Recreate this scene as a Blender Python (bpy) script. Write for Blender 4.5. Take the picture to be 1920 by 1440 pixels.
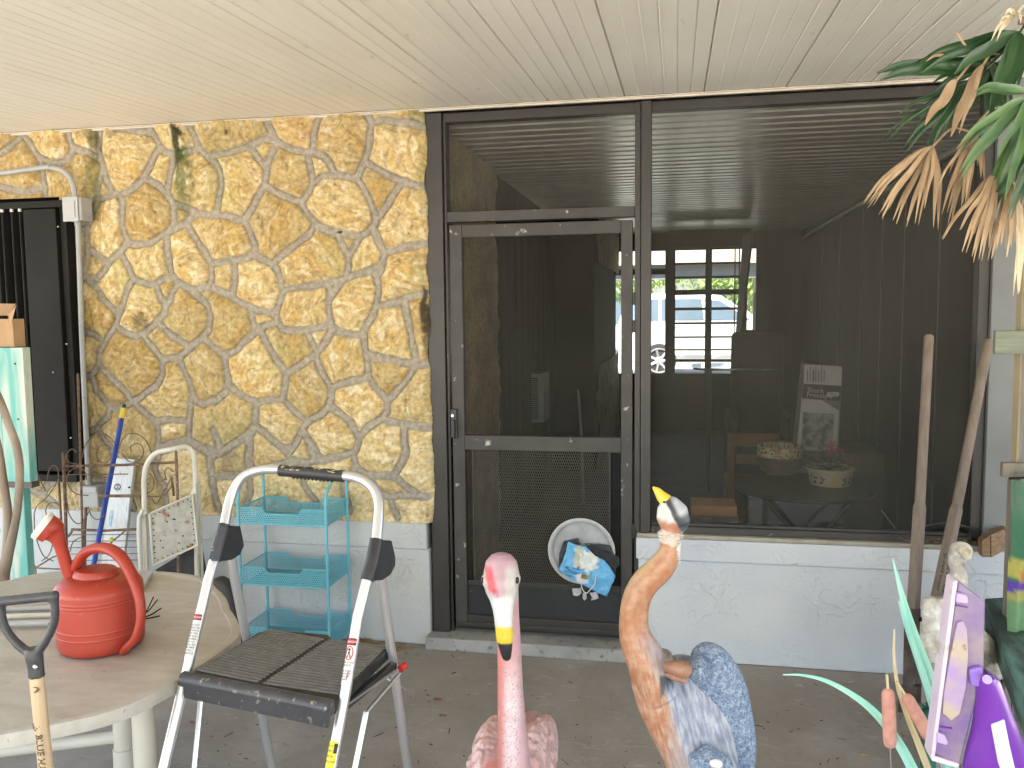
import bpy, bmesh, math, random
import numpy as np
from mathutils import Vector, Matrix
for _o in list(bpy.data.objects): bpy.data.objects.remove(_o)
scene = bpy.context.scene
COL = scene.collection
R = math.radians
# ------------------------------------------------------------------ camera
F_PX = 1577.8
YAW, PITCH, ROLL = 0.19276, 0.08463, 0.01067
CAM = np.array([1.1098, -4.0734, 1.7055])
def _cam_axes():
    cy, sy, cp, sp = math.cos(YAW), math.sin(YAW), math.cos(PITCH), math.sin(PITCH)
    f = np.array([-sy*cp, cy*cp, -sp]); r = np.array([cy, sy, 0.0]); d = np.cross(f, r)
    c, s = math.cos(ROLL), math.sin(ROLL)
    return c*r + s*d, -s*r + c*d, f
AX_R, AX_D, AX_F = _cam_axes()
cam_data = bpy.data.cameras.new('camera')
cam = bpy.data.objects.new('camera', cam_data); COL.objects.link(cam)
cam_data.sensor_width = 36.0; cam_data.lens = 36.0*F_PX/1920.0
cam_data.clip_start = 0.05; cam_data.clip_end = 600
m = Matrix.Identity(4)
for i in range(3):
    m[i][0] = AX_R[i]; m[i][1] = -AX_D[i]; m[i][2] = -AX_F[i]; m[i][3] = CAM[i]
cam.matrix_world = m
scene.camera = cam
# ------------------------------------------------------------------ world, sun, exposure
SUN_EL = R(58); SUN_AZ = (-0.40, -0.916)      # horizontal direction towards the sun
world = bpy.data.worlds.new('World'); scene.world = world; world.use_nodes = True
wn = world.node_tree.nodes; wl = world.node_tree.links
sky = wn.new('ShaderNodeTexSky'); sky.sky_type = 'NISHITA'; sky.sun_disc = False
sky.sun_elevation = SUN_EL; sky.sun_rotation = math.atan2(SUN_AZ[0], SUN_AZ[1])
wl.new(sky.outputs[0], wn['Background'].inputs[0]); wn['Background'].inputs[1].default_value = 0.10
sd = bpy.data.lights.new('sun', 'SUN'); sd.energy = 4.5; sd.angle = R(0.5); sd.color = (1.0, 0.95, 0.86)
sun = bpy.data.objects.new('sun', sd); COL.objects.link(sun)
sv = Vector((SUN_AZ[0]*math.cos(SUN_EL), SUN_AZ[1]*math.cos(SUN_EL), math.sin(SUN_EL)))
sun.rotation_euler = sv.to_track_quat('Z', 'Y').to_euler(); sun.location = sv*30
scene.view_settings.view_transform = 'Standard'; scene.view_settings.look = 'None'
scene.view_settings.gamma = 1.0; scene.view_settings.exposure = 2.92
scene.render.engine = 'CYCLES'; scene.cycles.use_denoising = True
scene.cycles.max_bounces = 10; scene.cycles.diffuse_bounces = 6; scene.cycles.transparent_max_bounces = 24
scene.cycles.sample_clamp_indirect = 6.0; scene.cycles.caustics_reflective = False; scene.cycles.caustics_refractive = False
# ------------------------------------------------------------------ helpers
def ray(u, v):
    return AX_R*(u-960)/F_PX + AX_D*(v-720)/F_PX + AX_F
def at(u, v, y):                       # a point of the vertical plane y, seen in that direction
    d = ray(u, v); t = (y-CAM[1])/d[1]; return CAM + t*d
def az(u, v, z=0.0):                   # a point of the horizontal plane z
    d = ray(u, v); t = (z-CAM[2])/d[2]; return CAM + t*d
def ax(u, v, x):
    d = ray(u, v); t = (x-CAM[0])/d[0]; return CAM + t*d
def px(y): return (y-CAM[1])/F_PX      # metres per photo pixel near plane y
def V(*a): return np.array(a, float)

def _hash(ix, iy, s):
    h = (ix*374761393 + iy*668265263 + s*2246822519) & 0xffffffff
    h = ((h ^ (h >> 13))*1274126177) & 0xffffffff
    return ((h ^ (h >> 16)) & 0xffff)/65535.0
def gnoise(x, y, s=0):
    x = np.asarray(x, float); y = np.asarray(y, float)
    x0 = np.floor(x).astype(np.int64); y0 = np.floor(y).astype(np.int64); fx = x-x0; fy = y-y0
    ux = fx*fx*fx*(fx*(fx*6-15)+10); uy = fy*fy*fy*(fy*(fy*6-15)+10)
    def g(i, j):
        a = _hash(x0+i, y0+j, s)*2*math.pi
        return np.cos(a)*(fx-i)+np.sin(a)*(fy-j)
    a = g(0, 0)*(1-ux)+g(1, 0)*ux; b = g(0, 1)*(1-ux)+g(1, 1)*ux
    return (a*(1-uy)+b*uy)*1.5
def fbm(x, y, s=0, o=4):
    t = 0; a = 1; n = 0
    for k in range(o):
        t = t + a*gnoise(x*2**k, y*2**k, s+k*17); n += a; a *= 0.5
    return t/n
def sstep(a, b, x):
    t = np.clip((x-a)/(b-a), 0, 1); return t*t*(3-2*t)

class MB:
    def __init__(s): s.v = []; s.f = []; s.c = []
    def add(s, vs, fs, col=None):
        n = len(s.v); s.v += [tuple(map(float, p)) for p in vs]; s.f += [tuple(n+i for i in f) for f in fs]
        s.c += [col]*len(vs); return s
    def box(s, x0, x1, y0, y1, z0, z1, M=None, col=None):
        vs = [(x, y, z) for z in (z0, z1) for y in (y0, y1) for x in (x0, x1)]
        if M is not None: vs = [M @ Vector(p) for p in vs]
        return s.add(vs, [(0,2,3,1),(4,5,7,6),(0,1,5,4),(2,6,7,3),(0,4,6,2),(1,3,7,5)], col)
    def tube(s, pts, r, n=10, caps=True, flat=None, col=None, up=None):
        """swept tube; r number or list; flat=(ratio, axis vector) squashes the section"""
        P = [np.array(p, float) for p in pts]; k = len(P)
        rs = list(r) if hasattr(r, '__len__') else [r]*k
        T = []
        for i in range(k):
            t = P[min(i+1, k-1)]-P[max(i-1, 0)]; T.append(t/(np.linalg.norm(t)+1e-12))
        a = np.array(up, float) if up is not None else (V(0,0,1) if abs(T[0][2]) < .9 else V(0,1,0))
        nrm = np.cross(T[0], a); nrm /= np.linalg.norm(nrm); vs = []
        for i in range(k):
            if up is not None:
                nrm = np.cross(T[i], np.array(up, float))
            else:
                nrm = nrm - T[i]*(nrm@T[i])
            nrm = nrm/(np.linalg.norm(nrm)+1e-12); b = np.cross(T[i], nrm)
            rr = rs[i]; ra, rb = (rr if hasattr(rr, '__len__') else (rr, rr))
            if flat: rb = rb*flat
            for j in range(n):
                an = 2*math.pi*j/n; vs.append(P[i]+nrm*ra*math.cos(an)+b*rb*math.sin(an))
        fs = [(i*n+j, i*n+(j+1) % n, (i+1)*n+(j+1) % n, (i+1)*n+j) for i in range(k-1) for j in range(n)]
        if caps: fs += [tuple(range(n))[::-1], tuple((k-1)*n+j for j in range(n))]
        return s.add(vs, fs, col)
    def lathe(s, prof, c, n=32, sx=1, sy=1, M=None, caps=True, col=None):
        vs = []
        for r, z in prof:
            for j in range(n):
                a = 2*math.pi*j/n; p = Vector((r*sx*math.cos(a), r*sy*math.sin(a), z))
                if M is not None: p = M @ p
                vs.append((p[0]+c[0], p[1]+c[1], p[2]+c[2]))
        k = len(prof)
        fs = [(i*n+j, i*n+(j+1) % n, (i+1)*n+(j+1) % n, (i+1)*n+j) for i in range(k-1) for j in range(n)]
        if caps: fs += [tuple(range(n))[::-1], tuple((k-1)*n+j for j in range(n))]
        return s.add(vs, fs, col)
    def ball(s, c, r, n=14, M=None, col=None):
        rx, ry, rz = r if hasattr(r, '__len__') else (r, r, r)
        pr = [(math.sin(math.pi*i/n) + (1e-4 if i in (0, n) else 0), -math.cos(math.pi*i/n)) for i in range(n+1)]
        MM = Matrix.Diagonal((rx, ry, rz)).to_4x4()
        if M is not None: MM = M.to_4x4() @ MM
        return s.lathe(pr, c, n*2, M=MM, col=col)
    def prism(s, pts, off, col=None):
        """closed polygon of 3-D points pushed along the vector off"""
        n = len(pts); P = [np.array(p, float) for p in pts]; off = np.array(off, float)
        vs = P+[p+off for p in P]
        fs = [tuple(range(n)), tuple(range(2*n-1, n-1, -1))]+[(j, j+n, (j+1) % n+n, (j+1) % n) for j in range(n)]
        return s.add(vs, fs, col)
    def quad(s, a, b, c, d, col=None): return s.add([a, b, c, d], [(0,1,2,3)], col)
    def mesh(s, name):
        me = bpy.data.meshes.new(name); me.from_pydata(s.v, [], s.f); me.update()
        bm = bmesh.new(); bm.from_mesh(me); bmesh.ops.recalc_face_normals(bm, faces=bm.faces[:]) if len(bm.faces) < 60000 else None
        bm.to_mesh(me); bm.free(); return me
    def build(s, name, material, parent=None, smooth=False, bevel=0, seg=2, angle=40, remesh=0, paint=None):
        me = s.mesh(name); o = bpy.data.objects.new(name, me); COL.objects.link(o)
        me.materials.append(material)
        if remesh:
            md = o.modifiers.new('r', 'REMESH'); md.mode = 'VOXEL'; md.voxel_size = remesh
            ms = o.modifiers.new('s', 'SMOOTH'); ms.iterations = 6; ms.factor = .6
            dg = bpy.context.evaluated_depsgraph_get(); dg.update()
            new = bpy.data.meshes.new_from_object(o.evaluated_get(dg)); o.modifiers.clear(); o.data = new; me = new
            if not me.materials: me.materials.append(material)
            smooth = True
        if paint is not None:
            n = len(me.vertices); co = np.zeros(n*3); me.vertices.foreach_get('co', co); co = co.reshape(-1, 3)
            c = paint(co); at_ = me.color_attributes.new('Tint', 'FLOAT_COLOR', 'POINT')
            at_.data.foreach_set('color', np.concatenate([c, np.ones((n, 1))], 1).ravel().astype(np.float32))
        if smooth:
            me.polygons.foreach_set('use_smooth', [True]*len(me.polygons))
            if not remesh:
                try: me.set_sharp_from_angle(angle=R(angle))
                except Exception: pass
        if bevel:
            b = o.modifiers.new('b', 'BEVEL'); b.width = bevel; b.segments = seg; b.limit_method = 'ANGLE'; b.angle_limit = R(35)
            b.harden_normals = False
        if parent is not None: adopt(o, parent)
        return o
def adopt(o, parent):
    o.parent = parent; o.matrix_parent_inverse = Matrix.Translation(parent_world(parent)).inverted()
def parent_world(p):
    v = Vector((0, 0, 0))
    q = p
    if q.type == 'EMPTY' and q.parent is None: return Vector(q.location)
    while q is not None and q.type != 'EMPTY': q = q.parent
    # mesh parts hold world coordinates under an Empty: their own matrix is the identity
    return Vector((0, 0, 0))
def tag(o, label=None, cat=None, group=None, kind=None):
    if label: o['label'] = label
    if cat: o['category'] = cat
    if group: o['group'] = group
    if kind: o['kind'] = kind
    return o
def thing(name, label, cat, loc, group=None):
    o = bpy.data.objects.new(name, None); o.empty_display_size = .1; COL.objects.link(o)
    o.location = [float(a) for a in loc]; return tag(o, label, cat, group)
def spline(pts, k=6):
    """Catmull-Rom through points (each a tuple of numbers)"""
    P = [np.array(p, float) for p in pts]; P = [2*P[0]-P[1]]+P+[2*P[-1]-P[-2]]; out = []
    for i in range(1, len(P)-2):
        for j in range(k):
            t = j/k; a, b, c, d = P[i-1:i+3]
            out.append(.5*((2*b)+(-a+c)*t+(2*a-5*b+4*c-d)*t*t+(-a+3*b-3*c+d)*t**3))
    out.append(P[-2]); return out
def hexcol(r, g, b):                   # sRGB 0-255 -> linear
    return tuple(((c/255/12.92) if c/255 <= .04045 else ((c/255+.055)/1.055)**2.4) for c in (r, g, b))
# ------------------------------------------------------------------ materials
def nodes_of(name):
    mt = bpy.data.materials.new(name); mt.use_nodes = True
    nt = mt.node_tree; return mt, nt.nodes, nt.links, nt.nodes['Principled BSDF']
def mat(name, c, c2=None, rough=.5, metal=0.0, scale=6.0, detail=6.0, lo=.35, hi=.65, bump=0.0, bscale=40.0, bdist=.002, stretch=(1,1,1),
        c3=None, s3=40.0, lo3=.55, hi3=.62, spec=.5, rvar=.0, coat=0.0, distort=0.0, trans=0.0):
    mt, n, l, b = nodes_of(name)
    tc = n.new('ShaderNodeTexCoord'); mp = n.new('ShaderNodeMapping'); l.new(tc.outputs['Object'], mp.inputs[0]); mp.inputs['Scale'].default_value = stretch
    if c2 is not None:
        nz = n.new('ShaderNodeTexNoise'); nz.inputs['Scale'].default_value = scale; nz.inputs['Detail'].default_value = detail
        nz.inputs['Distortion'].default_value = distort; l.new(mp.outputs[0], nz.inputs[0])
        rp = n.new('ShaderNodeValToRGB'); rp.color_ramp.elements[0].position = lo; rp.color_ramp.elements[1].position = hi
        rp.color_ramp.elements[0].color = (*c, 1); rp.color_ramp.elements[1].color = (*c2, 1); l.new(nz.outputs[0], rp.inputs[0]); out = rp.outputs[0]
        if c3 is not None:
            n3 = n.new('ShaderNodeTexNoise'); n3.inputs['Scale'].default_value = s3; n3.inputs['Detail'].default_value = 4; l.new(mp.outputs[0], n3.inputs[0])
            r3 = n.new('ShaderNodeMapRange'); r3.inputs[1].default_value = lo3; r3.inputs[2].default_value = hi3; l.new(n3.outputs[0], r3.inputs[0])
            mx = n.new('ShaderNodeMix'); mx.data_type = 'RGBA'; l.new(r3.outputs[0], mx.inputs[0]); l.new(out, mx.inputs[6]); mx.inputs[7].default_value = (*c3, 1); out = mx.outputs[2]
        l.new(out, b.inputs['Base Color'])
        if rvar:
            rr = n.new('ShaderNodeMapRange'); rr.inputs[3].default_value = max(0, rough-rvar); rr.inputs[4].default_value = min(1, rough+rvar); l.new(nz.outputs[0], rr.inputs[0]); l.new(rr.outputs[0], b.inputs['Roughness'])
    else: b.inputs['Base Color'].default_value = (*c, 1)
    if not rvar: b.inputs['Roughness'].default_value = rough
    b.inputs['Metallic'].default_value = metal; b.inputs['Specular IOR Level'].default_value = spec
    b.inputs['Coat Weight'].default_value = coat
    if trans: b.inputs['Transmission Weight'].default_value = trans
    if bump:
        nb = n.new('ShaderNodeTexNoise'); nb.inputs['Scale'].default_value = bscale; nb.inputs['Detail'].default_value = 5; l.new(mp.outputs[0], nb.inputs[0])
        bp = n.new('ShaderNodeBump'); bp.inputs['Strength'].default_value = bump; bp.inputs['Distance'].default_value = bdist
        l.new(nb.outputs[0], bp.inputs['Height']); l.new(bp.outputs[0], b.inputs['Normal'])
    return mt
def tint_mat(name, rough=.7, bump=.5, bscale=60, bdist=.003, spec=.4, var=.25, vscale=30, stretch=(1,1,1), coat=0.0):
    """colour from the mesh's Tint attribute, varied by a fine noise"""
    mt, n, l, b = nodes_of(name)
    a = n.new('ShaderNodeAttribute'); a.attribute_name = 'Tint'
    tc = n.new('ShaderNodeTexCoord'); mp = n.new('ShaderNodeMapping'); l.new(tc.outputs['Object'], mp.inputs[0]); mp.inputs['Scale'].default_value = stretch
    nz = n.new('ShaderNodeTexNoise'); nz.inputs['Scale'].default_value = vscale; nz.inputs['Detail'].default_value = 6; l.new(mp.outputs[0], nz.inputs[0])
    mr = n.new('ShaderNodeMapRange'); mr.inputs[1].default_value = .3; mr.inputs[2].default_value = .7; mr.inputs[3].default_value = 1-var; mr.inputs[4].default_value = 1+var; l.new(nz.outputs[0], mr.inputs[0])
    vm = n.new('ShaderNodeVectorMath'); vm.operation = 'SCALE'; l.new(a.outputs['Color'], vm.inputs[0]); l.new(mr.outputs[0], vm.inputs['Scale'])
    l.new(vm.outputs[0], b.inputs['Base Color']); b.inputs['Roughness'].default_value = rough; b.inputs['Specular IOR Level'].default_value = spec
    b.inputs['Coat Weight'].default_value = coat
    nb = n.new('ShaderNodeTexNoise'); nb.inputs['Scale'].default_value = bscale; nb.inputs['Detail'].default_value = 6; l.new(mp.outputs[0], nb.inputs[0])
    bp = n.new('ShaderNodeBump'); bp.inputs['Strength'].default_value = bump; bp.inputs['Distance'].default_value = bdist
    l.new(nb.outputs[0], bp.inputs['Height']); l.new(bp.outputs[0], b.inputs['Normal'])
    return mt
def stucco_mat(name, c, c2):
    mt, n, l, b = nodes_of(name)
    tc = n.new('ShaderNodeTexCoord')
    nz = n.new('ShaderNodeTexNoise'); nz.inputs['Scale'].default_value = 2.2; nz.inputs['Detail'].default_value = 5; l.new(tc.outputs['Object'], nz.inputs[0])
    rp = n.new('ShaderNodeValToRGB'); rp.color_ramp.elements[0].position = .35; rp.color_ramp.elements[1].position = .65
    rp.color_ramp.elements[0].color = (*c, 1); rp.color_ramp.elements[1].color = (*c2, 1); l.new(nz.outputs[0], rp.inputs[0]); l.new(rp.outputs[0], b.inputs['Base Color'])
    b.inputs['Roughness'].default_value = .75
    # knock-down plaster: flattened islands with curling edges
    n1 = n.new('ShaderNodeTexNoise'); n1.inputs['Scale'].default_value = 9; n1.inputs['Detail'].default_value = 3; n1.inputs['Distortion'].default_value = 1.8; l.new(tc.outputs['Object'], n1.inputs[0])
    m1 = n.new('ShaderNodeMapRange'); m1.inputs[1].default_value = .46; m1.inputs[2].default_value = .50; l.new(n1.outputs[0], m1.inputs[0])
    n2 = n.new('ShaderNodeTexNoise'); n2.inputs['Scale'].default_value = 22; n2.inputs['Detail'].default_value = 4; n2.inputs['Distortion'].default_value = 1.0; l.new(tc.outputs['Object'], n2.inputs[0])
    m2 = n.new('ShaderNodeMapRange'); m2.inputs[1].default_value = .55; m2.inputs[2].default_value = .60; m2.inputs[4].default_value = .5; l.new(n2.outputs[0], m2.inputs[0])
    n3 = n.new('ShaderNodeTexNoise'); n3.inputs['Scale'].default_value = 90; l.new(tc.outputs['Object'], n3.inputs[0])
    ad = n.new('ShaderNodeMath'); ad.operation = 'ADD'; l.new(m1.outputs[0], ad.inputs[0]); l.new(m2.outputs[0], ad.inputs[1])
    ma = n.new('ShaderNodeMath'); ma.operation = 'MULTIPLY_ADD'; l.new(n3.outputs[0], ma.inputs[0]); ma.inputs[1].default_value = .35; l.new(ad.outputs[0], ma.inputs[2])
    bp = n.new('ShaderNodeBump'); bp.inputs['Strength'].default_value = 1.0; bp.inputs['Distance'].default_value = .0026
    n4 = n.new('ShaderNodeTexNoise'); n4.inputs['Scale'].default_value = 3.5; n4.inputs['Detail'].default_value = 3; l.new(tc.outputs['Object'], n4.inputs[0])
    m4 = n.new('ShaderNodeMapRange'); m4.inputs[1].default_value = .42; m4.inputs[2].default_value = .62; m4.inputs[3].default_value = .15; l.new(n4.outputs[0], m4.inputs[0])
    mm = n.new('ShaderNodeMath'); mm.operation = 'MULTIPLY'; l.new(ma.outputs[0], mm.inputs[0]); l.new(m4.outputs[0], mm.inputs[1]); l.new(mm.outputs[0], bp.inputs['Height']); l.new(bp.outputs[0], b.inputs['Normal'])
    return mt
def screen_mat(name, c, cover):
    """fine woven screening: part of the light goes through, part meets the grey threads"""
    mt, n, l, b = nodes_of(name)
    tr = n.new('ShaderNodeBsdfTransparent'); mx = n.new('ShaderNodeMixShader')
    tc = n.new('ShaderNodeTexCoord'); nz = n.new('ShaderNodeTexNoise'); nz.inputs['Scale'].default_value = 1.8; nz.inputs['Detail'].default_value = 8; nz.inputs['Roughness'].default_value = .7; l.new(tc.outputs['Object'], nz.inputs[0])
    mr = n.new('ShaderNodeMapRange'); mr.inputs[1].default_value = .3; mr.inputs[2].default_value = .7; mr.inputs[3].default_value = cover*.68; mr.inputs[4].default_value = cover*1.32; l.new(nz.outputs[0], mr.inputs[0])
    b.inputs['Base Color'].default_value = (*c, 1); b.inputs['Roughness'].default_value = .9; b.inputs['Specular IOR Level'].default_value = .2
    l.new(mr.outputs[0], mx.inputs[0]); l.new(tr.outputs[0], mx.inputs[1]); l.new(b.outputs[0], mx.inputs[2])
    l.new(mx.outputs[0], n['Material Output'].inputs[0]); return mt
def perf_mat(name, c, axes, pitch, rad):
    """sheet metal punched with staggered round holes"""
    mt, n, l, b = nodes_of(name)
    b.inputs['Base Color'].default_value = (*c, 1); b.inputs['Roughness'].default_value = .4
    tc = n.new('ShaderNodeTexCoord'); sp = n.new('ShaderNodeSeparateXYZ'); l.new(tc.outputs['Object'], sp.inputs[0])
    def mth(op, a, bb=None):
        q = n.new('ShaderNodeMath'); q.operation = op
        for i, x in enumerate((a, bb)):
            if x is None: continue
            if isinstance(x, (int, float)): q.inputs[i].default_value = x
            else: l.new(x, q.inputs[i])
        return q.outputs[0]
    A, B = sp.outputs[axes[0]], sp.outputs[axes[1]]
    def grid(oa, ob):
        qa = mth('SUBTRACT', mth('FRACT', mth('ADD', mth('DIVIDE', A, pitch), oa)), .5)
        qb = mth('MULTIPLY', mth('SUBTRACT', mth('FRACT', mth('ADD', mth('DIVIDE', B, pitch*1.732), ob)), .5), 1.732)
        return mth('SQRT', mth('ADD', mth('MULTIPLY', qa, qa), mth('MULTIPLY', qb, qb)))
    d = mth('MINIMUM', grid(100.0, 100.0), grid(100.5, 100.5)); hole = mth('LESS_THAN', d, rad)
    tr = n.new('ShaderNodeBsdfTransparent'); mx = n.new('ShaderNodeMixShader')
    l.new(hole, mx.inputs[0]); l.new(b.outputs[0], mx.inputs[1]); l.new(tr.outputs[0], mx.inputs[2]); l.new(mx.outputs[0], n['Material Output'].inputs[0])
    return mt
def wood_mat(name, c, c2, axis=2, scale=10, rough=.65, bump=.4):
    s = [1, 1, 1]; s[axis] = .06
    return mat(name, c, c2, rough=rough, scale=scale*8, stretch=tuple(s), lo=.3, hi=.7, bump=bump, bscale=scale*12, bdist=.0015, detail=5)
def text_mesh(body, size, mb, place, depth=.0004, align='CENTER', squeeze=1.0, bold=0.0):
    """lettering: the letters' outlines as a thin mesh, laid by place(x, y, h) -> point"""
    cu = bpy.data.curves.new('t', 'FONT'); cu.body = body; cu.size = size; cu.align_x = align; cu.align_y = 'CENTER'; cu.extrude = depth; cu.resolution_u = 2; cu.offset = bold
    o = bpy.data.objects.new('t', cu); COL.objects.link(o)
    dg = bpy.context.evaluated_depsgraph_get(); dg.update(); me = bpy.data.meshes.new_from_object(o.evaluated_get(dg))
    vs = [place(v.co.x*squeeze, v.co.y, v.co.z+depth*1.5) for v in me.vertices]; fs = [tuple(p.vertices) for p in me.polygons]
    bpy.data.objects.remove(o); mb.add(vs, fs)
# ================================================================== MATERIALS
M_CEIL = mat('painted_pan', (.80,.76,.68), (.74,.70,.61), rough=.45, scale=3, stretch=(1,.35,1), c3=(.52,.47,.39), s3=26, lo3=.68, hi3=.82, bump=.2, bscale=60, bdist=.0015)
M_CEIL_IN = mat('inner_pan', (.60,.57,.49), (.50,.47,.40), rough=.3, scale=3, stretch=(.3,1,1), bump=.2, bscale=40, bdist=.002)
M_TRIM = mat('cream_trim', (.66,.60,.50), (.52,.46,.38), rough=.5, scale=9)
M_STONE = tint_mat('cast_stone', rough=.85, bump=.75, bscale=62, bdist=.006, var=.26, vscale=48, spec=.25)
M_STUCCO_L = stucco_mat('stucco_warm', (.45,.455,.45), (.51,.515,.505))
M_STUCCO_R = stucco_mat('stucco_cool', (.50,.52,.56), (.57,.59,.60))
M_SILL = mat('sill_mortar', (.36,.33,.27), (.28,.25,.20), rough=.85, scale=12, bump=.4, bscale=60)
M_BRONZE = mat('bronze_aluminium', (.030,.0265,.023), (.040,.0355,.031), rough=.42, scale=5, c3=(.30,.28,.25), s3=34, lo3=.73, hi3=.80, bump=.06, bscale=90, spec=.45)
M_BRONZE_LT = mat('chalky_bronze', (.042,.039,.035), (.058,.054,.049), rough=.55, scale=7, c3=(.42,.40,.37), s3=24, lo3=.66, hi3=.74, spec=.4)
M_KICK = mat('kick_sheet', (.014,.015,.017), (.020,.021,.024), rough=.5, scale=6, c3=(.10,.10,.10), s3=30, lo3=.70, hi3=.80, spec=.45)
M_SCREEN = screen_mat('woven_screen', (.068,.066,.056), .43)
M_SCREEN_D = screen_mat('door_screen', (.042,.041,.035), .40)
M_BLACK = mat('black_coated_metal', (.010,.0095,.008), (.016,.015,.013), rough=.6, scale=4, spec=.12)
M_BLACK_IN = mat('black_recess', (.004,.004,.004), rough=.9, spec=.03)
M_BLACKPL = mat('black_plastic', (.018,.018,.02), (.03,.03,.032), rough=.45, scale=30, bump=.15, bscale=200)
M_CONDUIT = mat('grey_painted_pipe', (.30,.31,.31), (.36,.36,.35), rough=.5, scale=10, c3=(.2,.18,.15), s3=40, lo3=.66, hi3=.74)
M_WHITEPIN = mat('white_nylon', (.6,.6,.56), rough=.5)
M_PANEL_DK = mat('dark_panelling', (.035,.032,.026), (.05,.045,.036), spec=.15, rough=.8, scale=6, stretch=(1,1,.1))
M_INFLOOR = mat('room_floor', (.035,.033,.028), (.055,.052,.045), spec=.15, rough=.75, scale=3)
M_GREYPANEL = mat('grey_white_panel', (.19,.20,.20), (.15,.155,.15), rough=.55, scale=3, c3=(.2,.2,.19), s3=20, lo3=.68, hi3=.76)
M_METAL = mat('bare_screw', (.5,.5,.48), rough=.35, metal=1)

def concrete_material():
    mt, n, l, b = nodes_of('patio_concrete')
    tc = n.new('ShaderNodeTexCoord')
    def noise(s, d=6, r=.55, dist=0, st=None):
        q = n.new('ShaderNodeTexNoise'); q.inputs['Scale'].default_value = s; q.inputs['Detail'].default_value = d; q.inputs['Roughness'].default_value = r; q.inputs['Distortion'].default_value = dist
        if st:
            mp = n.new('ShaderNodeMapping'); mp.inputs['Scale'].default_value = st; l.new(tc.outputs['Object'], mp.inputs[0]); l.new(mp.outputs[0], q.inputs[0])
        else: l.new(tc.outputs['Object'], q.inputs[0])
        return q.outputs[0]
    def ramp(src, a, b_, ca, cb):
        q = n.new('ShaderNodeValToRGB'); q.color_ramp.elements[0].position = a; q.color_ramp.elements[1].position = b_
        q.color_ramp.elements[0].color = (*ca, 1); q.color_ramp.elements[1].color = (*cb, 1); l.new(src, q.inputs[0]); return q.outputs[0]
    def mix(f, a, c):
        q = n.new('ShaderNodeMix'); q.data_type = 'RGBA'; l.new(f, q.inputs[0]); l.new(a, q.inputs[6])
        if isinstance(c, tuple): q.inputs[7].default_value = (*c, 1)
        else: l.new(c, q.inputs[7])
        return q.outputs[2]
    def rng(src, a, b_, c=0, d=1):
        q = n.new('ShaderNodeMapRange'); q.inputs[1].default_value = a; q.inputs[2].default_value = b_; q.inputs[3].default_value = c; q.inputs[4].default_value = d; l.new(src, q.inputs[0]); return q.outputs[0]
    base = ramp(noise(2.3, 10, .65, .4), .36, .64, (.26,.24,.21), (.38,.355,.32))
    base = mix(rng(noise(.9, 4), .42, .62, 0, .65), base, (.27,.235,.195))
    base = mix(rng(noise(16, 6, .7, .6), .56, .72, 0, .5), base, (.18,.16,.14))
    base = mix(rng(noise(7, 5, .6, 1.5, (1, 3, 1)), .60, .72, 0, .55), base, (.48,.46,.42))
    base = mix(rng(noise(120, 3), .68, .74, 0, .7), base, (.06,.055,.05))
    l.new(base, b.inputs['Base Color']); b.inputs['Roughness'].default_value = .8; b.inputs['Specular IOR Level'].default_value = .35
    bp = n.new('ShaderNodeBump'); bp.inputs['Strength'].default_value = .5; bp.inputs['Distance'].default_value = .004
    l.new(noise(28, 8, .7), bp.inputs['Height']); l.new(bp.outputs[0], b.inputs['Normal'])
    return mt
M_CONC = concrete_material()
M_PAVE = mat('sunlit_paving', (.50,.47,.41), (.56,.53,.47), rough=.9, scale=2, bump=.3)  # unseen paving behind the camera, lightened to bounce light onto the ceiling
M_STEP = mat('step_cement', (.24,.235,.22), (.33,.32,.30), rough=.8, scale=8, c3=(.14,.135,.125), s3=30, lo3=.6, hi3=.7, bump=.6, bscale=50, bdist=.003)

# ================================================================== GROUND AND CEILING
def struct(o): return tag(o, kind='structure')
WALL_TOP = 2.705; CT = math.tan(R(3.28))
def ceil_z(y): return WALL_TOP + CT*y
ROOF_Y = -7.0  # unseen overhang behind the camera, lengthened to even out the light
struct(MB().quad((-120,-120,-.03), (120,-120,-.03), (120,120,-.03), (-120,120,-.03)).build('ground', M_PAVE))
struct(MB().box(-6, 6, -7.2, 0.0, -.12, 0).build('patio_floor', M_CONC))
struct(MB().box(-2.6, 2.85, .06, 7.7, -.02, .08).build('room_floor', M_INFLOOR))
def grooved(x0, x1, y0, y1, zf, pitch, major, gw, gd, gd2, along='y', phase=0.0, ridge=False):
    """a ribbed sheet: flat pans with V grooves between them"""
    mb = MB(); prof = []; x = x0; k = 0
    n = int((x1-x0)/pitch)+1
    rnd = random.Random(3)
    for i in range(n+1):
        xc = x0+i*pitch; d = gd2 if (major and i % major == 0) else gd*rnd.choice([.15, .35, .7, 1.0, 1.3]); w = gw*(1.25 if (major and i % major == 0) else 1)
        sag = rnd.uniform(-.0012, .0012); w *= rnd.uniform(.8, 1.15)
        prof += [(xc-w*.55, sag), (xc-w*.12, d), (xc+w*.12, d), (xc+w*.5, -.0008 if not ridge else -.004), (xc+w*.9, sag)]
    prof = [p for p in prof if x0 <= p[0] <= x1]
    vs = []
    for (a, dz) in prof:
        for b in (y0, y1):
            vs.append((a, b, zf(b)+dz) if along == 'y' else (b, a, zf(a)+dz))
    fs = [(2*i, 2*i+1, 2*i+3, 2*i+2) for i in range(len(prof)-1)]
    return mb.add(vs, fs)
g = grooved(.87-.36*14, 6.0, ROOF_Y, -.001, ceil_z, .06, 6, .008, .0022, .010)
struct(g.build('patio_ceiling', M_CEIL))
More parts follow.
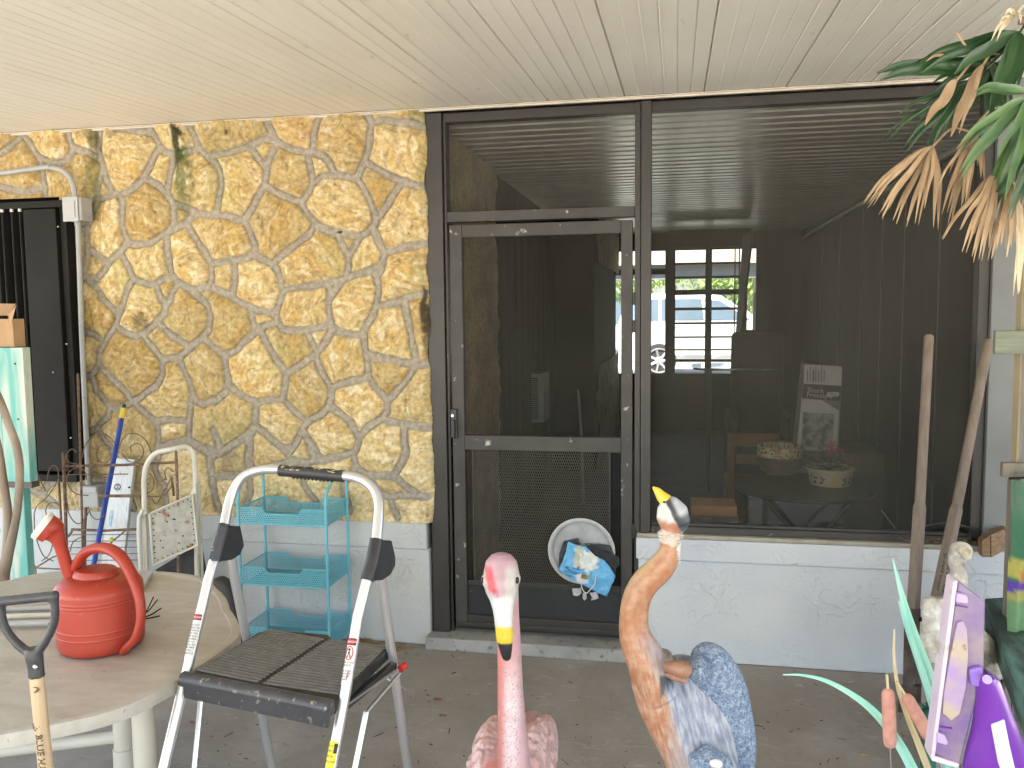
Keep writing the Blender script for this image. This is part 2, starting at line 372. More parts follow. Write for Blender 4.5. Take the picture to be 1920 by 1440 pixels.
struct(MB().add([(-4.3, ROOF_Y, ceil_z(ROOF_Y)+.03), (6, ROOF_Y, ceil_z(ROOF_Y)+.03), (6, .02, ceil_z(.02)+.03), (-4.3, .02, ceil_z(.02)+.03),
                 (-4.3, ROOF_Y, ceil_z(ROOF_Y)+.09), (6, ROOF_Y, ceil_z(ROOF_Y)+.09), (6, .02, ceil_z(.02)+.09), (-4.3, .02, ceil_z(.02)+.09)],
                [(0,1,2,3),(4,5,6,7),(0,1,5,4),(1,2,6,5),(2,3,7,6),(3,0,4,7)]).build('patio_roof', M_TRIM))
tr = MB().box(-4.3, 2.9, -.030, -.012, ceil_z(-.02)-.016, ceil_z(-.02)-.004)
tr.box(-4.3, 2.9, -.044, -.030, ceil_z(-.02)-.009, ceil_z(-.02)-.005)
o = tr.build('ceiling_trim', M_TRIM); tag(o, 'narrow cream trim strip along the joint of ceiling and house wall', 'trim')
def in_z(y): return 2.655 + math.tan(R(.74))*y
g = grooved(.07, 7.7, -2.6, 2.85, lambda y: in_z(y), .152, 0, .03, .010, 0, along='x', ridge=True)
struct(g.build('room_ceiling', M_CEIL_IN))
struct(MB().box(-3.4, 4.2, .02, 8.1, 2.79, 2.86).build('house_roof', M_TRIM))

# ================================================================== STONE WALL
GROUT = "-2506,2599 -2454,2625 -2402,2658 -2362,2687 -2341,2704|-2362,2687 -2320,2647 -2290,2596 -2264,2563|-2264,2563 -2212,2539 -2147,2530 -2097,2545 -2067,2579 -2061,2613 -2074,2656 -2080,2701|-2264,2563 -2258,2517 -2249,2467 -2241,2410 -2245,2346|-2519,2421 -2436,2400 -2354,2389 -2241,2403|-2061,2613 -2014,2594 -1951,2573 -1897,2536 -1884,2494|-1891,2702 -1899,2633 -1899,2564 -1890,2522|-1884,2494 -1907,2439 -1922,2384 -1934,2314 -1971,2238 -1998,2189 -2009,2133 -2005,2076|-1884,2494 -1864,2423 -1836,2360 -1788,2351|-1933,2328 -1885,2340 -1836,2353|-1788,2351 -1740,2363 -1691,2396 -1642,2435 -1608,2489 -1574,2542 -1545,2589|-1545,2589 -1569,2645 -1590,2683|-1793,2697 -1707,2689 -1630,2675 -1584,2659|-1545,2589 -1512,2560 -1458,2551 -1389,2554 -1320,2571|-1320,2571 -1340,2627 -1368,2692|-1320,2571 -1277,2529 -1240,2507|-1240,2507 -1205,2451 -1200,2384 -1219,2303 -1237,2235|-1642,2435 -1582,2405 -1522,2355 -1486,2298|-1458,2551 -1476,2497 -1495,2436 -1514,2355|-1486,2298 -1418,2275 -1351,2239 -1283,2230 -1237,2235|-1486,2298 -1481,2243 -1484,2188 -1525,2141|-1351,2239 -1414,2193 -1485,2160 -1525,2141|-1788,2351 -1776,2295 -1788,2211 -1776,2155 -1755,2105|-1755,2105 -1693,2082 -1629,2095 -1565,2124 -1525,2141|-1755,2105 -1805,2050 -1864,2009|-2005,2076 -1950,2039 -1888,2002|-1864,2009 -1899,1960 -1950,1911 -2015,1912 -2038,1934|-1805,2050 -1769,1986 -1734,1907|-1734,1907 -1672,1878 -1609,1877 -1553,1904 -1505,1917|-1525,2141 -1529,2064 -1517,1987 -1505,1917|-1407,2193 -1364,2115 -1314,2045 -1279,1975 -1274,1913 -1292,1858|-1505,1917 -1468,1882 -1408,1846 -1361,1845 -1292,1858|-1734,1907 -1768,1858 -1795,1802|-1601,1877 -1581,1799|-1423,1856 -1378,1824 -1333,1790|-1476,1875 -1510,1826 -1527,1798|-2015,1912 -1977,1869 -1931,1818|-2005,2076 -2017,2005 -2038,1934|-2152,1944 -2085,1964 -2035,1977|-2135,2208 -2071,2192 -2007,2175|-2038,1934 -2074,1878 -2111,1806|-1239,2533 -1156,2544 -1073,2559 -1011,2580 -943,2605 -897,2590|-897,2590 -915,2637 -946,2699|-897,2590 -857,2567 -805,2546 -740,2522 -700,2526|-700,2526 -685,2565 -684,2613 -669,2660 -642,2701|-1026,2557 -1000,2519 -949,2455|-884,2580 -912,2533 -941,2473 -950,2418 -959,2370|-959,2370 -994,2322 -1024,2273 -1052,2231 -1078,2194|-1252,2237 -1190,2223 -1129,2208 -1078,2194|-959,2370 -906,2337 -840,2304 -761,2276|-720,2518 -709,2457 -698,2396 -706,2342 -761,2276|-685,2371 -651,2400 -612,2405 -560,2405|-687,2523 -635,2502 -604,2465 -573,2406|-560,2405 -508,2394 -457,2380 -426,2331 -395,2264 -371,2203 -366,2160|-457,2386 -436,2433 -416,2474|-416,2474 -395,2527 -387,2598 -379,2651 -397,2693|-379,2651 -321,2660 -258,2656 -183,2641 -96,2613|-416,2468 -359,2430 -290,2391 -227,2359 -165,2339 -90,2330|-234,2353 -273,2295 -313,2237 -366,2172|-366,2160 -406,2119 -452,2096 -523,2110 -607,2125 -673,2151 -692,2164|-761,2276 -736,2227 -692,2164|-692,2164 -720,2116 -768,2086 -836,2039 -891,2003 -927,1966|-927,1966 -973,1992 -1027,2012|-1078,2194 -1049,2137 -1025,2074 -1027,2012|-1027,2012 -1089,2001 -1172,1990 -1264,1973|-927,1966 -901,1916 -883,1872|-575,2112 -544,2050 -520,1994 -521,1933 -536,1890|-458,2090 -486,2036 -520,1994|-380,2130 -355,2069 -331,2020|-331,2014 -260,2025 -190,2041 -95,2056|-325,2014 -333,1953 -360,1899 -367,1863|-332,1960 -391,1924 -470,1907 -536,1890 -622,1867|-385,1918 -361,1863|-1138,1989 -1150,1876|-1269,1853 -1201,1820 -1133,1781 -1058,1742|-896,1872 -878,1822 -900,1772 -922,1728 -917,1677 -891,1633|-884,1831 -816,1842 -735,1850 -629,1867|-1058,1742 -1004,1726 -922,1715|-1058,1742 -1053,1691 -1042,1621|-910,1671 -979,1653 -1042,1621|-891,1633 -837,1623 -756,1629 -682,1638 -622,1650|-629,1867 -624,1805 -629,1743 -622,1650|-569,1866 -604,1817 -624,1787|-622,1650 -583,1619 -524,1606 -446,1593|-609,1637 -651,1569 -700,1506|-756,1626 -738,1582 -700,1506|-700,1506 -701,1469 -676,1406 -632,1330|-700,1500 -762,1469 -817,1431 -879,1399|-1015,1628 -976,1551 -931,1481 -879,1399|-1042,1621 -1100,1571 -1150,1526 -1207,1501|-1283,1533 -1242,1513 -1215,1494 -1217,1430 -1206,1359 -1223,1300 -1267,1268 -1296,1248|-879,1399 -882,1335 -898,1264|-1207,1346 -1153,1301 -1098,1269 -1050,1253|-1050,1253 -967,1264 -898,1264|-898,1264 -852,1220 -805,1182 -766,1151|-632,1330 -634,1273 -655,1222 -704,1184 -766,1151|-632,1330 -565,1350 -498,1369 -425,1382|-361,1863 -369,1783 -391,1704 -438,1636 -446,1593|-370,1750 -312,1752 -247,1769 -189,1793 -100,1813|-1150,1876 -1160,1794|-228,1775 -211,1677 -193,1592 -182,1518 -174,1444|-446,1593 -441,1525 -430,1444 -425,1382|-435,1506 -370,1487 -273,1469 -174,1444|-174,1444 -81,1460|-174,1444 -217,1382 -270,1320 -324,1264|-425,1382 -381,1326 -324,1264|-324,1264 -331,1207 -365,1169 -432,1131 -486,1073|-365,1169 -281,1152 -190,1137 -62,1130|-642,1229 -576,1192 -530,1154 -499,1098 -487,1060 -508,1002 -582,975 -650,961|-242,1146 -244,1065 -232,1008 -246,970|-1050,1253 -1060,1185 -1062,1121|-1062,1127 -1001,1083 -934,1026 -874,982|-766,1151 -801,1099 -838,1034 -874,982|-794,1099 -749,1029 -704,960|-1062,1121 -1127,1068 -1192,1027 -1272,980|-1303,1097 -1284,1039 -1272,980|-1308,986 -1272,980|-1092,1081 -1095,1003 -1104,951|-1926,1804 -1875,1756 -1837,1725|-1793,1802 -1816,1749 -1837,1719|-1837,1719 -1847,1666 -1890,1618 -1927,1564|-1848,1654 -1790,1612 -1731,1597 -1676,1623 -1614,1670 -1559,1722|-1559,1722 -1550,1764 -1568,1799|-1550,1764 -1516,1798|-1607,1682 -1551,1628 -1488,1581 -1418,1539|-1418,1539 -1358,1580 -1311,1627 -1295,1691 -1305,1761|-1305,1761 -1342,1790|-1326,1580 -1283,1539|-1697,1611 -1647,1546 -1597,1492 -1585,1462|-1585,1474 -1532,1480 -1486,1486 -1418,1539|-1585,1462 -1589,1397 -1632,1331 -1700,1288 -1770,1245|-1927,1564 -1964,1516 -1975,1444 -2019,1389|-1927,1564 -1979,1601 -2032,1619 -2101,1619|-1971,1444 -1910,1384 -1846,1329 -1770,1245|-2019,1389 -2116,1370|-2019,1389 -2003,1310 -1958,1262 -1920,1214 -1852,1208 -1770,1245|-1920,1214 -1923,1165 -1980,1127 -2002,1102|-2002,1102 -2065,1077 -2120,1076|-2002,1102 -1964,1042 -1913,975 -1895,933|-1770,1245 -1706,1186 -1654,1150 -1636,1114|-1641,1144 -1561,1151 -1496,1149 -1444,1135|-1486,1486 -1469,1421 -1427,1350 -1418,1279 -1434,1207 -1444,1135 -1455,1033|-1636,1114 -1626,1048 -1651,962|-1651,962 -1583,988 -1515,1014 -1455,1033|-1455,1033 -1398,1004 -1309,958|-1418,1273 -1355,1232 -1295,1262|-1646,997 -1622,1004 -1469,1044|-1446,1037 -1362,995 -1277,968 -1230,991 -1158,1042 -1088,1079 -1056,1122|-1339,981 -1329,859 -1317,772 -1290,672|-1096,1072 -1108,972 -1120,865|-1322,845 -1236,854 -1120,865 -1065,887|-2482,760 -2365,718 -2284,660 -2278,622|-2365,718 -2336,772 -2257,804 -2156,807|-1801,661 -1829,757 -1875,807 -2040,810|-1646,997 -1633,946 -1668,879 -1609,793 -1599,661|-1336,964 -1317,839 -1312,745 -1290,668|-1317,839 -1215,850 -1114,868 -1096,915 -1100,1008|-1343,1003 -1277,965|-879,1012 -873,944 -890,928|-1114,868 -882,936 -768,938 -647,956 -520,990|-758,1015 -728,947|-520,990 -506,922 -452,878|-452,878 -359,873 -304,882 -256,951 -231,1025|-304,875 -236,824 -160,774|-452,878 -407,804 -330,761 -260,779 -145,775|-330,761 -308,709 -286,665|-1106,868 -1101,775 -1139,673|-768,938 -804,823 -727,726 -744,679|-506,922 -580,822 -552,686"
SEG = []
for l_ in GROUT.split('|'):
    p = [tuple(int(a)/1000 for a in w.split(',')) for w in l_.split()]
    SEG += list(zip(p[:-1], p[1:]))
mir = -2.56
SEG += [((2*mir-a[0], a[1]), (2*mir-b[0], b[1])) for a, b in SEG if max(a[0], b[0]) < -1.4]
def stone_height(X, Z):
    """distance to the nearest joint -> bead of mortar or the swelling of a stone"""
    wx = X+.006*gnoise(X*14, Z*14, 5); wz = Z+.006*gnoise(X*14, Z*14, 9)
    d = np.full(X.shape, 9.0); A = np.array([s[0]+s[1] for s in SEG])
    for i in range(len(A)):
        ax_, az_, bx, bz = A[i]
        lo, hi = min(ax_, bx)-.16, max(ax_, bx)+.16
        c0 = np.searchsorted(X[0], lo); c1 = np.searchsorted(X[0], hi)
        r0 = np.searchsorted(Z[:, 0], min(az_, bz)-.16); r1 = np.searchsorted(Z[:, 0], max(az_, bz)+.16)
        if c1 <= c0 or r1 <= r0: continue
        sx, sz = wx[r0:r1, c0:c1], wz[r0:r1, c0:c1]
        dx, dz = bx-ax_, bz-az_; L = dx*dx+dz*dz+1e-9
        t = np.clip(((sx-ax_)*dx+(sz-az_)*dz)/L, 0, 1)
        dd = np.hypot(sx-ax_-t*dx, sz-az_-t*dz); d[r0:r1, c0:c1] = np.minimum(d[r0:r1, c0:c1], dd)
    return d
def make_stone_wall():
    x0, x1, z0, z1 = -3.6, -.118, .643, 2.70
    nx, nz = 640, 395
    xs = np.concatenate([np.linspace(x0, -2.62, 120, endpoint=False), np.linspace(-2.62, x1, 505)])
    zs = np.linspace(z0, z1, 418)
    X, Z = np.meshgrid(xs, zs)
    d = stone_height(X, Z)
    gw = .0175+.0025*gnoise(X*9, Z*9, 3)
    stone = sstep(gw, gw+.007, d)
    # label every stone so that each one gets its own tone and grain
    mask = d > .020; lab = np.zeros(mask.shape, int); cur = 0
    H, W = mask.shape
    for i in range(0, H, 3):
        for j in range(0, W, 3):
            if mask[i, j] and lab[i, j] == 0:
                cur += 1; st = [(i, j)]; lab[i, j] = cur
                while st:
                    a, b = st.pop()
                    for u, v in ((a+1, b), (a-1, b), (a, b+1), (a, b-1)):
                        if 0 <= u < H and 0 <= v < W and mask[u, v] and lab[u, v] == 0: lab[u, v] = cur; st.append((u, v))
    rs = np.random.RandomState(7); ang = rs.uniform(-.7, .7, cur+1)+math.pi/2*(rs.rand(cur+1) < .3); t1 = rs.rand(cur+1); t2 = rs.rand(cur+1); off = rs.uniform(0, 50, cur+1)
    for _ in range(8):   # spread the labels over the joints
        z = lab == 0
        for sh, axx in ((1, 0), (-1, 0), (1, 1), (-1, 1)):
            r_ = np.roll(lab, sh, axx); lab = np.where(z & (lab == 0), r_, lab)
    A = ang[lab]; O = off[lab]; T1 = t1[lab]; T2 = t2[lab]
    U = X*np.cos(A)+Z*np.sin(A)+O; Vv = -X*np.sin(A)+Z*np.cos(A)
    wU = U+.035*gnoise(X*9, Z*9, 21)+.012*gnoise(X*28, Z*28, 23); wV = Vv+.035*gnoise(X*9, Z*9, 22)+.012*gnoise(X*28, Z*28, 24)
    n1 = fbm(wU*6, wV*11, 31, 4)                       # broad swelling
    rid = 1-np.abs(fbm(wU*9, wV*30, 33, 4))*2.2       # carved ridges
    n2 = fbm(X*70, Z*70, 35, 3)
    dome = sstep(gw, gw+.05, d)
    split = np.abs(gnoise(wU*5+7, wV*4, 41)); crack = sstep(.035, .0, split)*sstep(.03, .06, d)
    h = stone*(.010+.016*dome*(.9+1.1*n1)+.008*np.clip(rid, -1, 1)*dome+.0024*n2 - .005*crack*dome)
    bead = (1-stone)*(.0065*np.sqrt(np.clip(1-(d/.0185)**2, 0, 1))+.0008*n2)
    ditch = -.007*np.exp(-((d-gw-.001)/.003)**2)
    y = -.012-h-bead-ditch
    # colour
    c = lambda *a: np.array(a)[None, None, :]
    cream, ochre, pale, brown, grn = c(.60,.495,.285), c(.56,.395,.165), c(.72,.65,.475), c(.38,.29,.175), c(.43,.41,.20)
    k1 = sstep(-.12, .30, fbm(wU*5, wV*7, 51, 4)+.22*(T1[...]-.5))[..., None]
    k2 = sstep(.0, .38, fbm(wU*9, wV*30, 52, 5)+.25*(T2-.55))[..., None]
    k3 = sstep(.02, .42, fbm(wU*12+3, wV*44, 53, 5)+.15*(T1-.4))[..., None]
    k4 = sstep(.12, .5, fbm(X*2.4, Z*2.4, 54, 4))[..., None]
    col = cream*(1-k1*.6)+ochre*k1*.6
    col = col*(1-k2*.9)+pale*k2*.9
    col = col*(1-k3*.62)+brown*k3*.62
    col = col*(1-.4*k4)+grn*.4*k4*1.1
    lowl = sstep(1.25, .8, Z)[..., None]*.35
    col = col*(1-lowl)+pale*.93*lowl
    col = col*(1+.24*(T2-.5))[..., None]
    col = col*(1-.22*crack*dome)[..., None]
    gcol = c(.42,.37,.295)*(1+.10*gnoise(X*6, Z*6, 61)+.10*n2)[..., None]
    s_ = stone[..., None]; col = np.clip(.42+(col-.42)*1.12, .02, 1)*c(.81,.76,.68)*s_+gcol*.76*(1-s_)
    # moss and mildew runs, plus a small hole's dark painted into the colour
    nn = fbm(X*30, Z*18, 71, 4)
    def blot(u, v, sx, sz, k, tone):
        nonlocal col
        q = at(u, v, 0); g_ = np.exp(-((X-q[0]-.02*nn)/sx)**2-((Z-q[2])/sz)**2)
        m_ = (sstep(.15, .75, g_*(1.0+1.1*nn))*k)[..., None]; col = col*(1-m_)+c(*tone)*m_
    blot(338, 262, .032, .17, .95, (.025,.028,.012)); blot(350, 325, .06, .16, .7, (.09,.11,.03)); blot(345, 370, .05, .12, .45, (.12,.14,.05))
    blot(182, 260, .035, .13, .75, (.07,.075,.025)); blot(180, 350, .05, .16, .6, (.13,.14,.045)); blot(165, 245, .03, .05, .5, (.1,.1,.03))
    blot(420, 300, .12, .22, .22, (.2,.22,.08)); blot(786, 215, .05, .05, .5, (.1,.1,.03)); blot(794, 585, .014, .17, .95, (.05,.04,.025))
    blot(800, 640, .012, .1, .6, (.06,.05,.03)); blot(795, 300, .03, .3, .25, (.25,.27,.1)); blot(270, 600, .05, .05, .6, (.07,.055,.035))
    blot(432, 248, .013, .022, .9, (.06,.025,.01)); blot(543, 221, .03, .008, .9, (.12,.04,.01)); blot(640, 436, .02, .006, 1.0, (.02,.012,.008))
    blot(435, 860, .05, .06, .5, (.16,.13,.10)); blot(750, 955, .05, .03, .4, (.2,.18,.16)); blot(560, 240, .09, .1, .35, (.42,.20,.05))
    blot(30, 270, .1, .06, .3, (.16,.12,.06)); blot(620, 930, .3, .02, .3, (.24,.2,.15))
    pit = sstep(.62, .75, gnoise(X*55, Z*55, 81))[..., None]*s_*.6; col = col*(1-pit)+c(.12,.085,.05)*pit
    # right-hand corner: the stones turn round the end of the wall, unevenly
    edge = x1+.016+.016*fbm(Z*5, Z*0+1, 91, 3)-.013*np.exp(-((((Z*1000) % 430)-215)/60)**2)
    edge = edge + .010*sstep(1.5, .9, Z)
    # build: front grid plus a return along the end
    Xm = X.copy(); tail = xs > x1-.05
    fr = np.clip((X-(x1-.05))/.05, 0, 1); Xm = X+fr*(edge-x1)
    y = y*(1-fr**3)+(-.006)*fr**3
    v = np.stack([Xm, y, Z], -1).reshape(-1, 3); nX = len(xs); nZ = len(zs)
    idx = np.arange(nX*nZ).reshape(nZ, nX)
    f = np.stack([idx[:-1, :-1], idx[:-1, 1:], idx[1:, 1:], idx[1:, :-1]], -1).reshape(-1, 4)
    # the end return
    nret = 5; ry = np.linspace(.0, .10, nret)
    rv = []; rc = []
    for k in range(nret):
        rv.append(np.stack([edge[:, -1]+(.004*fbm(zs*40, zs*0+k, 95, 3)), np.full(nZ, ry[k]), zs], -1)); rc.append(col[:, -1]*.95)
    base = len(v); v = np.concatenate([v]+rv); cc = np.concatenate([col.reshape(-1, 3)]+rc)
    ids = [idx[:, -1]]+[base+k*nZ+np.arange(nZ) for k in range(nret)]
    for a, b in zip(ids[:-1], ids[1:]):
        f = np.concatenate([f, np.stack([a[:-1], b[:-1], b[1:], a[1:]], -1)])
    me = bpy.data.meshes.new('stone_facing')
    me.vertices.add(len(v)); me.vertices.foreach_set('co', v.ravel().astype(np.float32))
    me.loops.add(len(f)*4); me.loops.foreach_set('vertex_index', f.ravel().astype(np.int32))
    me.polygons.add(len(f)); me.polygons.foreach_set('loop_start', np.arange(0, len(f)*4, 4, dtype=np.int32)); me.polygons.foreach_set('loop_total', np.full(len(f), 4, np.int32))
    me.update(calc_edges=True); me.validate()
    me.polygons.foreach_set('use_smooth', [True]*len(f))
    ca = me.color_attributes.new('Tint', 'FLOAT_COLOR', 'POINT'); ca.data.foreach_set('color', np.concatenate([np.clip(cc, 0.005, 1), np.ones((len(cc), 1))], 1).ravel().astype(np.float32))
    me.materials.append(M_STONE)
    o = bpy.data.objects.new('stone_facing', me); COL.objects.link(o); return o
wall = thing('stone_wall', 'cream and ochre stone veneer wall with raised grey mortar above a stucco base', 'wall', (-1.5, 0, 0))
adopt(make_stone_wall(), wall)
MB().box(-3.6, -.135, .0, .16, 0, 2.70).build('wall_core', M_STUCCO_L, wall)
MB().box(-3.6, -.130, -.034, .0, .505, .642).build('stucco_ledge', M_STUCCO_L, wall, bevel=.006, seg=3)
MB().box(-3.6, -.122, -.022, .1, 0, .504).build('stucco_base', M_STUCCO_L, wall, bevel=.008, seg=3)

# ================================================================== LOW STUCCO WALL, RIGHT
low = thing('low_wall', 'pale blue-grey stucco half wall with beige mortar sill under the big screen', 'wall', (1.7, 0, 0))
MB().box(.935, 2.66, .0, .16, 0, .500).build('stucco_face', M_STUCCO_R, low, bevel=.006, seg=3)
MB().box(.925, 2.60, -.014, .16, .502, .607).build('stucco_ledge', M_STUCCO_R, low, bevel=.006, seg=3)
MB().box(.928, 2.60, -.008, .158, .608, .628).build('mortar_sill', M_SILL, low, bevel=.005, seg=2)
# ================================================================== SCREEN ENCLOSURE
enc = thing('screen_enclosure', 'dark bronze aluminium porch framing with grey insect screen over the door and beside it', 'screen wall', (1.1, .05, 0))
def bar(name, x0, x1, z0, z1, y0, y1, mt=M_BRONZE, par=enc, bev=.0025): return MB().box(x0, x1, y0, y1, z0, z1).build(name, mt, par, bevel=bev)
def X_(u, v=700, y=.02): return at(u, v, y)[0]
def Z_(u, v, y=.02): return at(u, v, y)[2]
jl = X_(808); 
T_ = 2.685
MB().box(X_(806), X_(832, 400), .0, .10, .065, T_).box(X_(833, 400), X_(838, 400), .018, .09, .065, T_).build('door_jamb', M_BRONZE, enc, bevel=.003)
xm0, xm1 = .915, .992
MB().box(xm0, xm0+.028, .012, .10, .06, T_).box(xm0+.030, xm1, .0, .10, .63, T_).build('mullion', M_BRONZE, enc, bevel=.003)
MB().box(X_(838, 400)+.001, xm0-.001, .012, .08, 2.155, 2.205).build('transom_bar', M_BRONZE_LT, enc, bevel=.003)
MB().box(X_(833, 400), 2.50, .02, .08, 2.64, 2.685).build('head_rail', M_BRONZE, enc, bevel=.003)
MB().box(xm1+.001, 2.455, .02, .09, .629, .662).box(xm1+.001, 2.455, .035, .07, .662, .676).build('bottom_rail', M_BRONZE_LT, enc, bevel=.003)
MB().box(2.430, 2.475, .02, .09, .64, 2.64).build('end_post', M_BRONZE, enc, bevel=.003)
MB().quad((X_(838, 400), .055, 2.20), (xm0, .055, 2.20), (xm0, .055, 2.65), (X_(838, 400), .055, 2.65)).build('transom_screen', M_SCREEN, enc)
MB().quad((xm1, .055, .66), (2.44, .055, .66), (2.44, .055, 2.65), (xm1, .055, 2.65)).build('window_screen', M_SCREEN, enc)
# ------------------------------------------------------------------ the door
dx0, dx1, dz0, dz1 = .004, .905, .098, 2.140
door = thing('screen_door', 'bronze aluminium screen door with clear upper screen and diamond grille below', 'door', (.45, .05, .09))
MB().box(dx0, dx0+.062, .012, .052, dz0, dz1).build('stile', M_BRONZE_LT, door, bevel=.003)
MB().box(dx1-.055, dx1, .012, .052, dz0, dz1).build('stile', M_BRONZE_LT, door, bevel=.003)
MB().box(dx0+.063, dx1-.056, .014, .050, dz1-.062, dz1).build('top_rail', M_BRONZE_LT, door, bevel=.003)
zr = Z_(1000, 831); 
MB().box(dx0+.063, dx1-.056, .008, .050, zr-.038, zr+.036).build('middle_rail', M_BRONZE_LT, door, bevel=.003)
zk = Z_(1000, 1098)
MB().box(dx0+.063, dx1-.056, .030, .036, .16, zk-.016).build('kick_plate', M_KICK, door)
MB().box(dx0+.063, dx1-.056, .020, .048, zk-.015, zk+.012).build('lower_rail', M_BRONZE, door, bevel=.003)
MB().box(dx0+.063, dx1-.056, .012, .050, dz0, .16).box(dx0+.01, dx1-.01, .004, .012, dz0+.004, dz0+.028).build('bottom_rail', M_BRONZE, door, bevel=.003)
MB().quad((dx0+.062, .032, zr+.03), (dx1-.055, .032, zr+.03), (dx1-.055, .032, dz1-.06), (dx0+.062, .032, dz1-.06)).build('upper_screen', M_SCREEN_D, door)
MB().quad((dx0+.062, .040, zk), (dx1-.055, .040, zk), (dx1-.055, .040, zr-.03), (dx0+.062, .040, zr-.03)).build('lower_screen', M_SCREEN_D, door)
gm = MB(); gx0, gx1, gz0, gz1 = X_(888, 900), X_(1142, 900), zk+.012, zr-.038
nr, ncol = 46, 62; hh = (gz1-gz0)/nr; ww = (gx1-gx0)/ncol
for i in range(nr+1):
    pts = []
    for j in range(ncol*2+1):
        pts.append((gx0+j*ww/2, gz0+i*hh+((j+i) % 2-.5)*hh*.80))
    vs = []
    for (x, z) in pts: vs += [(x, .022, z-.0011), (x, .022, z+.0011), (x, .026, z+.0011), (x, .026, z-.0011)]
    fs = []
    for j in range(len(pts)-1):
        a = 4*j; fs += [(a+k, a+(k+1) % 4, a+4+(k+1) % 4, a+4+k) for k in range(4)]
    gm.add(vs, fs)
gm.build('diamond_grille', mat('grille_metal', (.13,.12,.10), (.17,.155,.13), rough=.5, scale=5), door)
MB().box(gx0-.006, gx0, .020, .030, gz0, gz1).box(gx1, gx1+.006, .020, .030, gz0, gz1).build('grille_edge', M_BRONZE, door)
lx = X_(853, 790)
lt = MB().box(lx-.016, lx+.016, -.004, .012, Z_(853, 820), Z_(853, 766)).build('latch', M_BLACKPL, door, bevel=.004)
MB().tube([(lx-.004, -.012, Z_(853, 778)), (lx-.004, -.004, Z_(853, 778))], .008, 14).build('lock_cylinder', M_METAL, lt, smooth=True)
MB().box(lx-.004, lx+.008, -.022, -.004, Z_(853, 818), Z_(853, 786)).build('handle', M_BLACKPL, lt, bevel=.003)
for vv in (560, 612, 985):
    z = Z_(1189, vv); MB().tube([(.911, .006, z-.03 if vv < 900 else z-.06), (.911, .006, z+.03 if vv < 900 else z+.01)], .0055, 10).build('hinge', M_BRONZE_LT, door, smooth=True)
# threshold
st = MB().prism([(-.135, -.085, 0), (-.135, -.075, .062), (-.135, .12, .074), (-.135, .12, 0)], (1.075, 0, 0))
o = st.build('door_step', M_STEP, bevel=.008, seg=3); tag(o, 'low cracked cement step under the screen door', 'step')
# ================================================================== INSIDE THE SCREENED ROOM
YF = 7.6
def dark(name, col, **k): return mat(name, col, tuple(c*1.35 for c in col), rough=k.pop('rough', .5), scale=k.pop('scale', 6), **k)
M_DKWOOD = dark('dark_wood', (.06,.045,.03)); M_DKGREEN = dark('dark_green_metal', (.025,.032,.030), rough=.35)
M_LEAF = mat('leaf_green', (.045,.10,.02), (.10,.17,.035), rough=.45, scale=9)
M_OUTLEAF = mat('sunlit_leaf', (.10,.19,.03), (.22,.33,.06), rough=.5, scale=3)
# left wall of the room: stone return, then dark boards, then the stone band of the entry
lw = thing('room_left_wall', 'shadowed inner wall, stone near the door and dark boards further in', 'wall', (-.1, 3, 0))
def relief(y0, y1, z0, z1, x, name, sgn=1):
    ny, nz = int((y1-y0)/.02), int((z1-z0)/.02); Y, Z = np.meshgrid(np.linspace(y0, y1, ny), np.linspace(z0, z1, nz))
    h = .035*fbm(Y*3, Z*3, 5, 5)+.012*fbm(Y*14, Z*14, 6, 3); v = np.stack([x+sgn*h, Y, Z], -1).reshape(-1, 3); idx = np.arange(ny*nz).reshape(nz, ny)
    f = np.stack([idx[:-1, :-1], idx[:-1, 1:], idx[1:, 1:], idx[1:, :-1]], -1).reshape(-1, 4)
    return MB().add([tuple(p) for p in v], [tuple(q) for q in f])
def stonecol(co):
    n = fbm(co[:, 1]*4+co[:, 0]*20, co[:, 2]*4, 8, 4)[:, None]; k = np.clip(.5+n, 0, 1); return V(.42,.32,.18)*k+V(.26,.2,.13)*(1-k)
relief(.17, 1.42, .08, 2.64, -.055, 'x').build('stone_return', M_STONE, lw, smooth=True, angle=80, paint=stonecol)
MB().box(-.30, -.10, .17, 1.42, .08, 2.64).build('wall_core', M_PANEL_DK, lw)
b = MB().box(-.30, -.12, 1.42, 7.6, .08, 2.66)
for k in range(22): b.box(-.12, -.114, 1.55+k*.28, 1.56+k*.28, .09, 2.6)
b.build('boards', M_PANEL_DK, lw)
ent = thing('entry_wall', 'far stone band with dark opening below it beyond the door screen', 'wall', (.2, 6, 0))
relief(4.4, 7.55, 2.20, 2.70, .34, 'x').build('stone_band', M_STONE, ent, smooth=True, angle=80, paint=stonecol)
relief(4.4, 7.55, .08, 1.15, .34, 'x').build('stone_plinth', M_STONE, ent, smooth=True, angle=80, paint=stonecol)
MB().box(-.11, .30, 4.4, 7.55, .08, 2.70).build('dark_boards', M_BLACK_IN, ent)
# right wall: dark boards with lighter grooves
rw = thing('room_right_wall', 'dark vertical board wall inside the room on the window side', 'wall', (2.75, 3.5, 0))
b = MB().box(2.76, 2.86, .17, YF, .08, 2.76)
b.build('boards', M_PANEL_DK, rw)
for y in (1.0, 1.75, 2.6, 3.3, 4.05, 5.1, 6.2): MB().box(2.752, 2.76, y, y+.010, .1, 2.60).build('batten', dark('batten_edge', (.16,.15,.13)) if y == 1.0 else bpy.data.materials['batten_edge'], rw)
MB().box(2.73, 2.76, .17, YF, in_z(2)-.05, in_z(2)-.02).build('crown_trim', M_CEIL_IN, rw)
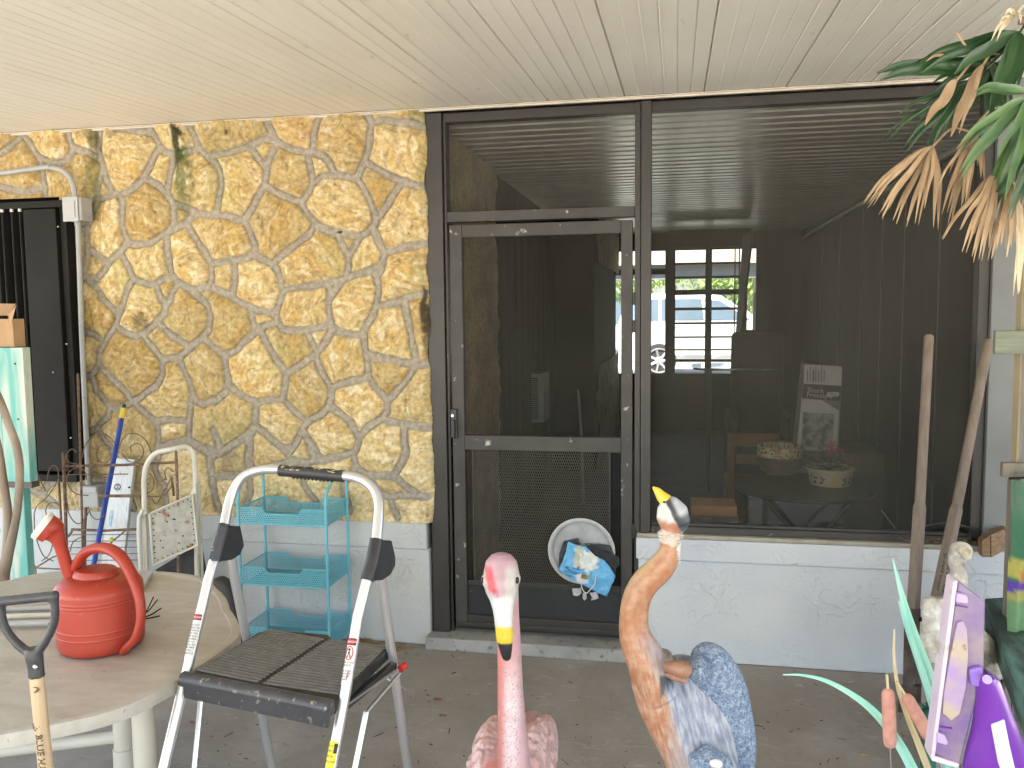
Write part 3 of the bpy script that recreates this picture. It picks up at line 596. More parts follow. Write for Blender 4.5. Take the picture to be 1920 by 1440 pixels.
# far wall with its openings
def FX(u, v=600): return at(u, v, YF)[0]
def FZ(v, u=1310): return at(u, v, YF)[2]
fw = thing('far_screen_wall', 'dark framed openings at the back of the room looking out to the white car', 'screen wall', (1.5, YF, 0))
xL, xA, xB, xC, xD = FX(1150), FX(1247), FX(1266), FX(1392), FX(1417)
zb, zt = FZ(701), FZ(468)
W = lambda n, x0, x1, z0, z1, y0=0, y1=.09: MB().box(x0, x1, YF+y0, YF+y1, z0, z1).build(n, M_PANEL_DK, fw)
W('low_panel', -.1, xC, .08, zb); W('low_panel', xC, xD, .08, FZ(619)); W('top_panel', -.1, 2.86, zt, 2.86); W('side_panel', xD, 2.86, .08, zt); W('side_panel', -.1, xL, zb, zt)
W('post', xA, xB, zb, zt, -.04, .10); W('post', FX(1322), FX(1334), zb, zt, -.03, .08); W('post', xC, FX(1400), zb, zt, -.05, .1)
W('rail', xL, xA, FZ(513), FZ(502), .0, .06)
for v, h in ((494, 2.0), (520, 2.2), (548, 5.0), (579, 2.6), (606, 2.2), (632, 1.8), (656, 1.6), (676, 2.4)):
    W('rail', xB, xC, FZ(v+h), FZ(v-h), -.02, .05)
for u in (1376, 1384): W('slat_edge', FX(u), FX(u+2), zb, zt, -.02, .04)
# a jalousie panel leaning open inside
jp = thing('jalousie_panel', 'dark glazed jalousie panel hanging open inside the room by the far windows', 'shutter', (1.9, 6, 1))
a1, a2 = at(1393, 440, 6.2), at(1410, 436, 5.4); c1, c2 = at(1378, 640, 6.2), at(1387, 640, 5.6)
MB().prism([a1, a2, c2, c1], (.02, .02, 0)).build('panel_frame', M_PANEL_DK, jp)
MB().prism([at(1256, 432, 6.2), at(1408, 428, 6.2), at(1408, 462, 6.2), at(1256, 464, 6.2)], (0, .04, 0)).build('valance', M_PANEL_DK, jp)
# wall heater
ht = thing('wall_heater', 'pale grey louvred wall heater in the dark beyond the door screen', 'heater', (.1, 3.4, .75))
q0 = at(993, 700, 3.1); hx = q0[0]; hz1 = q0[2]; hz0 = at(993, 792, 3.1)[2]; hw = at(1019, 700, 3.1)[0]-hx
M_HEAT = mat('heater_enamel', (.34,.34,.34), (.42,.42,.42), rough=.4, scale=4)
MB().box(hx, hx+hw, 3.1, 3.45, hz0, hz1).build('casing', M_HEAT, ht, bevel=.006)
for k in range(22):
    z = hz0+.03+k*(hz1-hz0-.06)/22; MB().box(hx+.01, hx+hw*.6, 3.088, 3.1, z, z+.007).build('louvre', M_BLACK, ht)
MB().tube([(hx+.05, 3.3, hz1), (hx+.05, 3.3, hz1+.55)], .008).build('flue_pipe', M_PANEL_DK, ht, smooth=True)
MB().box(hx+.02, hx+hw-.02, 3.2, 3.4, .08, hz0).build('stand', M_BLACK, ht)
o = MB().tube([at(1084, 730, 3.0), at(1090, 812, 2.9)]+[(at(1090, 812, 2.9)[0]+.02, 2.88, .09)], .012).build('broom_stick', dark('pale_stick', (.3,.28,.25)), smooth=True); tag(o, 'thin pale stick standing in the dark beyond the door screen', 'stick')
# armchair in the dark
ac = thing('dark_armchair', 'black high backed armchair in front of the far windows', 'armchair', (2.3, 3.6, 0.08))
cx0, cx1 = at(1372, 650, 3.6)[0], at(1470, 650, 3.6)[0]; ctop = at(1420, 622, 3.6)[2]
M_UPH = dark('black_upholstery', (.02,.02,.019), rough=.8)
MB().box(cx0, cx1, 3.55, 3.75, .5, ctop).build('backrest', M_UPH, ac, bevel=.05, seg=3)
MB().box(cx0+.02, cx1-.02, 2.95, 3.54, .45, .65).build('seat', M_UPH, ac, bevel=.04, seg=3)
for x in (cx0-.06, cx1-.04): MB().box(x, x+.1, 2.95, 3.55, .3, .85).build('arm', M_UPH, ac, bevel=.03, seg=3)
MB().box(cx0, cx1, 3.0, 3.7, .08, .44).build('base', M_UPH, ac)
# glass table
gt = thing('glass_table', 'glossy rounded table top catching green light from the far windows', 'table', (1.6, 3.9, .08))
gz = 1.20; ga, gb = az(1298, 686, gz), az(1480, 690, gz)
def rrect(x0, x1, y0, y1, r, n=8):
    out = []
    for cx_, cy_, a0 in ((x1-r, y1-r, 0), (x0+r, y1-r, 90), (x0+r, y0+r, 180), (x1-r, y0+r, 270)):
        for k in range(n+1): a = R(a0+90*k/n); out.append((cx_+r*math.cos(a), cy_+r*math.sin(a)))
    return out
MB().prism([(x, y, gz-.02) for x, y in rrect(ga[0], gb[0], ga[1]-.35, ga[1]+.45, .18)], (0, 0, .02)).build('table_top', mat('green_glass_top', (.05,.07,.05), rough=.05, spec=.8), gt, bevel=.004)
for x in (ga[0]+.15, gb[0]-.15):
    for y in (ga[1]-.2, ga[1]+.3): MB().tube([(x, y, .08), (x, y, gz-.02)], .018).build('leg', M_DKGREEN, gt, smooth=True)
# round bistro table
TZ = .735; tc_ = (at(1378, 905, .72)+at(1640, 905, .72))/2; TR = (at(1640, 905, .72)-at(1378, 905, .72))[0]/2; TX, TY = tc_[0], .72
bt = thing('bistro_table', 'round dark green metal table with crossed legs behind the big screen', 'table', (TX, TY, .08))
MB().lathe([(.01, TZ-.012), (TR-.01, TZ-.012), (TR, TZ-.018), (TR+.006, TZ-.004), (TR, TZ+.004), (TR-.012, TZ+.002), (.01, TZ)], (TX, TY, 0), 56).build('table_top', M_DKGREEN, bt, smooth=True)
MB().tube([(TX+TR*.62*math.cos(a), TY+TR*.62*math.sin(a), TZ-.03) for a in np.linspace(0, 2*math.pi, 25)], .009, 8, caps=False).build('ring', M_DKGREEN, bt, smooth=True)
for s in (-1, 1):
    for yy in (-.2, .2): MB().tube([(TX+s*.30, TY+yy, .09), (TX-s*.24, TY+yy*.8, TZ-.025)], .011, 8).build('leg', M_DKGREEN, bt, smooth=True)
# bowl
def put(u, v, z): return az(u, v, z)
M_POT = mat('brown_glaze', (.07,.055,.045), (.12,.095,.07), rough=.35, scale=10)
M_CREAMPOT = mat('cream_glaze', (.50,.44,.28), (.56,.50,.34), rough=.3, scale=10)
def painted(co):
    c = np.tile(V(.52,.47,.30), (len(co), 1)); n = gnoise(co[:, 0]*75+co[:, 1]*30, co[:, 2]*75, 4); n2 = gnoise(co[:, 0]*60, co[:, 2]*90+9, 14)
    c[n > .28] = (.30,.05,.02); c[n2 > .32] = (.05,.10,.03); c[(n+n2) < -.62] = (.45,.25,.03); return c
def lathe_part(name, prof, c, n, m, par, paint=None): return MB().lathe(prof, c, n).build(name, m, par, smooth=True, paint=paint)
bc = put(1466, 893, TZ+.004); 
bw = thing('stacked_bowl', 'cream patterned bowl sitting in a larger dark brown pot on the round table', 'bowl', (bc[0], bc[1]+.1, TZ))
bx, by = bc[0], bc[1]+.10
lathe_part('dark_pot', [(.07, TZ+.003), (.105, TZ+.02), (.132, TZ+.07), (.138, TZ+.10), (.130, TZ+.105), (.12, TZ+.06), (.01, TZ+.02)], (bx, by, 0), 40, M_POT, bw)
PT = tint_mat('painted_glaze', rough=.3, bump=.02, var=.05)
lathe_part('cream_bowl', [(.124, TZ+.105), (.131, TZ+.108)]+[(.131+.002*k/14, TZ+.108+.057*k/14) for k in range(1, 14)]+[(.133, TZ+.165), (.128, TZ+.170), (.122, TZ+.165), (.118, TZ+.12), (.01, TZ+.11)], (bx, by, 0), 140, PT, bw, painted)
for s in (-1, 1): MB().tube(spline([(bx+s*.130, by, TZ+.09), (bx+s*.158, by, TZ+.085), (bx+s*.158, by, TZ+.06), (bx+s*.126, by, TZ+.055)], 5), .008, 8).build('handle', M_POT, bw, smooth=True)
# flower pot
fc = put(1562, 914, TZ+.004); fx, fy = fc[0], fc[1]+.09
fp = thing('flower_pot', 'cream planter with painted yellow flower holding red and green plant', 'flower pot', (fx, fy, TZ))
lathe_part('planter', [(.07, TZ+.002), (.10, TZ+.004), (.108, TZ+.02), (.118, TZ+.075), (.132, TZ+.09), (.134, TZ+.10), (.126, TZ+.102), (.11, TZ+.08), (.01, TZ+.075)], (fx, fy, 0), 56, M_CREAMPOT, fp)
pm = MB()
def petal(cx_, cz_, r1, a, col_mb):
    def P(dx, dz):
        ang = (cx_+dx)/.112; return (fx+.1135*math.sin(ang)+.0*dz, fy-.1135*math.cos(ang)-.0035, TZ+cz_+dz)
    pts = []
    for k in range(10):
        t = 2*math.pi*k/10; ex, ez = r1*math.cos(t), r1*.45*math.sin(t); ox, oz = r1*.9, 0
        dx, dz = (ex+ox)*math.cos(a)-(ez)*math.sin(a), (ex+ox)*math.sin(a)+ez*math.cos(a); pts.append(P(dx, dz))
    col_mb.add(pts, [tuple(range(10))])
for k in range(6): petal(.0, .042, .011, k*math.pi/3, pm)
pm.build('yellow_flower', mat('yellow_glaze', (.50,.32,.03), rough=.3), fp)
pm = MB()
for cx_, a0 in ((-.062, 0.4), (.058, 2.6), (.10, .3), (-.105, 2.2)):
    for k in range(4): petal(cx_, .040+.01*math.sin(k*2+a0), .010, a0+k*1.5, pm)
pm.build('painted_pattern', mat('navy_glaze', (.02,.025,.06), rough=.3), fp)
rnd = random.Random(5); lf = MB(); rf = MB()
def leafquad(mb, c, d, L, w, up=(0, 0, 1)):
    d = np.array(d, float); d /= np.linalg.norm(d); s = np.cross(d, up); s /= (np.linalg.norm(s)+1e-9); nn_ = np.cross(s, d)
    c = np.array(c, float); mb.add([c, c+d*L*.45+s*w-nn_*w*.3, c+d*L, c+d*L*.45-s*w-nn_*w*.3, c+d*L*.5], [(0,1,4),(1,2,4),(2,3,4),(3,0,4)])
for k in range(150):
    a = rnd.uniform(0, 6.28); rr = rnd.uniform(0, .10); h = rnd.uniform(.09, .20)-rr*.4
    leafquad(lf, (fx+rr*math.cos(a)-.02, fy+rr*math.sin(a), TZ+h), (math.cos(a), math.sin(a), rnd.uniform(-.3, .7)), rnd.uniform(.03, .055), .013)
for k in range(90):
    cx_, cz_ = rnd.choice([(.0, .215), (.035, .20), (.06, .15), (-.02, .19), (.05, .18)])
    leafquad(rf, (fx+cx_+rnd.gauss(0, .014), fy-.03+rnd.gauss(0, .03), TZ+cz_+rnd.gauss(0, .012)), (rnd.gauss(0, 1), rnd.gauss(0, 1), rnd.gauss(0, 1)), .022, .009)
lf.build('leaves', M_LEAF, fp); rf.build('blossoms', mat('red_petal', (.40,.04,.045), (.5,.10,.09), rough=.6, scale=30), fp)
# product box on a dark chest
BY = 1.15
def bp(u, v): return at(u, v, BY)
ck = thing('dark_chest', 'low dark chest standing behind the round table', 'chest', (2.0, 1.3, .08))
bz0 = bp(1535, 846)[2]
MB().box(bp(1500, 846)[0]-.1, bp(1590, 846)[0]+.2, BY-.02, BY+.45, .08, bz0-.003).build('carcass', M_DKWOOD, ck, bevel=.006)
sb = thing('appliance_box', 'tall printed cardboard box with white top label and grey picture', 'box', tuple(bp(1535, 846)))
def BQ(name, pts, m, dy, par=sb, th=.002): return MB().prism([V(*bp(u, v))+V(0, dy, 0) for u, v in pts], (0, th, 0)).build(name, m, par)
M_CARD = mat('printed_grey_card', (.15,.135,.12), (.17,.15,.135), rough=.6, scale=5); M_CARDW = mat('printed_white', (.42,.40,.38), (.46,.44,.42), rough=.6, scale=6); M_CARDD = mat('print_dark', (.035,.02,.022), rough=.6)
BQ('carton', [(1509, 683), (1580, 688), (1571, 852), (1492, 844)], M_CARD, 0, th=.16)
BQ('top_label', [(1508, 683), (1579, 687), (1577, 723), (1507, 719)], M_CARDW, -.004)
BQ('brand_band', [(1507, 720), (1577, 724), (1575, 752), (1505, 746)], M_CARDD, -.004)
BQ('lower_panel', [(1503, 747), (1540, 750), (1573, 770), (1568, 848), (1494, 842)], M_CARDW, -.004)
pc = BQ('room_picture', [(1506, 772), (1564, 776), (1560, 840), (1502, 836)], mat('grey_photo', (.05,.05,.047), (.24,.24,.23), rough=.5, scale=24, lo=.42, hi=.58, detail=3), -.008)
tm = MB(); o0 = bp(1513, 731); text_mesh('Shark', .042, tm, lambda x, y, h: (o0[0]+x, BY-.006-h, o0[2]+y-.06*x), align='LEFT')
o1 = bp(1512, 740); text_mesh('Freestyle', .040, tm, lambda x, y, h: (o1[0]+x, BY-.006-h, o1[2]+y-.06*x), align='LEFT')
tm.build('brand_lettering', mat('white_print', (.5,.48,.46), rough=.6), sb)
pb = MB(); c_ = bp(1562, 739); pb.prism([(c_[0]+x, BY-.006, c_[2]+z) for x, z in rrect(-.036, .034, -.013, .013, .012, 4)], (0, .002, 0)); pb.build('pro_badge', M_CARDW, sb)
tm = MB(); text_mesh('PRO', .024, tm, lambda x, y, h: (c_[0]+x, BY-.0075-h, c_[2]+y)); tm.build('badge_lettering', M_CARDD, sb)
tl = MB()
for r_ in range(7): 
    q = bp(1513+r_*5.2, 716); tl.box(q[0], q[0]+.0035 if r_ != 2 else q[0]+.007, BY-.007, BY-.004, q[2], q[2]+.07+.02*(r_ % 2))
tl.build('small_print', M_CARDD, sb)
# orange wooden chair
wc = thing('wooden_chair', 'orange-brown wooden chair back behind the stacked bowl', 'chair', tuple(V(*at(1400, 850, 1.7))*V(1,1,0)+V(0,0,.08)))
M_ORW = wood_mat('orange_wood', (.26,.115,.03), (.18,.08,.022), axis=0)
z1_, z0_ = at(1370, 812, 1.7)[2], at(1370, 842, 1.7)[2]
MB().box(at(1366, 830, 1.7)[0], at(1455, 830, 1.7)[0], 1.69, 1.72, z0_+.02, z1_).build('back_rail', M_ORW, wc, bevel=.01)
MB().box(at(1380, 830, 1.7)[0], at(1455, 830, 1.7)[0], 1.69, 1.72, z0_-.10, z0_-.03).build('back_rail', M_ORW, wc, bevel=.01)
for u in (1364, 1448):
    x = at(u, 850, 1.7)[0]; MB().box(x, x+.05, 1.69, 1.73, .08, z1_-.002).build('leg', M_ORW, wc, bevel=.008); MB().box(x, x+.045, 2.10, 2.14, .08, .5).build('leg', M_ORW, wc)
MB().box(at(1364, 850, 1.7)[0], at(1460, 850, 1.7)[0], 1.73, 2.15, .50, .53).build('seat', M_ORW, wc, bevel=.008)
# white storage bin under the table
sbn = thing('storage_bin', 'grey-white plastic storage bin under the round table', 'storage bin', (2.0, 1.0, .08))
M_BIN = mat('bin_plastic', (.70,.74,.80), (.62,.66,.72), rough=.4, scale=2)
x0, x1 = at(1410, 960, 1.1)[0], at(1583, 960, 1.1)[0]; z1_ = at(1410, 924, 1.1)[2]
MB().box(x0, x1, 1.1, 1.42, .081, z1_).build('tub', M_BIN, sbn, bevel=.03, seg=3)
for k in range(5): MB().box(x0-.012, x0+.004, 1.12, 1.2, .2+k*.08, .24+k*.08).build('clip', M_BIN, sbn)
MB().box(x0+.06, x0+.09, 1.085, 1.1, .12, z1_-.05).build('rib', M_GREYPANEL, sbn)
MB().ball((x1-.18, .98, .28), (.17, .09, .20), 12).build('dark_lump', M_DKGREEN, sbn, smooth=True) if False else None
bg = MB().ball((x0+.40, .82, .30), (.20, .16, .22), 14).build('dark_bag', M_DKGREEN, smooth=True, remesh=.02); tag(bg, 'soft dark bag slumped under the round table', 'bag')
# boxes behind the low wall
x0, x1 = at(1296, 970, .32)[0], at(1382, 970, .32)[0]; z1_, z0_ = at(1340, 949, .32)[2], at(1340, 969, .32)[2]; z00 = at(1340, 985, .32)[2]
cb = MB().box(x0, x1, .32, .52, z0_+.001, z1_).build('orange_carton', mat('orange_card', (.33,.15,.055), (.38,.18,.07), rough=.6, scale=4), bevel=.004); tag(cb, 'flat orange-brown box lying on top of a mesh-sided crate', 'box')
cr = thing('mesh_crate', 'grey mesh-sided crate just inside the low wall, under the orange-brown box', 'crate', (x0+.1, .4, .08))
MB().box(x0-.005, x1+.008, .315, .54, .081, z0_).build('crate_body', mat('crate_grey', (.11,.10,.09), (.17,.15,.13), rough=.7, scale=30), cr)
lt = MB()
for k in range(14):
    xx = x0+(x1-x0)*k/14; lt.tube([(xx, .312, z0_-.12), (xx+.05, .312, z0_-.005)], .0016, 5); lt.tube([(xx+.05, .311, z0_-.12), (xx, .311, z0_-.005)], .0016, 5)
lt.build('lattice', M_GREYPANEL, cr)
o = MB().tube([at(1653, 957, .5), at(1684, 997, .35)], .004, 6).build('thin_rod', M_HEAT, smooth=True); tag(o, 'thin pale rod leaning in the dark right of the round table', 'rod')

# ================================================================== BEYOND THE FAR WALL
M_DRIVE = mat('sunlit_driveway', (.42,.40,.36), (.50,.47,.43), rough=.9, scale=2)
M_LAWN = mat('lawn_green', (.09,.16,.03), (.14,.22,.05), rough=.9, scale=20)
struct(MB().box(-30, 30, 12.3, 40, -.02, .30).build('driveway', M_DRIVE)); struct(MB().box(-30, 30, 9.5, 12.28, -.02, .31).build('front_lawn', M_LAWN))
car = thing('white_suv', 'white suv parked in full sun outside the far windows', 'car', (2.6, 15, .3))
CY0, CY1 = 14.0, 15.8; wx = at(1236, 665, CY0)[0]; G = .30
M_CARP = mat('white_car_paint', (.80,.80,.78), rough=.25, spec=.6, coat=.5); M_GLASS = mat('car_glass', (.10,.14,.18), rough=.08, spec=.8); M_TYRE = mat('tyre_rubber', (.02,.02,.02), rough=.8); M_RIM = mat('alloy_rim', (.5,.5,.52), rough=.3, metal=.8)
prof = [(-.85, .45), (-.9, .9), (-.86, 1.15), (-.72, 1.68), (-.55, 1.76), (.5, 1.78), (1.25, 1.72), (2.05, 1.20), (3.15, 1.05), (3.45, .85), (3.5, .45), (3.3, .32), (-.6, .32)]
MB().prism([(wx+a, CY0, G+b) for a, b in prof], (0, CY1-CY0, 0)).build('body', M_CARP, car, bevel=.07, seg=3)
for pts in ([(-.72, 1.18), (-.60, 1.62), (-.02, 1.66), (-.02, 1.2)], [(.04, 1.2), (.04, 1.66), (.86, 1.65), (.92, 1.2)], [(.98, 1.2), (.93, 1.64), (1.25, 1.60), (1.86, 1.2)]):
    MB().prism([(wx+a, CY0-.012, G+b) for a, b in pts], (0, .02, 0)).build('side_window', M_GLASS, car)
for a in (0, 2.8):
    for y in (CY0-.03, CY1-.19):
        w_ = MB().tube([(wx+a, y, G+.36), (wx+a, y+.22, G+.36)], .36, 28).build('wheel', M_TYRE, car, smooth=True)
        rm = MB().tube([(wx+a, y-.012, G+.36), (wx+a, y+.01, G+.36)], .10, 20)
        for k in range(7):
            t = k*2*math.pi/7; rm.tube([(wx+a, y-.014, G+.36), (wx+a+.235*math.cos(t), y-.014, G+.36+.235*math.sin(t))], .026, 6)
        rm.tube([(wx+a+.25*math.cos(t), y-.014, G+.36+.25*math.sin(t)) for t in np.linspace(0, 2*math.pi, 29)], .02, 6, caps=False); rm.build('rim', M_RIM, w_, smooth=True)
MB().box(wx-.5, wx+3.2, CY0-.015, CY0, G+.40, G+.48).build('sill_trim', M_GREYPANEL, car)
for a in (.25, 1.2): MB().box(wx+a, wx+a+.16, CY0-.03, CY0, G+1.05, G+1.08).build('door_handle', M_GREYPANEL, car)
nh = thing('neighbour_house', 'low house with blue-grey roof far beyond the parked car', 'house', (1, 30, .3))
MB().box(-9, 4.5, 30, 38, .3, 3.2).build('house_wall', mat('house_cream', (.6,.58,.52), rough=.8), nh)
MB().prism([(-9.6, 29.4, 3.1), (5.1, 29.4, 3.1), (3.8, 33, 4.6), (-8, 33, 4.6)], (0, .3, .02)).build('roof', mat('blue_grey_shingle', (.12,.15,.20), (.17,.20,.26), rough=.8, scale=6), nh)
for x in (-1.5, 1.8): MB().box(x, x+1.2, 29.97, 30, 1.2, 2.4).build('window', M_GLASS, nh)
cp = thing('carport_beam', 'beige sunlit fascia board above the far windows', 'fascia', (1, 9, 2.7))
MB().box(-4, 5, 9.3, 9.4, FZ(497)+.11, FZ(466)+.42).build('fascia', mat('beige_fascia', (.55,.46,.33), (.48,.40,.28), rough=.7, scale=12, stretch=(3,1,.4)), cp)
MB().box(-4, 5, 9.42, 9.6, 2.2, 2.43).build('beam', M_GREYPANEL, cp)
for i, x in enumerate((-3.5, 4.9)): MB().box(x, x+.14, 9.25, 9.4, -.03, 2.3).build('post', M_GREYPANEL, cp)
def tree(x, y, h, r, label, seed):
    t = thing('leafy_tree', label, 'tree', (x, y, .3)); rn = random.Random(seed); f = MB()
    MB().tube(spline([(x, y, .3), (x+.1, y, h*.3), (x-.1, y+.1, h*.6)], 4), [.16]*4+[.1]*5, 8).build('trunk', M_DKWOOD, t, smooth=True)
    cl = [(rn.gauss(0, r*.5), rn.gauss(0, r*.5), rn.uniform(-.25, .5)*r, rn.uniform(.3, .55)*r) for _ in range(16)]
    for k in range(2600):
        cx_, cy_, cz_, cr_ = rn.choice(cl); d = V(rn.gauss(0, 1), rn.gauss(0, 1), rn.gauss(0, 1)); d /= np.linalg.norm(d)
        leafquad(f, V(x+cx_, y+cy_, h*.72+cz_)+d*cr_*rn.uniform(.5, 1), d+V(0, 0, -.4), rn.uniform(.15, .28), .06)
    f.build('crown', M_OUTLEAF, t)
q = at(1385, 530, 21); tree(q[0], 21, 3.6, 1.6, 'bright green tree right of the parked car beyond the far windows', 1)
q = at(1340, 520, 26); tree(q[0], 26, 4.6, 2.0, 'bright green tree behind the parked car roof', 2)
q = at(1430, 520, 19); tree(q[0]+1.0, 19, 3.4, 1.6, 'bright green tree furthest right beyond the dark panelling', 3)
q = at(1190, 520, 24); tree(q[0]-1.0, 24, 4.2, 1.8, 'bright green tree left of the parked car behind the mullion', 4)
po = thing('outdoor_palm', 'small palm with arching fronds outside the room, beside the parked car', 'palm', tuple(V(*at(1409, 560, 10.0))*V(1,1,0)+V(.5,0,0)))
pc_ = V(*at(1418, 500, 10.0)); pf = MB(); rn = random.Random(8)
for k in range(46):
    a = rn.uniform(0, 6.28); e = rn.uniform(-.4, 1.0); d = V(math.cos(a)*math.cos(e), math.sin(a)*math.cos(e), math.sin(e)); L = rn.uniform(.4, .75)
    p0, p1, p2 = pc_, pc_+d*L*.6+V(0,0,.05), pc_+d*L+V(0,0,-.28); s_ = np.cross(d, V(0,0,1)); s_ = s_/(np.linalg.norm(s_)+1e-9)*.02
    pf.add([p0, p1-s_, p2, p1+s_], [(0,1,2,3)])
pf.build('fronds', M_OUTLEAF, po); MB().tube([(pc_[0], pc_[1], -.03), pc_], .05, 8).build('trunk', M_DKWOOD, po, smooth=True)
# ================================================================== LEFT: SHUTTER, CONDUIT
YS = -.13
sh = thing('hurricane_shutter', 'black folded accordion storm shutter in a metal housing at the stone wall', 'shutter', tuple(at(60, 890, -.06)))
def sX(u, y=YS, v=640): return at(u, v, y)[0]
zt_, zb_ = at(60, 374, YS)[2], at(60, 893, YS)[2]
MB().box(-3.5, sX(128, -.035), -.05, -.03, zb_-.02, zt_+.02).build('back_plate', M_BLACK_IN, sh)
MB().box(sX(57), sX(117), YS, -.045, zb_+.03, zt_-.05).build('housing_panel', M_BLACK, sh, bevel=.004)
MB().box(sX(119), sX(131), YS+.02, -.045, zb_, zt_-.012).build('side_track', M_BLACK, sh, bevel=.003)
MB().box(-3.5, sX(131), YS-.005, -.045, zt_-.045, zt_-.010).build('top_track', M_BLACK, sh, bevel=.003)
MB().box(-3.5, sX(131), YS-.005, -.045, zb_-.025, zb_+.012).build('bottom_track', M_BLACK, sh, bevel=.003)
for k, u in enumerate((6, 17, 35, 50)):
    x = sX(u); fn = MB().prism([(x, YS+.01, zb_+.03), (x+.006, YS+.01, zb_+.03), (x+.028, YS+.06, zb_+.03), (x+.020, YS+.06, zb_+.03)], (0, 0, zt_-zb_-.09)).tube([(x, YS+.008, zb_+.03), (x, YS+.008, zt_-.06)], .007, 8).build('fold_blade', M_BLACK, sh)
    MB().tube([(x, YS+.006, zt_-.06), (x, YS+.006, zt_-.035)], .008, 8).tube([(x, YS+.006, zb_+.002+.03), (x, YS+.006, zb_+.055)], .009, 8).build('end_pin', M_WHITEPIN, fn, smooth=True)
for k in range(6): x = sX(50)-.06-.085*(k+4); MB().box(x, x+.006, YS+.01, YS+.06, zb_+.03, zt_-.06).build('fold_blade', M_BLACK, sh)
for u, v in ((125, 645), (133, 821), (100, 698), (109, 425)): MB().ball(tuple(at(u, v, YS-.002)), .005, 6).build('screw', M_METAL, sh, smooth=True)
YC = -.085
cd = thing('conduit', 'grey painted metal conduit bending down the stone wall with two junction boxes', 'conduit', tuple(at(165, 905, YC)))
P_ = lambda u, v, y=YC: at(u, v, y)
rc = .0135
MB().tube([P_(-60, 333), P_(0, 325), P_(60, 317)]+spline([P_(90, 313), P_(118, 320), P_(135, 340), P_(141, 372)], 6)+[P_(141, 372)], rc, 14).build('pipe', M_CONDUIT, cd, smooth=True)
MB().tube([P_(146, 412), P_(153, 620), P_(166, 915)], rc, 14).build('pipe', M_CONDUIT, cd, smooth=True)
MB().tube([P_(161, 950), P_(158, 1000), P_(160, 1200)], .009, 10).build('pipe', mat('rusty_pipe', (.13,.08,.06), (.20,.15,.12), rough=.7, scale=20), cd, smooth=True)
for a, b in (((92, 313), (95, 313.3)), ((145.5, 415), (146, 424)), ((165, 896), (166, 908))): MB().tube([P_(*a), P_(*b)], rc+.003, 14).build('coupling', M_CONDUIT, cd, smooth=True)
bx0, bx1 = P_(120, 395, -.14)[0], P_(146, 395, -.14)[0]; bz0, bz1 = P_(130, 414, -.14)[2], P_(130, 370, -.14)[2]
j1 = MB().box(bx0, bx1+.02, -.138, -.05, bz0, bz1).build('junction_box', M_CONDUIT, cd, bevel=.005)
MB().box(bx0-.004, bx1+.004, -.146, -.139, bz0-.004, bz1+.003).box(bx0+.012, bx1-.012, -.150, -.146, bz0+.015, bz1-.02).build('cover', M_HEAT, j1, bevel=.003)
for z in (bz0+.03, bz1-.03): MB().ball((bx1+.024, -.10, z), .006, 6).build('lug', M_HEAT, j1)
bx0, bx1 = P_(147, 935, -.13)[0], P_(183, 935, -.13)[0]; bz0, bz1 = P_(165, 952, -.13)[2], P_(165, 912, -.13)[2]
j2 = MB().box(bx0, bx1, -.128, -.045, bz0, bz1).build('junction_box', M_CONDUIT, cd, bevel=.005)
MB().box(bx0+.004, bx1-.004, -.134, -.129, bz1-.032, bz1-.004).build('cover', M_HEAT, j2, bevel=.002)
# ================================================================== RUSTY SCROLL RACK
YR = -.38
M_RUST = mat('rusty_iron', (.10,.055,.03), (.20,.13,.08), rough=.75, scale=40, c3=(.34,.28,.20), s3=60, lo3=.60, hi3=.70, bump=.3, bscale=150)
rk = thing('scroll_rack', 'rusty wrought iron folding plant rack with scrollwork behind the red watering can', 'plant rack', tuple(az(170, 1200, 0)*V(1,0,0)+V(0,YR,0)))
r_ = lambda u, v, y=YR: at(u, v, y)
def rod(name, pts, r=.004, k=1, y=None): return MB().tube(spline([r_(*p) for p in pts], k) if k > 1 else [r_(*p) for p in pts], r, 7).build(name, M_RUST, rk, smooth=True)
rod('post', [(119, 848), (123, 960), (127, 1180)], .0085); rod('post', [(330, 845), (333, 925), (336, 1180)], .007); rod('post', [(110, 898), (116, 1000), (120, 1170)], .006)
rod('post', [(322, 895), (326, 930)], .006); rod('post', [(146, 700), (152, 900), (158, 1160)], .006)
rod('rail', [(122, 874), (230, 872), (330, 867)], .007); rod('rail', [(127, 890), (240, 889)], .003)
rod('rail', [(186, 930), (265, 930)], .008); rod('rail', [(134, 993), (200, 995), (262, 992)], .007)
for v in (1003, 1015, 1027, 1039, 1051): rod('shelf_wire', [(128, v), (262, v-1)], .0022)
rod('brace', [(128, 1006), (137, 993)], .006); rod('brace', [(205, 1020), (236, 994)], .004); rod('brace', [(68, 1064), (98, 1045), (115, 1040)], .004)
rod('rail', [(68, 1065), (125, 1068)], .004)
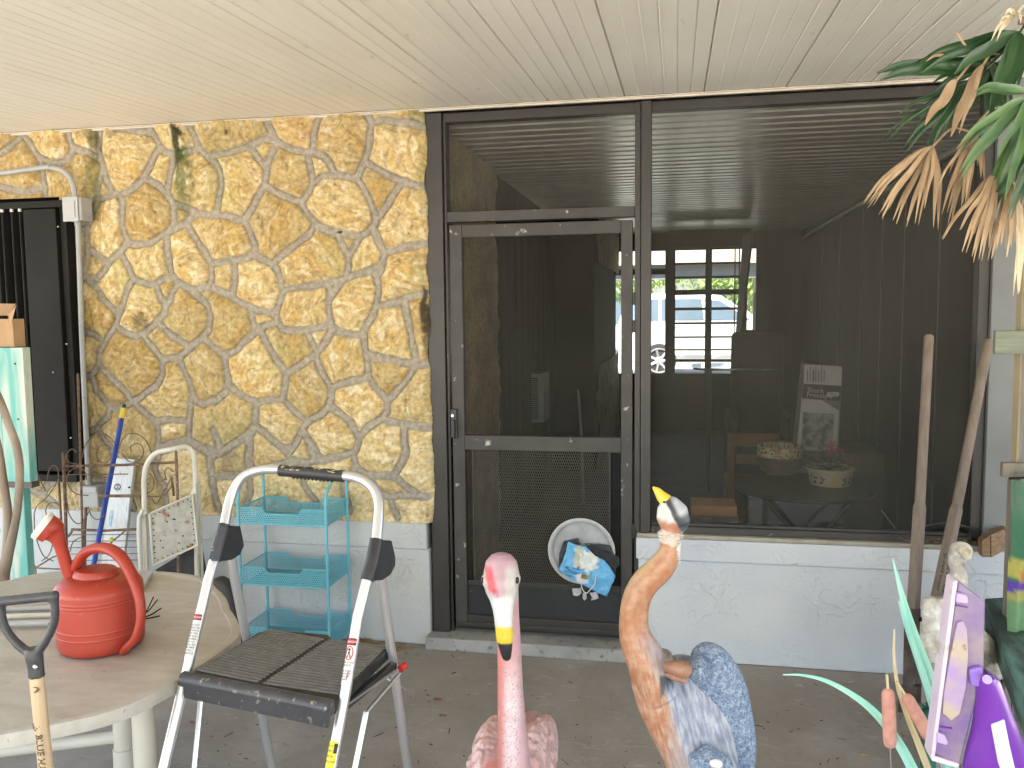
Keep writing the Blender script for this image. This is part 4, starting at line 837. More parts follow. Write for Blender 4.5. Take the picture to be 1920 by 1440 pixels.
SC = [ # scrolls
 [(154,858),(160,835),(172,820),(187,813),(203,817),(215,830)], [(205,845),(206,838),(198,834),(186,838),(181,850),(186,864),(198,868),(208,858)],
 [(222,850),(226,830),(238,815),(254,813),(270,822),(280,838),(284,850)], [(246,848),(245,838),(253,832),(264,834),(269,846),(265,859),(254,866),(240,864),(229,850)],
 [(143,848),(136,842),(127,848),(124,858),(130,867),(145,870)], [(162,900),(160,885),(150,877),(138,879),(128,888),(126,902),(133,918),(147,927),(165,929)],
 [(166,885),(178,884),(188,892),(190,905)], [(275,925),(286,918),(288,900),(280,888),(266,885)], [(312,900),(309,885),(315,877),(325,885)], [(288,885),(292,898),(300,903),(310,898)],
 [(89,900),(92,882),(100,873),(108,878),(110,895)], [(64,962),(70,948),(85,935),(97,920),(106,905)], [(64,962),(66,1000),(80,1040),(100,1052)],
 [(98,968),(88,966),(86,955),(93,944),(105,943),(113,950)], [(126,940),(130,965),(145,982),(160,972),(168,955)], [(165,950),(172,968),(184,974),(197,965)],
 [(67,878),(75,900),(86,921)], [(320,898),(308,920),(300,935),(292,945),(282,930)], [(226,930),(300,930),(322,912)], [(131,1035),(136,1018),(146,1010),(152,1008)],
 [(66,1060),(70,1090)],[(78,1052),(92,1040),(98,1020),(92,1008)]]
for s in SC: rod('scroll', s, .0028, 6)
# ================================================================== BLUE POLE, ALUMINIUM STRAIGHTEDGE
bpz = thing('extension_pole', 'bright blue extension pole with yellow collar and black threaded tip leaning on the stone', 'pole', tuple(at(160, 1150, -.5)*V(1,1,0)))
def lean(u0, v0, y0, u1, v1, y1, t): return at(u0, v0, y0)*(1-t)+at(u1, v1, y1)*t
A_, B_ = at(230, 775, -.10), at(183, 1020, -.42); D_ = (B_-A_); foot = A_+D_*(A_[2]/-D_[2])
M_BLUE = mat('blue_fibreglass', (.012,.045,.30), (.015,.055,.36), rough=.35, scale=10)
MB().tube([A_+D_*.02, foot], .0125, 16).build('shaft', M_BLUE, bpz, smooth=True)
MB().tube([A_-D_*.04, A_+D_*.045], .0135, 16).build('collar', mat('yellow_sleeve', (.62,.48,.05), rough=.5), bpz, smooth=True)
MB().tube([A_-D_*.065, A_-D_*.04], [.009, .011], 14).tube([A_-D_*.072, A_-D_*.063], .008, 14).build('threaded_tip', M_BLACKPL, bpz, smooth=True)
al = thing('aluminium_plank', 'scuffed silver aluminium straightedge standing behind the blue pole', 'straightedge', tuple(at(215, 1150, -.2)*V(1,1,0)))
M_ALU = mat('dull_aluminium', (.46,.46,.45), (.56,.56,.55), rough=.45, metal=.35, scale=20, stretch=(4,4,.3), c3=(.30,.29,.27), s3=30, lo3=.62, hi3=.72)
pl = lambda u, v, y=-.16: at(u, v, y)
zA, zB = pl(218, 862)[2], .0
x0_, x1_ = pl(199, 862)[0], pl(240, 862)[0]; dz = zA
MB().prism([(x0_, -.085, zA), (x1_, -.085, zA-.006), (x1_-.045, -.26, .0), (x0_-.045, -.26, .0)], (.0, -.022, .0)).build('blade', M_ALU, al, bevel=.003)
def onpl(x, z): t = (zA-z)/zA; return V(x-.045*t, -.107-.175*t-.0015, z)
zs1, zs0, zn = pl(212, 957)[2], pl(212, 986)[2], pl(216, 915)[2]
MB().add([onpl(x, z) for x, z in ((x0_+.022, zs1), (x0_+.040, zs1), (x0_+.034, zs0), (x0_+.016, zs0))], [(0,1,2,3)]).build('blue_sticker', mat('blue_sticker', (.25,.48,.62), (.55,.65,.7), rough=.5, scale=60), al)
tm = MB(); text_mesh('2', .035, tm, lambda x, y, h: onpl(x0_+.048+x, zn+y)+V(0, -h, 0)); tm.build('number', M_BLACKPL, al)
MB().tube([onpl(x0_+.048+.017*math.cos(t), zn+.017*math.sin(t)) for t in np.linspace(0, 6.283, 21)], .0017, 5, caps=False).build('ring_mark', M_BLACKPL, al)
MB().tube([onpl(x1_-.012, zn)+V(0,.004,0), onpl(x1_-.012, zn)+V(0,-.002,0)], .005, 10).build('hole', M_BLACK_IN, al)
# yellow toy flower-ish tag on the rack
o = MB().lathe([(.001, -.012), (.012, -.008), (.014, .0), (.006, .010), (.001, .012)], tuple(at(209, 1012, -.40)), 12).build('yellow_knob', mat('yellow_plastic', (.55,.50,.05), rough=.5), smooth=True); tag(o, 'tiny yellow plastic knob on the rusty rack wires', 'knob')
# ================================================================== CREAM STEP STOOL
ss = thing('step_stool', 'cream metal folding step stool with rust-spotted perforated tread folded against the wall', 'step stool', tuple(at(315, 1180, -.4)*V(1,1,0)))
M_CREAM = mat('cream_enamel', (.56,.53,.45), (.62,.59,.52), rough=.4, scale=8, c3=(.28,.17,.09), s3=45, lo3=.70, hi3=.76)
YT = -.42
s_ = lambda u, v, y=YT: at(u, v, y)
def footed(pts, y): 
    a, b = at(*pts[-2], y), at(*pts[-1], y); d = b-a; return b + d*(b[2]/-d[2])
tl_ = [s_(274, 1070), s_(271, 960)]+spline([s_(270, 900), s_(275, 872), s_(292, 850), s_(320, 843), s_(348, 838, -.36), s_(362, 850, -.34), s_(366, 880, -.33)], 5)+[s_(368, 980, -.32), s_(370, 1085, -.31)]
MB().tube([footed([(271, 960), (274, 1070)], YT)]+tl_+[footed([(368, 980), (370, 1085)], -.31)], .0125, 14).build('frame_tube', M_CREAM, ss, smooth=True)
MB().tube([s_(268, 955, -.44), s_(261, 970, -.45), s_(260, 1000, -.45), footed([(260, 1000), (264, 1070)], -.45)], .010, 12).build('rear_leg', M_CREAM, ss, smooth=True)
MB().tube([s_(372, 905, -.30), s_(376, 1000, -.29), footed([(376, 1000), (379, 1080)], -.29)], .008, 12).build('rear_leg', M_CREAM, ss, smooth=True)
for q in (((262, 975), (270, 950), (275, 962)), ((356, 926), (366, 907), (368, 928))):
    MB().prism([s_(u, v, -.44 if u < 300 else -.35) for u, v in q], (0, .01, 0)).build('bracket', M_CREAM, ss)
def treadcol(co):
    n = fbm(co[:, 0]*22, co[:, 2]*22, 3, 4)[:, None]; k = np.clip((n-.27)*6, 0, 1); c = V(.40,.385,.33)*(1-k)+V(.27,.12,.05)*k; return c
ta, tb, tc2, td = s_(281, 963, -.44), s_(361, 927, -.37), s_(371, 1022, -.36), s_(287, 1060, -.43)
tm = MB(); n_ = 26; vs = []
for i in range(n_+1):
    for j in range(n_+1):
        a, b = i/n_, j/n_; p = (ta*(1-a)+tb*a)*(1-b)+(td*(1-a)+tc2*a)*b; vs.append(p)
tm.add(vs, [(i*(n_+1)+j, i*(n_+1)+j+1, (i+1)*(n_+1)+j+1, (i+1)*(n_+1)+j) for i in range(n_) for j in range(n_)])
td_ = tm.build('tread', tint_mat('rust_spotted', rough=.6, bump=.2, var=.15), ss, paint=treadcol)
MB().tube([ta*.985+tb*.015, tb, tc2, td, ta], .007, 8).build('tread_rim', M_CREAM, td_, smooth=True)
dots = MB()
for k in range(8):
    for (p, q) in ((ta, tb), (tb, tc2), (tc2, td), (td, ta)):
        t = (k+.5)/8; c_ = (ta+tb+tc2+td)/4; w_ = (p*(1-t)+q*t); w_ = w_*.88+c_*.12; dots.tube([w_+V(0,.001,0), w_+V(0,-.002,0)], .0032, 8)
for a, b in ((.42,.2),(.38,.3),(.55,.32),(.52,.3),(.2,.6),(.24,.75),(.7,.7),(.6,.8)):
    w_ = (ta*(1-a)+tb*a)*(1-b)+(td*(1-a)+tc2*a)*b; dots.tube([w_+V(0,.001,0), w_+V(0,-.002,0)], .0035, 8)
dots.build('holes', M_BLACK_IN, td_)
bpn = MB().prism([at(292, 1068, -.30), at(372, 1020, -.24), at(388, 1110, -.24), at(392, 1160, -.24), at(292, 1160, -.30)], (0, .03, 0)).build('rubber_mat', M_BLACKPL); tag(bpn, 'black ribbed board behind the cream step stool', 'mat')
# ================================================================== AQUA CART
ct = thing('aqua_cart', 'three tier aqua metal basket cart standing against the stucco', 'cart', tuple(at(560, 1195, -.2)*V(1,1,0)))
AQ = (.12,.41,.50); M_AQ = mat('aqua_enamel', AQ, (.15,.45,.54), rough=.4, scale=9)
M_AQX = perf_mat('aqua_perforated_x', AQ, (0, 2), .0115, .33); M_AQY = perf_mat('aqua_perforated_y', AQ, (1, 2), .0115, .33); M_AQZ = perf_mat('aqua_perforated_z', AQ, (0, 1), .0115, .33)
yf, yb = -.34, -.075
fx0, fx1 = at(447, 1000, yf)[0], at(612, 1000, yf)[0]; bx0, bx1 = fx0+.035, fx1+.008
bx0 = at(490, 960, yb)[0]; bx1 = at(641, 960, yb)[0]
fx0, fx1 = (fx0+bx0)/2-.012, (fx1+bx1)/2+.0
fx1 = at(612, 1000, yf)[0]; bx0 = at(489, 960, yb)[0]
x0_, x1_ = at(448, 1000, yf)[0], at(612, 1000, yf)[0]
zt1 = at(612, 945, yf)[2]
for x in (x0_, x1_):
    loop = [(x, yf, 0.02), (x, yf, zt1-.02)]+[tuple(p) for p in spline([(x, yf, zt1), (x, yf+.02, zt1+.055), (x, yf+.10, zt1+.10), (x, yb-.06, zt1+.115), (x, yb-.01, zt1+.095), (x, yb, zt1+.05), (x, yb, zt1)], 5)]+[(x, yb, .02)]
    MB().tube(loop, .0075, 10).build('side_frame', M_AQ, ct, smooth=True)
    for y in (yf, yb): MB().tube([(x, y, 0.0), (x, y, .022)], .011, 10).build('foot', M_BLACKPL, ct, smooth=True)
def basket(zf_, h, floor_z):
    xa, xb = x0_+.008, x1_-.008; ya, yb_ = yf+.004, yb-.004; w = xb-xa; zt_ = floor_z+h
    root = MB().box(xa, xb, ya, yb_, floor_z, floor_z+.0015).build('basket', M_AQZ, ct)
    for y in (ya, yb_):
        o = [(xa, floor_z), (xb, floor_z), (xb, zt_), (xb-w*.26, zt_), (xb-w*.31, zt_-.028), (xa+w*.31, zt_-.028), (xa+w*.26, zt_), (xa, zt_)]
        MB().add([(a, y, b) for a, b in o], [tuple(range(8))]).build('front_panel' if y == ya else 'back_panel', M_AQX, root)
        MB().tube([(a, y, b) for a, b in o[2:]], .003, 6).tube([(xa, y, floor_z), (xb, y, floor_z)], .003, 6).build('rim', M_AQ, root)
    for x in (xa, xb):
        MB().add([(x, ya, floor_z), (x, yb_, floor_z), (x, yb_, zt_), (x, ya, zt_)], [(0,1,2,3)]).build('end_panel', M_AQY, root)
        MB().tube([(x, ya, zt_), (x, yb_, zt_)], .003, 6).tube([(x, ya, floor_z), (x, yb_, floor_z)], .003, 6).build('rim', M_AQ, root)
for v0, v1 in ((957, 988), (1070, 1104), (1185, 1220)):
    a, b = at(600, v0, yf)[2], at(600, v1, yf)[2]; basket(0, a-b, b)
# debris behind the cart foot
rn = random.Random(4); db = MB()
for k in range(260):
    q = az(rn.uniform(640, 790), 0, 0) if False else V(at(rn.triangular(640, 790, 665), 1190, -.1)[0], rn.uniform(-.16, -.035), 0)
    a = rn.uniform(0, 3.14); L = rn.uniform(.01, .05); h = abs(rn.gauss(0, .012))*(1 if q[0] < at(690, 1190, -.1)[0] else .3)
    db.tube([q+V(0,0,.003+h), q+V(math.cos(a)*L, math.sin(a)*L, .004+h*rn.random())], rn.uniform(.0008, .003), 4)
o = db.build('leaf_litter', mat('dry_litter', (.20,.13,.06), (.34,.25,.13), rough=.9, scale=60)); tag(o, 'dry leaf litter swept against the stucco', 'litter', kind='stuff')
# ================================================================== PAINTED BOARDS, CARTON, BARE TRUNKS AT LEFT
pb_ = thing('painted_planter', 'tall aqua and white washed wooden planter in front of the black shutter', 'planter', tuple(at(20, 1085, -.75)*V(1,1,0)))
M_AQW = mat('aqua_wash', (.14,.40,.36), (.52,.56,.48), rough=.75, scale=2.6, lo=.40, hi=.60, bump=.3, bscale=60, stretch=(3,1,.5), distort=.8)
yq = -.75; zt_ = at(20, 652, yq)[2]; zm = at(20, 903, yq)[2]
xe = at(42, 652, yq)[0]; xw = .135
for k in range(3):
    MB().box(xe-xw*(k+1)+.002, xe-xw*k, yq, yq+.02, zm, zt_).build('board', M_AQW, pb_, bevel=.002)
MB().box(xe-.02, xe, yq+.021, yq+.045, zm, zt_).build('board', M_AQW, pb_)
MB().box(xe-.40, xe-.004, yq+.01, yq+.06, zm-.03, zm-.002).build('shelf', M_DKWOOD, pb_)
for u, w_ in ((16, .055), (34, .035)):
    x = at(u, 990, yq+.02)[0]; MB().box(x, x+w_, yq+.025, yq+.07, 0, zm-.032).build('leg', M_AQW, pb_, bevel=.003)
for u, v in ((28, 682), (34, 786), (4, 783)): MB().ball(tuple(at(u, v, yq-.001)), .004, 6).build('nail', M_BLACK, pb_)
cb_ = thing('open_carton', 'brown cardboard carton with a raised flap on top of the aqua planter', 'box', tuple(at(8, 652, yq)))
M_CB = mat('cardboard', (.36,.22,.115), (.40,.25,.135), rough=.8, scale=20)
zc0 = zt_+.002; zc1 = at(10, 598, yq)[2]
MB().box(xe-.45, at(15, 620, yq)[0], yq+.03, yq+.10, zc0, zc1).build('carton_body', M_CB, cb_)
MB().prism([at(-60, 590, yq+.03), at(15, 592, yq+.03), at(29, 570, yq-.03), at(-60, 568, yq-.03)], (0, .003, .001)).build('flap', M_CB, cb_)
MB().prism([at(15, 622, yq+.04), at(19, 614, yq+.04), at(30, 572, yq-.02), at(16, 590, yq+.02)], (0, .003, .001)).build('flap', M_CB, cb_)
tk = thing('bare_trunk', 'bare pale brown forked trunk rising behind the patio table', 'tree', tuple(at(5, 1180, -1.0)*V(1,1,0)))
M_BARK = mat('pale_bark', (.20,.15,.11), (.32,.26,.20), rough=.85, scale=14, stretch=(1,1,.3), bump=.5, bscale=60, bdist=.004)
yk = -1.0; t_ = lambda u, v: at(u, v, yk)
rk_ = lambda w: w*px(yk)/2
MB().tube(spline([t_(-2, 1190)*V(1,1,0), t_(4, 1110), t_(12, 1050), t_(22, 1010), t_(32, 960), t_(37, 890), t_(32, 840), t_(18, 800), t_(0, 752), t_(-30, 690)], 5), [rk_(34)]*5+[rk_(32)]*6+[rk_(22)]*10+[rk_(17)]*60 if False else [rk_(34-17*min(1, i/18)) for i in range(46)], 12).build('trunk', M_BARK, tk, smooth=True)
MB().tube(spline([t_(6, 1090), t_(14, 1020), t_(14, 960), t_(6, 900), t_(-3, 840), t_(-20, 780)], 5), [rk_(22-8*i/25) for i in range(26)], 10).build('limb', M_BARK, tk, smooth=True)
# dark storage thing beneath/behind the table edge
dk = MB().prism([at(380, 1095, -.75), at(403, 1086, -.75), at(424, 1098, -.75), at(434, 1140, -.75), at(452, 1200, -.75), at(462, 1300, -.75), at(380, 1300, -.75)], (0, .08, 0)).build('dark_tote', dark('tote_black', (.03,.03,.03), rough=.5), bevel=.02, seg=3); tag(dk, 'black plastic tote on the floor between the table and the aqua cart', 'tote')
# ================================================================== PATIO TABLE
TBZ = .70
tb = thing('patio_table', 'off-white marbled resin patio table with rounded corners', 'table', (-.95, -1.9, 0))
def marble():
    mt, n, l, b = nodes_of('marbled_resin')
    tc = n.new('ShaderNodeTexCoord'); mp = n.new('ShaderNodeMapping'); mp.inputs['Scale'].default_value = (1, 2.2, 1); mp.inputs['Rotation'].default_value = (0, 0, .25); l.new(tc.outputs['Object'], mp.inputs[0])
    a = n.new('ShaderNodeTexNoise'); a.inputs['Scale'].default_value = 7; a.inputs['Detail'].default_value = 10; a.inputs['Distortion'].default_value = .5; a.inputs['Roughness'].default_value = .65; l.new(mp.outputs[0], a.inputs[0])
    r = n.new('ShaderNodeValToRGB'); e = r.color_ramp.elements; e[0].position = .34; e[0].color = (.39,.365,.315,1); e[1].position = .66; e[1].color = (.50,.48,.43,1); l.new(a.outputs[0], r.inputs[0])
    d = n.new('ShaderNodeTexNoise'); d.inputs['Scale'].default_value = 45; d.inputs['Detail'].default_value = 3; l.new(tc.outputs['Object'], d.inputs[0])
    mr = n.new('ShaderNodeMapRange'); mr.inputs[1].default_value = .68; mr.inputs[2].default_value = .76; l.new(d.outputs[0], mr.inputs[0])
    mx = n.new('ShaderNodeMix'); mx.data_type = 'RGBA'; l.new(mr.outputs[0], mx.inputs[0]); l.new(r.outputs[0], mx.inputs[6]); mx.inputs[7].default_value = (.22,.16,.11,1); l.new(mx.outputs[2], b.inputs['Base Color'])
    b.inputs['Roughness'].default_value = .42; return mt
M_MARB = marble(); M_RESIN = mat('cream_resin', (.58,.53,.44), (.64,.59,.50), rough=.45, scale=5)
edge = [(447,1168),(452,1182),(449,1196),(406,1228),(333,1274),(284,1303),(244,1322),(200,1338),(100,1360),(0,1379),(-120,1398)]
back = [(-260,1180),(-160,1125),(-60,1098),(0,1090),(80,1073),(170,1069),(263,1070),(330,1073),(376,1080),(392,1088),(406,1103),(430,1142)]
pts = [az(u, v, TBZ) for u, v in back+edge]
cxy = V(-.95, -1.88, TBZ)
pts = [p for p in pts if p[0] > -1.62]
# close the unseen half: mirror through the centre
loop = [p for p in pts]
half = [2*cxy-p for p in pts if p[0] > -.95]
ang = lambda p: math.atan2(p[1]-cxy[1], p[0]-cxy[0])
seen = [(ang(p), np.linalg.norm((p-cxy)[:2])) for p in pts]+[(ang(p), np.linalg.norm((p-cxy)[:2])) for p in half if abs(ang(p)) > 2.2]
seen.sort(); A2 = np.array([a for a, r in seen]); R2 = np.array([r for a, r in seen])
tt = np.linspace(-math.pi, math.pi, 181)[:-1]; rr_ = np.interp(tt, A2, R2, period=2*math.pi)
rr_ = np.convolve(np.concatenate([rr_[-2:], rr_, rr_[:2]]), [.1,.2,.4,.2,.1], 'valid')
mb = MB(); rings = [(0.02, 0), (.5, 0), (.90, 0), (.955, .0), (.962, .003), (.985, .003), (.997, 0), (1.0, -.006), (1.0, -.034), (.99, -.036), (.985, -.01), (.5, -.012), (.02, -.012)]
vs = [(cxy[0]+k*r*math.cos(a), cxy[1]+k*r*math.sin(a), TBZ+h) for k, h in rings for a, r in zip(tt, rr_)]
N_ = len(tt); fs = [(i*N_+j, i*N_+(j+1) % N_, (i+1)*N_+(j+1) % N_, (i+1)*N_+j) for i in range(len(rings)-1) for j in range(N_)]+[tuple(range(N_)), tuple((len(rings)-1)*N_+j for j in range(N_))]
mb.add(vs, fs).build('table_top', M_MARB, tb, smooth=True, angle=30)
ya = -2.02
def tleg(u0, u1, v, y, h=TBZ-.03):
    a, b = at(u0, v, y), at(u1, v, y); r = (b[0]-a[0])/2; c = (a+b)/2; return MB().tube([(c[0], y, 0), (c[0], y, h)], r, 20).build('leg', M_RESIN, tb, smooth=True), c, r
l1, c1_, r1 = tleg(252, 289, 1380, -1.93); l2, c2_, r2 = tleg(216, 247, 1380, -1.72)
MB().tube([(c2_[0], -1.72, .0), (c2_[0], -1.72, .30)], r2+.004, 20).build('collar', M_RESIN, l2, smooth=True)
MB().tube([(c2_[0], -1.72, .34), (c2_[0]-.5, -1.86, .30)], .022, 14).build('brace', M_RESIN, tb, smooth=True)
for x, y in ((-1.35, -1.62), (-1.35, -2.15)): MB().tube([(x, y, 0), (x, y, TBZ-.03)], .03, 16).build('leg', M_RESIN, tb, smooth=True)
# ================================================================== THINGS ON THE TABLE
book = MB()
pA, pB = az(-30, 1182, TBZ+.003), az(112, 1178, TBZ+.003)
sl = thing('folded_lattice', 'pair of pale grey flat bars lying on the table behind the shovel handle', 'bars', (pA[0], pA[1], TBZ+.003))
for v, h, c_ in ((1146, .02, M_HEAT), (1160, .02, M_CREAM), (1174, .022, M_HEAT)):
    a, b = az(-40, v+5, TBZ+.004), az(104, v, TBZ+.004); MB().tube([(a[0], a[1], TBZ+.006+h/2), (b[0], b[1], TBZ+.006+h/2)], h/2, 10).build('bar', c_, sl, smooth=True)
a = az(107, 1174, TBZ+.02); MB().box(a[0]-.02, a[0]+.005, a[1]-.015, a[1]+.01, TBZ+.006, TBZ+.036).build('end_cap', M_BLACKPL, sl, bevel=.003)
a = az(262, 1110, TBZ+.004); b = az(282, 1078, TBZ+.004); s2 = MB().prism([(a[0]-.06, a[1], TBZ+.003), (a[0]+.012, a[1], TBZ+.003), (b[0]+.012, b[1], TBZ+.003), (b[0]-.06, b[1], TBZ+.003)], (0, 0, .018)).build('pale_slab', M_HEAT, bevel=.003); tag(s2, 'small pale grey slab on the table behind the red watering can', 'slab')
hr = thing('hand_rake', 'small black wire hand cultivator with bent tines beside the red watering can', 'hand rake', tuple(az(272, 1160, TBZ+.005)))
ro = az(250, 1162, TBZ+.012)
for k, (u, v, h) in enumerate(((296, 1137, .03), (303, 1149, .022), (289, 1140, .045), (300, 1158, .012))):
    e = az(u, v, TBZ+.01); m_ = ro*.45+e*.55
    MB().tube(spline([ro+V(0, 0, 0), (m_[0], m_[1], TBZ+.012), (e[0], e[1], TBZ+.004+h)], 5), .0022, 6).build('tine', M_BLACK, hr, smooth=True)
MB().tube([ro+V(-.16, .02, .006), ro], .012, 10).build('handle', M_BLACKPL, hr, smooth=True)
# ------------------------------------------------------------------ watering can
c0 = (az(112, 1212, TBZ)+az(271, 1208, TBZ))/2; YW = c0[1]; Rw = (az(271, 1208, TBZ)-az(112, 1212, TBZ))[0]/2*1.0
wcn = thing('watering_can', 'large orange-red plastic watering can with white spout rose', 'watering can', (c0[0], YW, TBZ))
w_ = lambda u, v, y=0: at(u, v, YW+y)
zsh = w_(190, 1100)[2]; ztop = w_(190, 1062)[2]
cm = MB(); z0_ = TBZ+.002; H_ = zsh-z0_
def canr(t):
    """radius along the height of the can, t from 0 (foot) to 1 (shoulder)"""
    r = 1.0-.14*math.exp(-t*H_/.006)-.012*(1-t); 
    for c_, w, a in ((.055/H_, .0018, .012), (.075/H_, .0018, .012), (.84, .0018, .014), (.90, .0018, .012)): r += a*math.exp(-((t-c_)*H_/w)**2)
    return r
prof_ = [(.01, z0_)]+[(Rw*canr(k/150), z0_+H_*.985*k/150) for k in range(151)]
for k in range(1, 15): a = k/14*math.pi/2; prof_.append((Rw*(.40+.60*math.cos(a*.92)) if k < 14 else .01, z0_+H_*.985+.040*math.sin(a)))
cm.lathe(prof_, (c0[0], YW, 0), 64)
M_RED = mat('orange_red_plastic', (.33,.032,.017), (.38,.046,.025), rough=.42, scale=7, c3=(.42,.13,.08), s3=50, lo3=.68, hi3=.76, bump=.05, bscale=120)
cm.build('body', M_RED, wcn, smooth=True, angle=180)
dm = MB(); hc = w_(172, 1060)
# collar and filler hump
cc_ = w_(180, 1078); dm.lathe([(.070, -.03), (.069, .0), (.066, .012), (.060, .020), (.050, .022), (.01, .024)], (cc_[0], cc_[1], cc_[2]), 36, sx=1.0, sy=.85)
dm.build('filler_hump', M_RED, wcn, smooth=True)
hp = [w_(140, 1066, -.01), w_(160, 1036, -.02), w_(192, 1027, -.03), w_(222, 1040, -.045), w_(246, 1076, -.055), w_(261, 1120, -.065), w_(264, 1160, -.07), w_(254, 1196, -.075), w_(238, 1214, -.07), w_(232, 1222, -.045)]
hs = spline(hp, 6); MB().tube(hs, [.017+.003*math.sin(i/len(hs)*6) for i in range(len(hs))], 16, flat=.8).build('handle', M_RED, wcn, smooth=True)
sp = [w_(160, 1150, -.0), w_(138, 1095, -.01), w_(126, 1065, -.02), w_(117, 1035, -.03), w_(108, 1010, -.04), w_(98, 996, -.045)]
ssp = spline(sp, 5); rad = [.030, .029, .027, .025, .023, .021, .020, .019, .018, .018, .018, .018, .018, .018, .018, .018, .018, .018, .019, .020, .022, .024, .027, .031, .036, .040]
tube_end = w_(84, 988, -.055)
MB().tube(ssp+[tube_end], (rad[:len(ssp)]+[.042]) , 20).build('spout', M_RED, wcn, smooth=True)
dirv = tube_end-ssp[-1]; dirv = dirv/np.linalg.norm(dirv)
MB().tube([tube_end-dirv*.001, tube_end+dirv*.013, tube_end+dirv*.017], [.0445, .0445, .036], 28).build('rose', mat('white_plastic', (.72,.70,.64), rough=.5, c2=(.6,.57,.5), scale=30), wcn, smooth=True, angle=30)
# ================================================================== D-HANDLE SHOVEL
YH = -2.66
sv_ = thing('digging_shovel', 'shovel with black plastic D grip and stamped pale wooden shaft in front of the table', 'shovel', tuple(at(110, 1700, YH)*V(1,1,0)))
h_ = lambda u, v, y=0: at(u, v, YH+y); pk = px(YH)
M_WSH = wood_mat('pale_ash', (.55,.42,.27), (.42,.30,.18), scale=9, rough=.55)
s0, s1 = h_(68, 1262), h_(86, 1440); dd_ = s1-s0; tfoot = s0+dd_*((s0[2]-.30)/-dd_[2])
rs_ = 15.5*pk
MB().tube([s0, tfoot], rs_, 24).build('shaft', M_WSH, sv_, smooth=True)
gp = MB(); gp.tube([h_(0, 1128), h_(104, 1117)], [12.5*pk, 12.5*pk], 20, flat=.9)
gp.ball(h_(1, 1128), (11*pk, 12*pk, 12.5*pk), 10); gp.ball(h_(103, 1117), (9*pk, 12*pk, 12.5*pk), 10)
gp.tube(spline([h_(2, 1135), h_(5, 1165), h_(18, 1190), h_(38, 1212), h_(56, 1226), h_(64, 1240)], 5), [8.5*pk]*14+[9.5*pk]*12, 14, flat=1.25)
gp.tube(spline([h_(102, 1122), h_(103, 1160), h_(95, 1185), h_(82, 1208), h_(70, 1226), h_(65, 1240)], 5), [8.5*pk]*14+[9.5*pk]*12, 14, flat=1.25)
gp.tube([h_(62, 1214), h_(64, 1230), h_(67, 1250), h_(69, 1270)], [16*pk, 19*pk, 17*pk, 17.5*pk], 20)
gp.build('grip', mat('charcoal_plastic', (.035,.036,.042), (.05,.05,.055), rough=.45, scale=30), sv_, remesh=.0035)
MB().ball(h_(66, 1251, -.0205), (.0055, .003, .0055), 8).build('rivet', M_METAL, sv_, smooth=True)
ax_ = dd_/np.linalg.norm(dd_); 
side_ = np.cross(ax_, V(0, 1, 0)); side_ /= np.linalg.norm(side_)   # points to picture left or right
if side_[0] < 0: side_ = -side_
fr_ = V(0, -1, 0)
def wrap(c, along_dir, th0=0.0):
    """letters that run down the shaft: x along the shaft, y round it"""
    def f(x, y, h):
        th = th0+y/rs_; return c+along_dir*x+(fr_*math.cos(th)+side_*math.sin(th))*(rs_+.0004+h)
    return f
tm = MB(); text_mesh('BLUE HAWK', .0195, tm, wrap(h_(80, 1371), ax_, .10), align='LEFT', depth=.0002, bold=.0006)
for k in range(3): tm.tube([wrap(h_(76, 1352), ax_, .0)(.004*k, -.008, 0), wrap(h_(76, 1352), ax_)(.006+.004*k, .008-.004*k, 0)], .0012, 5)
tm.build('stamp', mat('burnt_stamp', (.10,.075,.055), rough=.7), sv_)
kn = MB(); c_ = wrap(h_(74, 1288), ax_, .1); kn.add([c_(.006*math.cos(t), .009*math.sin(t), 0) for t in np.linspace(0, 5.8, 10)], [tuple(range(10))]); kn.build('knot', mat('knot', (.12,.07,.03), rough=.7), sv_)
bl = MB(); f0 = tfoot; vs = []
for i in range(9):
    t = i/8; wv = .03+.085*min(1, t*4) if t < .7 else .115*math.sqrt(max(0, 1-((t-.7)/.32)**2))
    for j in range(7):
        s = (j-3)/3; p = f0+ax_*(.34*t-.02)+side_*wv*s+fr_*(.03*s*s); p = np.array([p[0], p[1], max(p[2], .003)]); vs.append(p)
bl.add(vs, [(i*7+j, i*7+j+1, (i+1)*7+j+1, (i+1)*7+j) for i in range(8) for j in range(6)])
o = bl.build('blade', M_BLACK, sv_, smooth=True); sd_ = o.modifiers.new('s', 'SOLIDIFY'); sd_.thickness = .003
# ================================================================== STEP LADDER
MID = V(.047, -1.929, 0); RR = V(.9859, -.1673, 0); BK = V(.1673, .9859, 0)
def L_(x, y, z): return MID+RR*x+BK*y+V(0, 0, z)
ld = thing('step_ladder', 'silver aluminium step ladder with black ribbed platform and black handrail grip', 'step ladder', tuple(MID))
M_LALU = mat('brushed_silver', (.60,.61,.63), (.68,.69,.71), rough=.30, metal=.75, scale=3, stretch=(1,1,.3), c3=(.45,.42,.38), s3=40, lo3=.70, hi3=.78)
SL = .545; 
def fy(z): return .045+SL*(z-1.04)
def onplane(u, v):
    """where that direction meets the plane of the front frame"""
    d = ray(u, v); n = np.cross(RR, BK*SL+V(0, 0, 1)); p0 = L_(0, fy(1.04), 1.04); return CAM+d*((p0-CAM)@n)/(d@n)
up_ = [onplane(u, v) for u, v in ((307,1440),(350,1260),(373,1161),(390,1090),(412,1015),(421,983),(428,948),(437,921),(452,898),(474,885),(510,879.5),(585,886),(645,892),(673,897),(694,909),(706,925),(711,950),(706,1011),(699,1050),(688,1089),(670.6,1158),(650,1286),(621,1440))]
def to_floor(a, b): d = b-a; return b+d*(b[2]/-d[2])
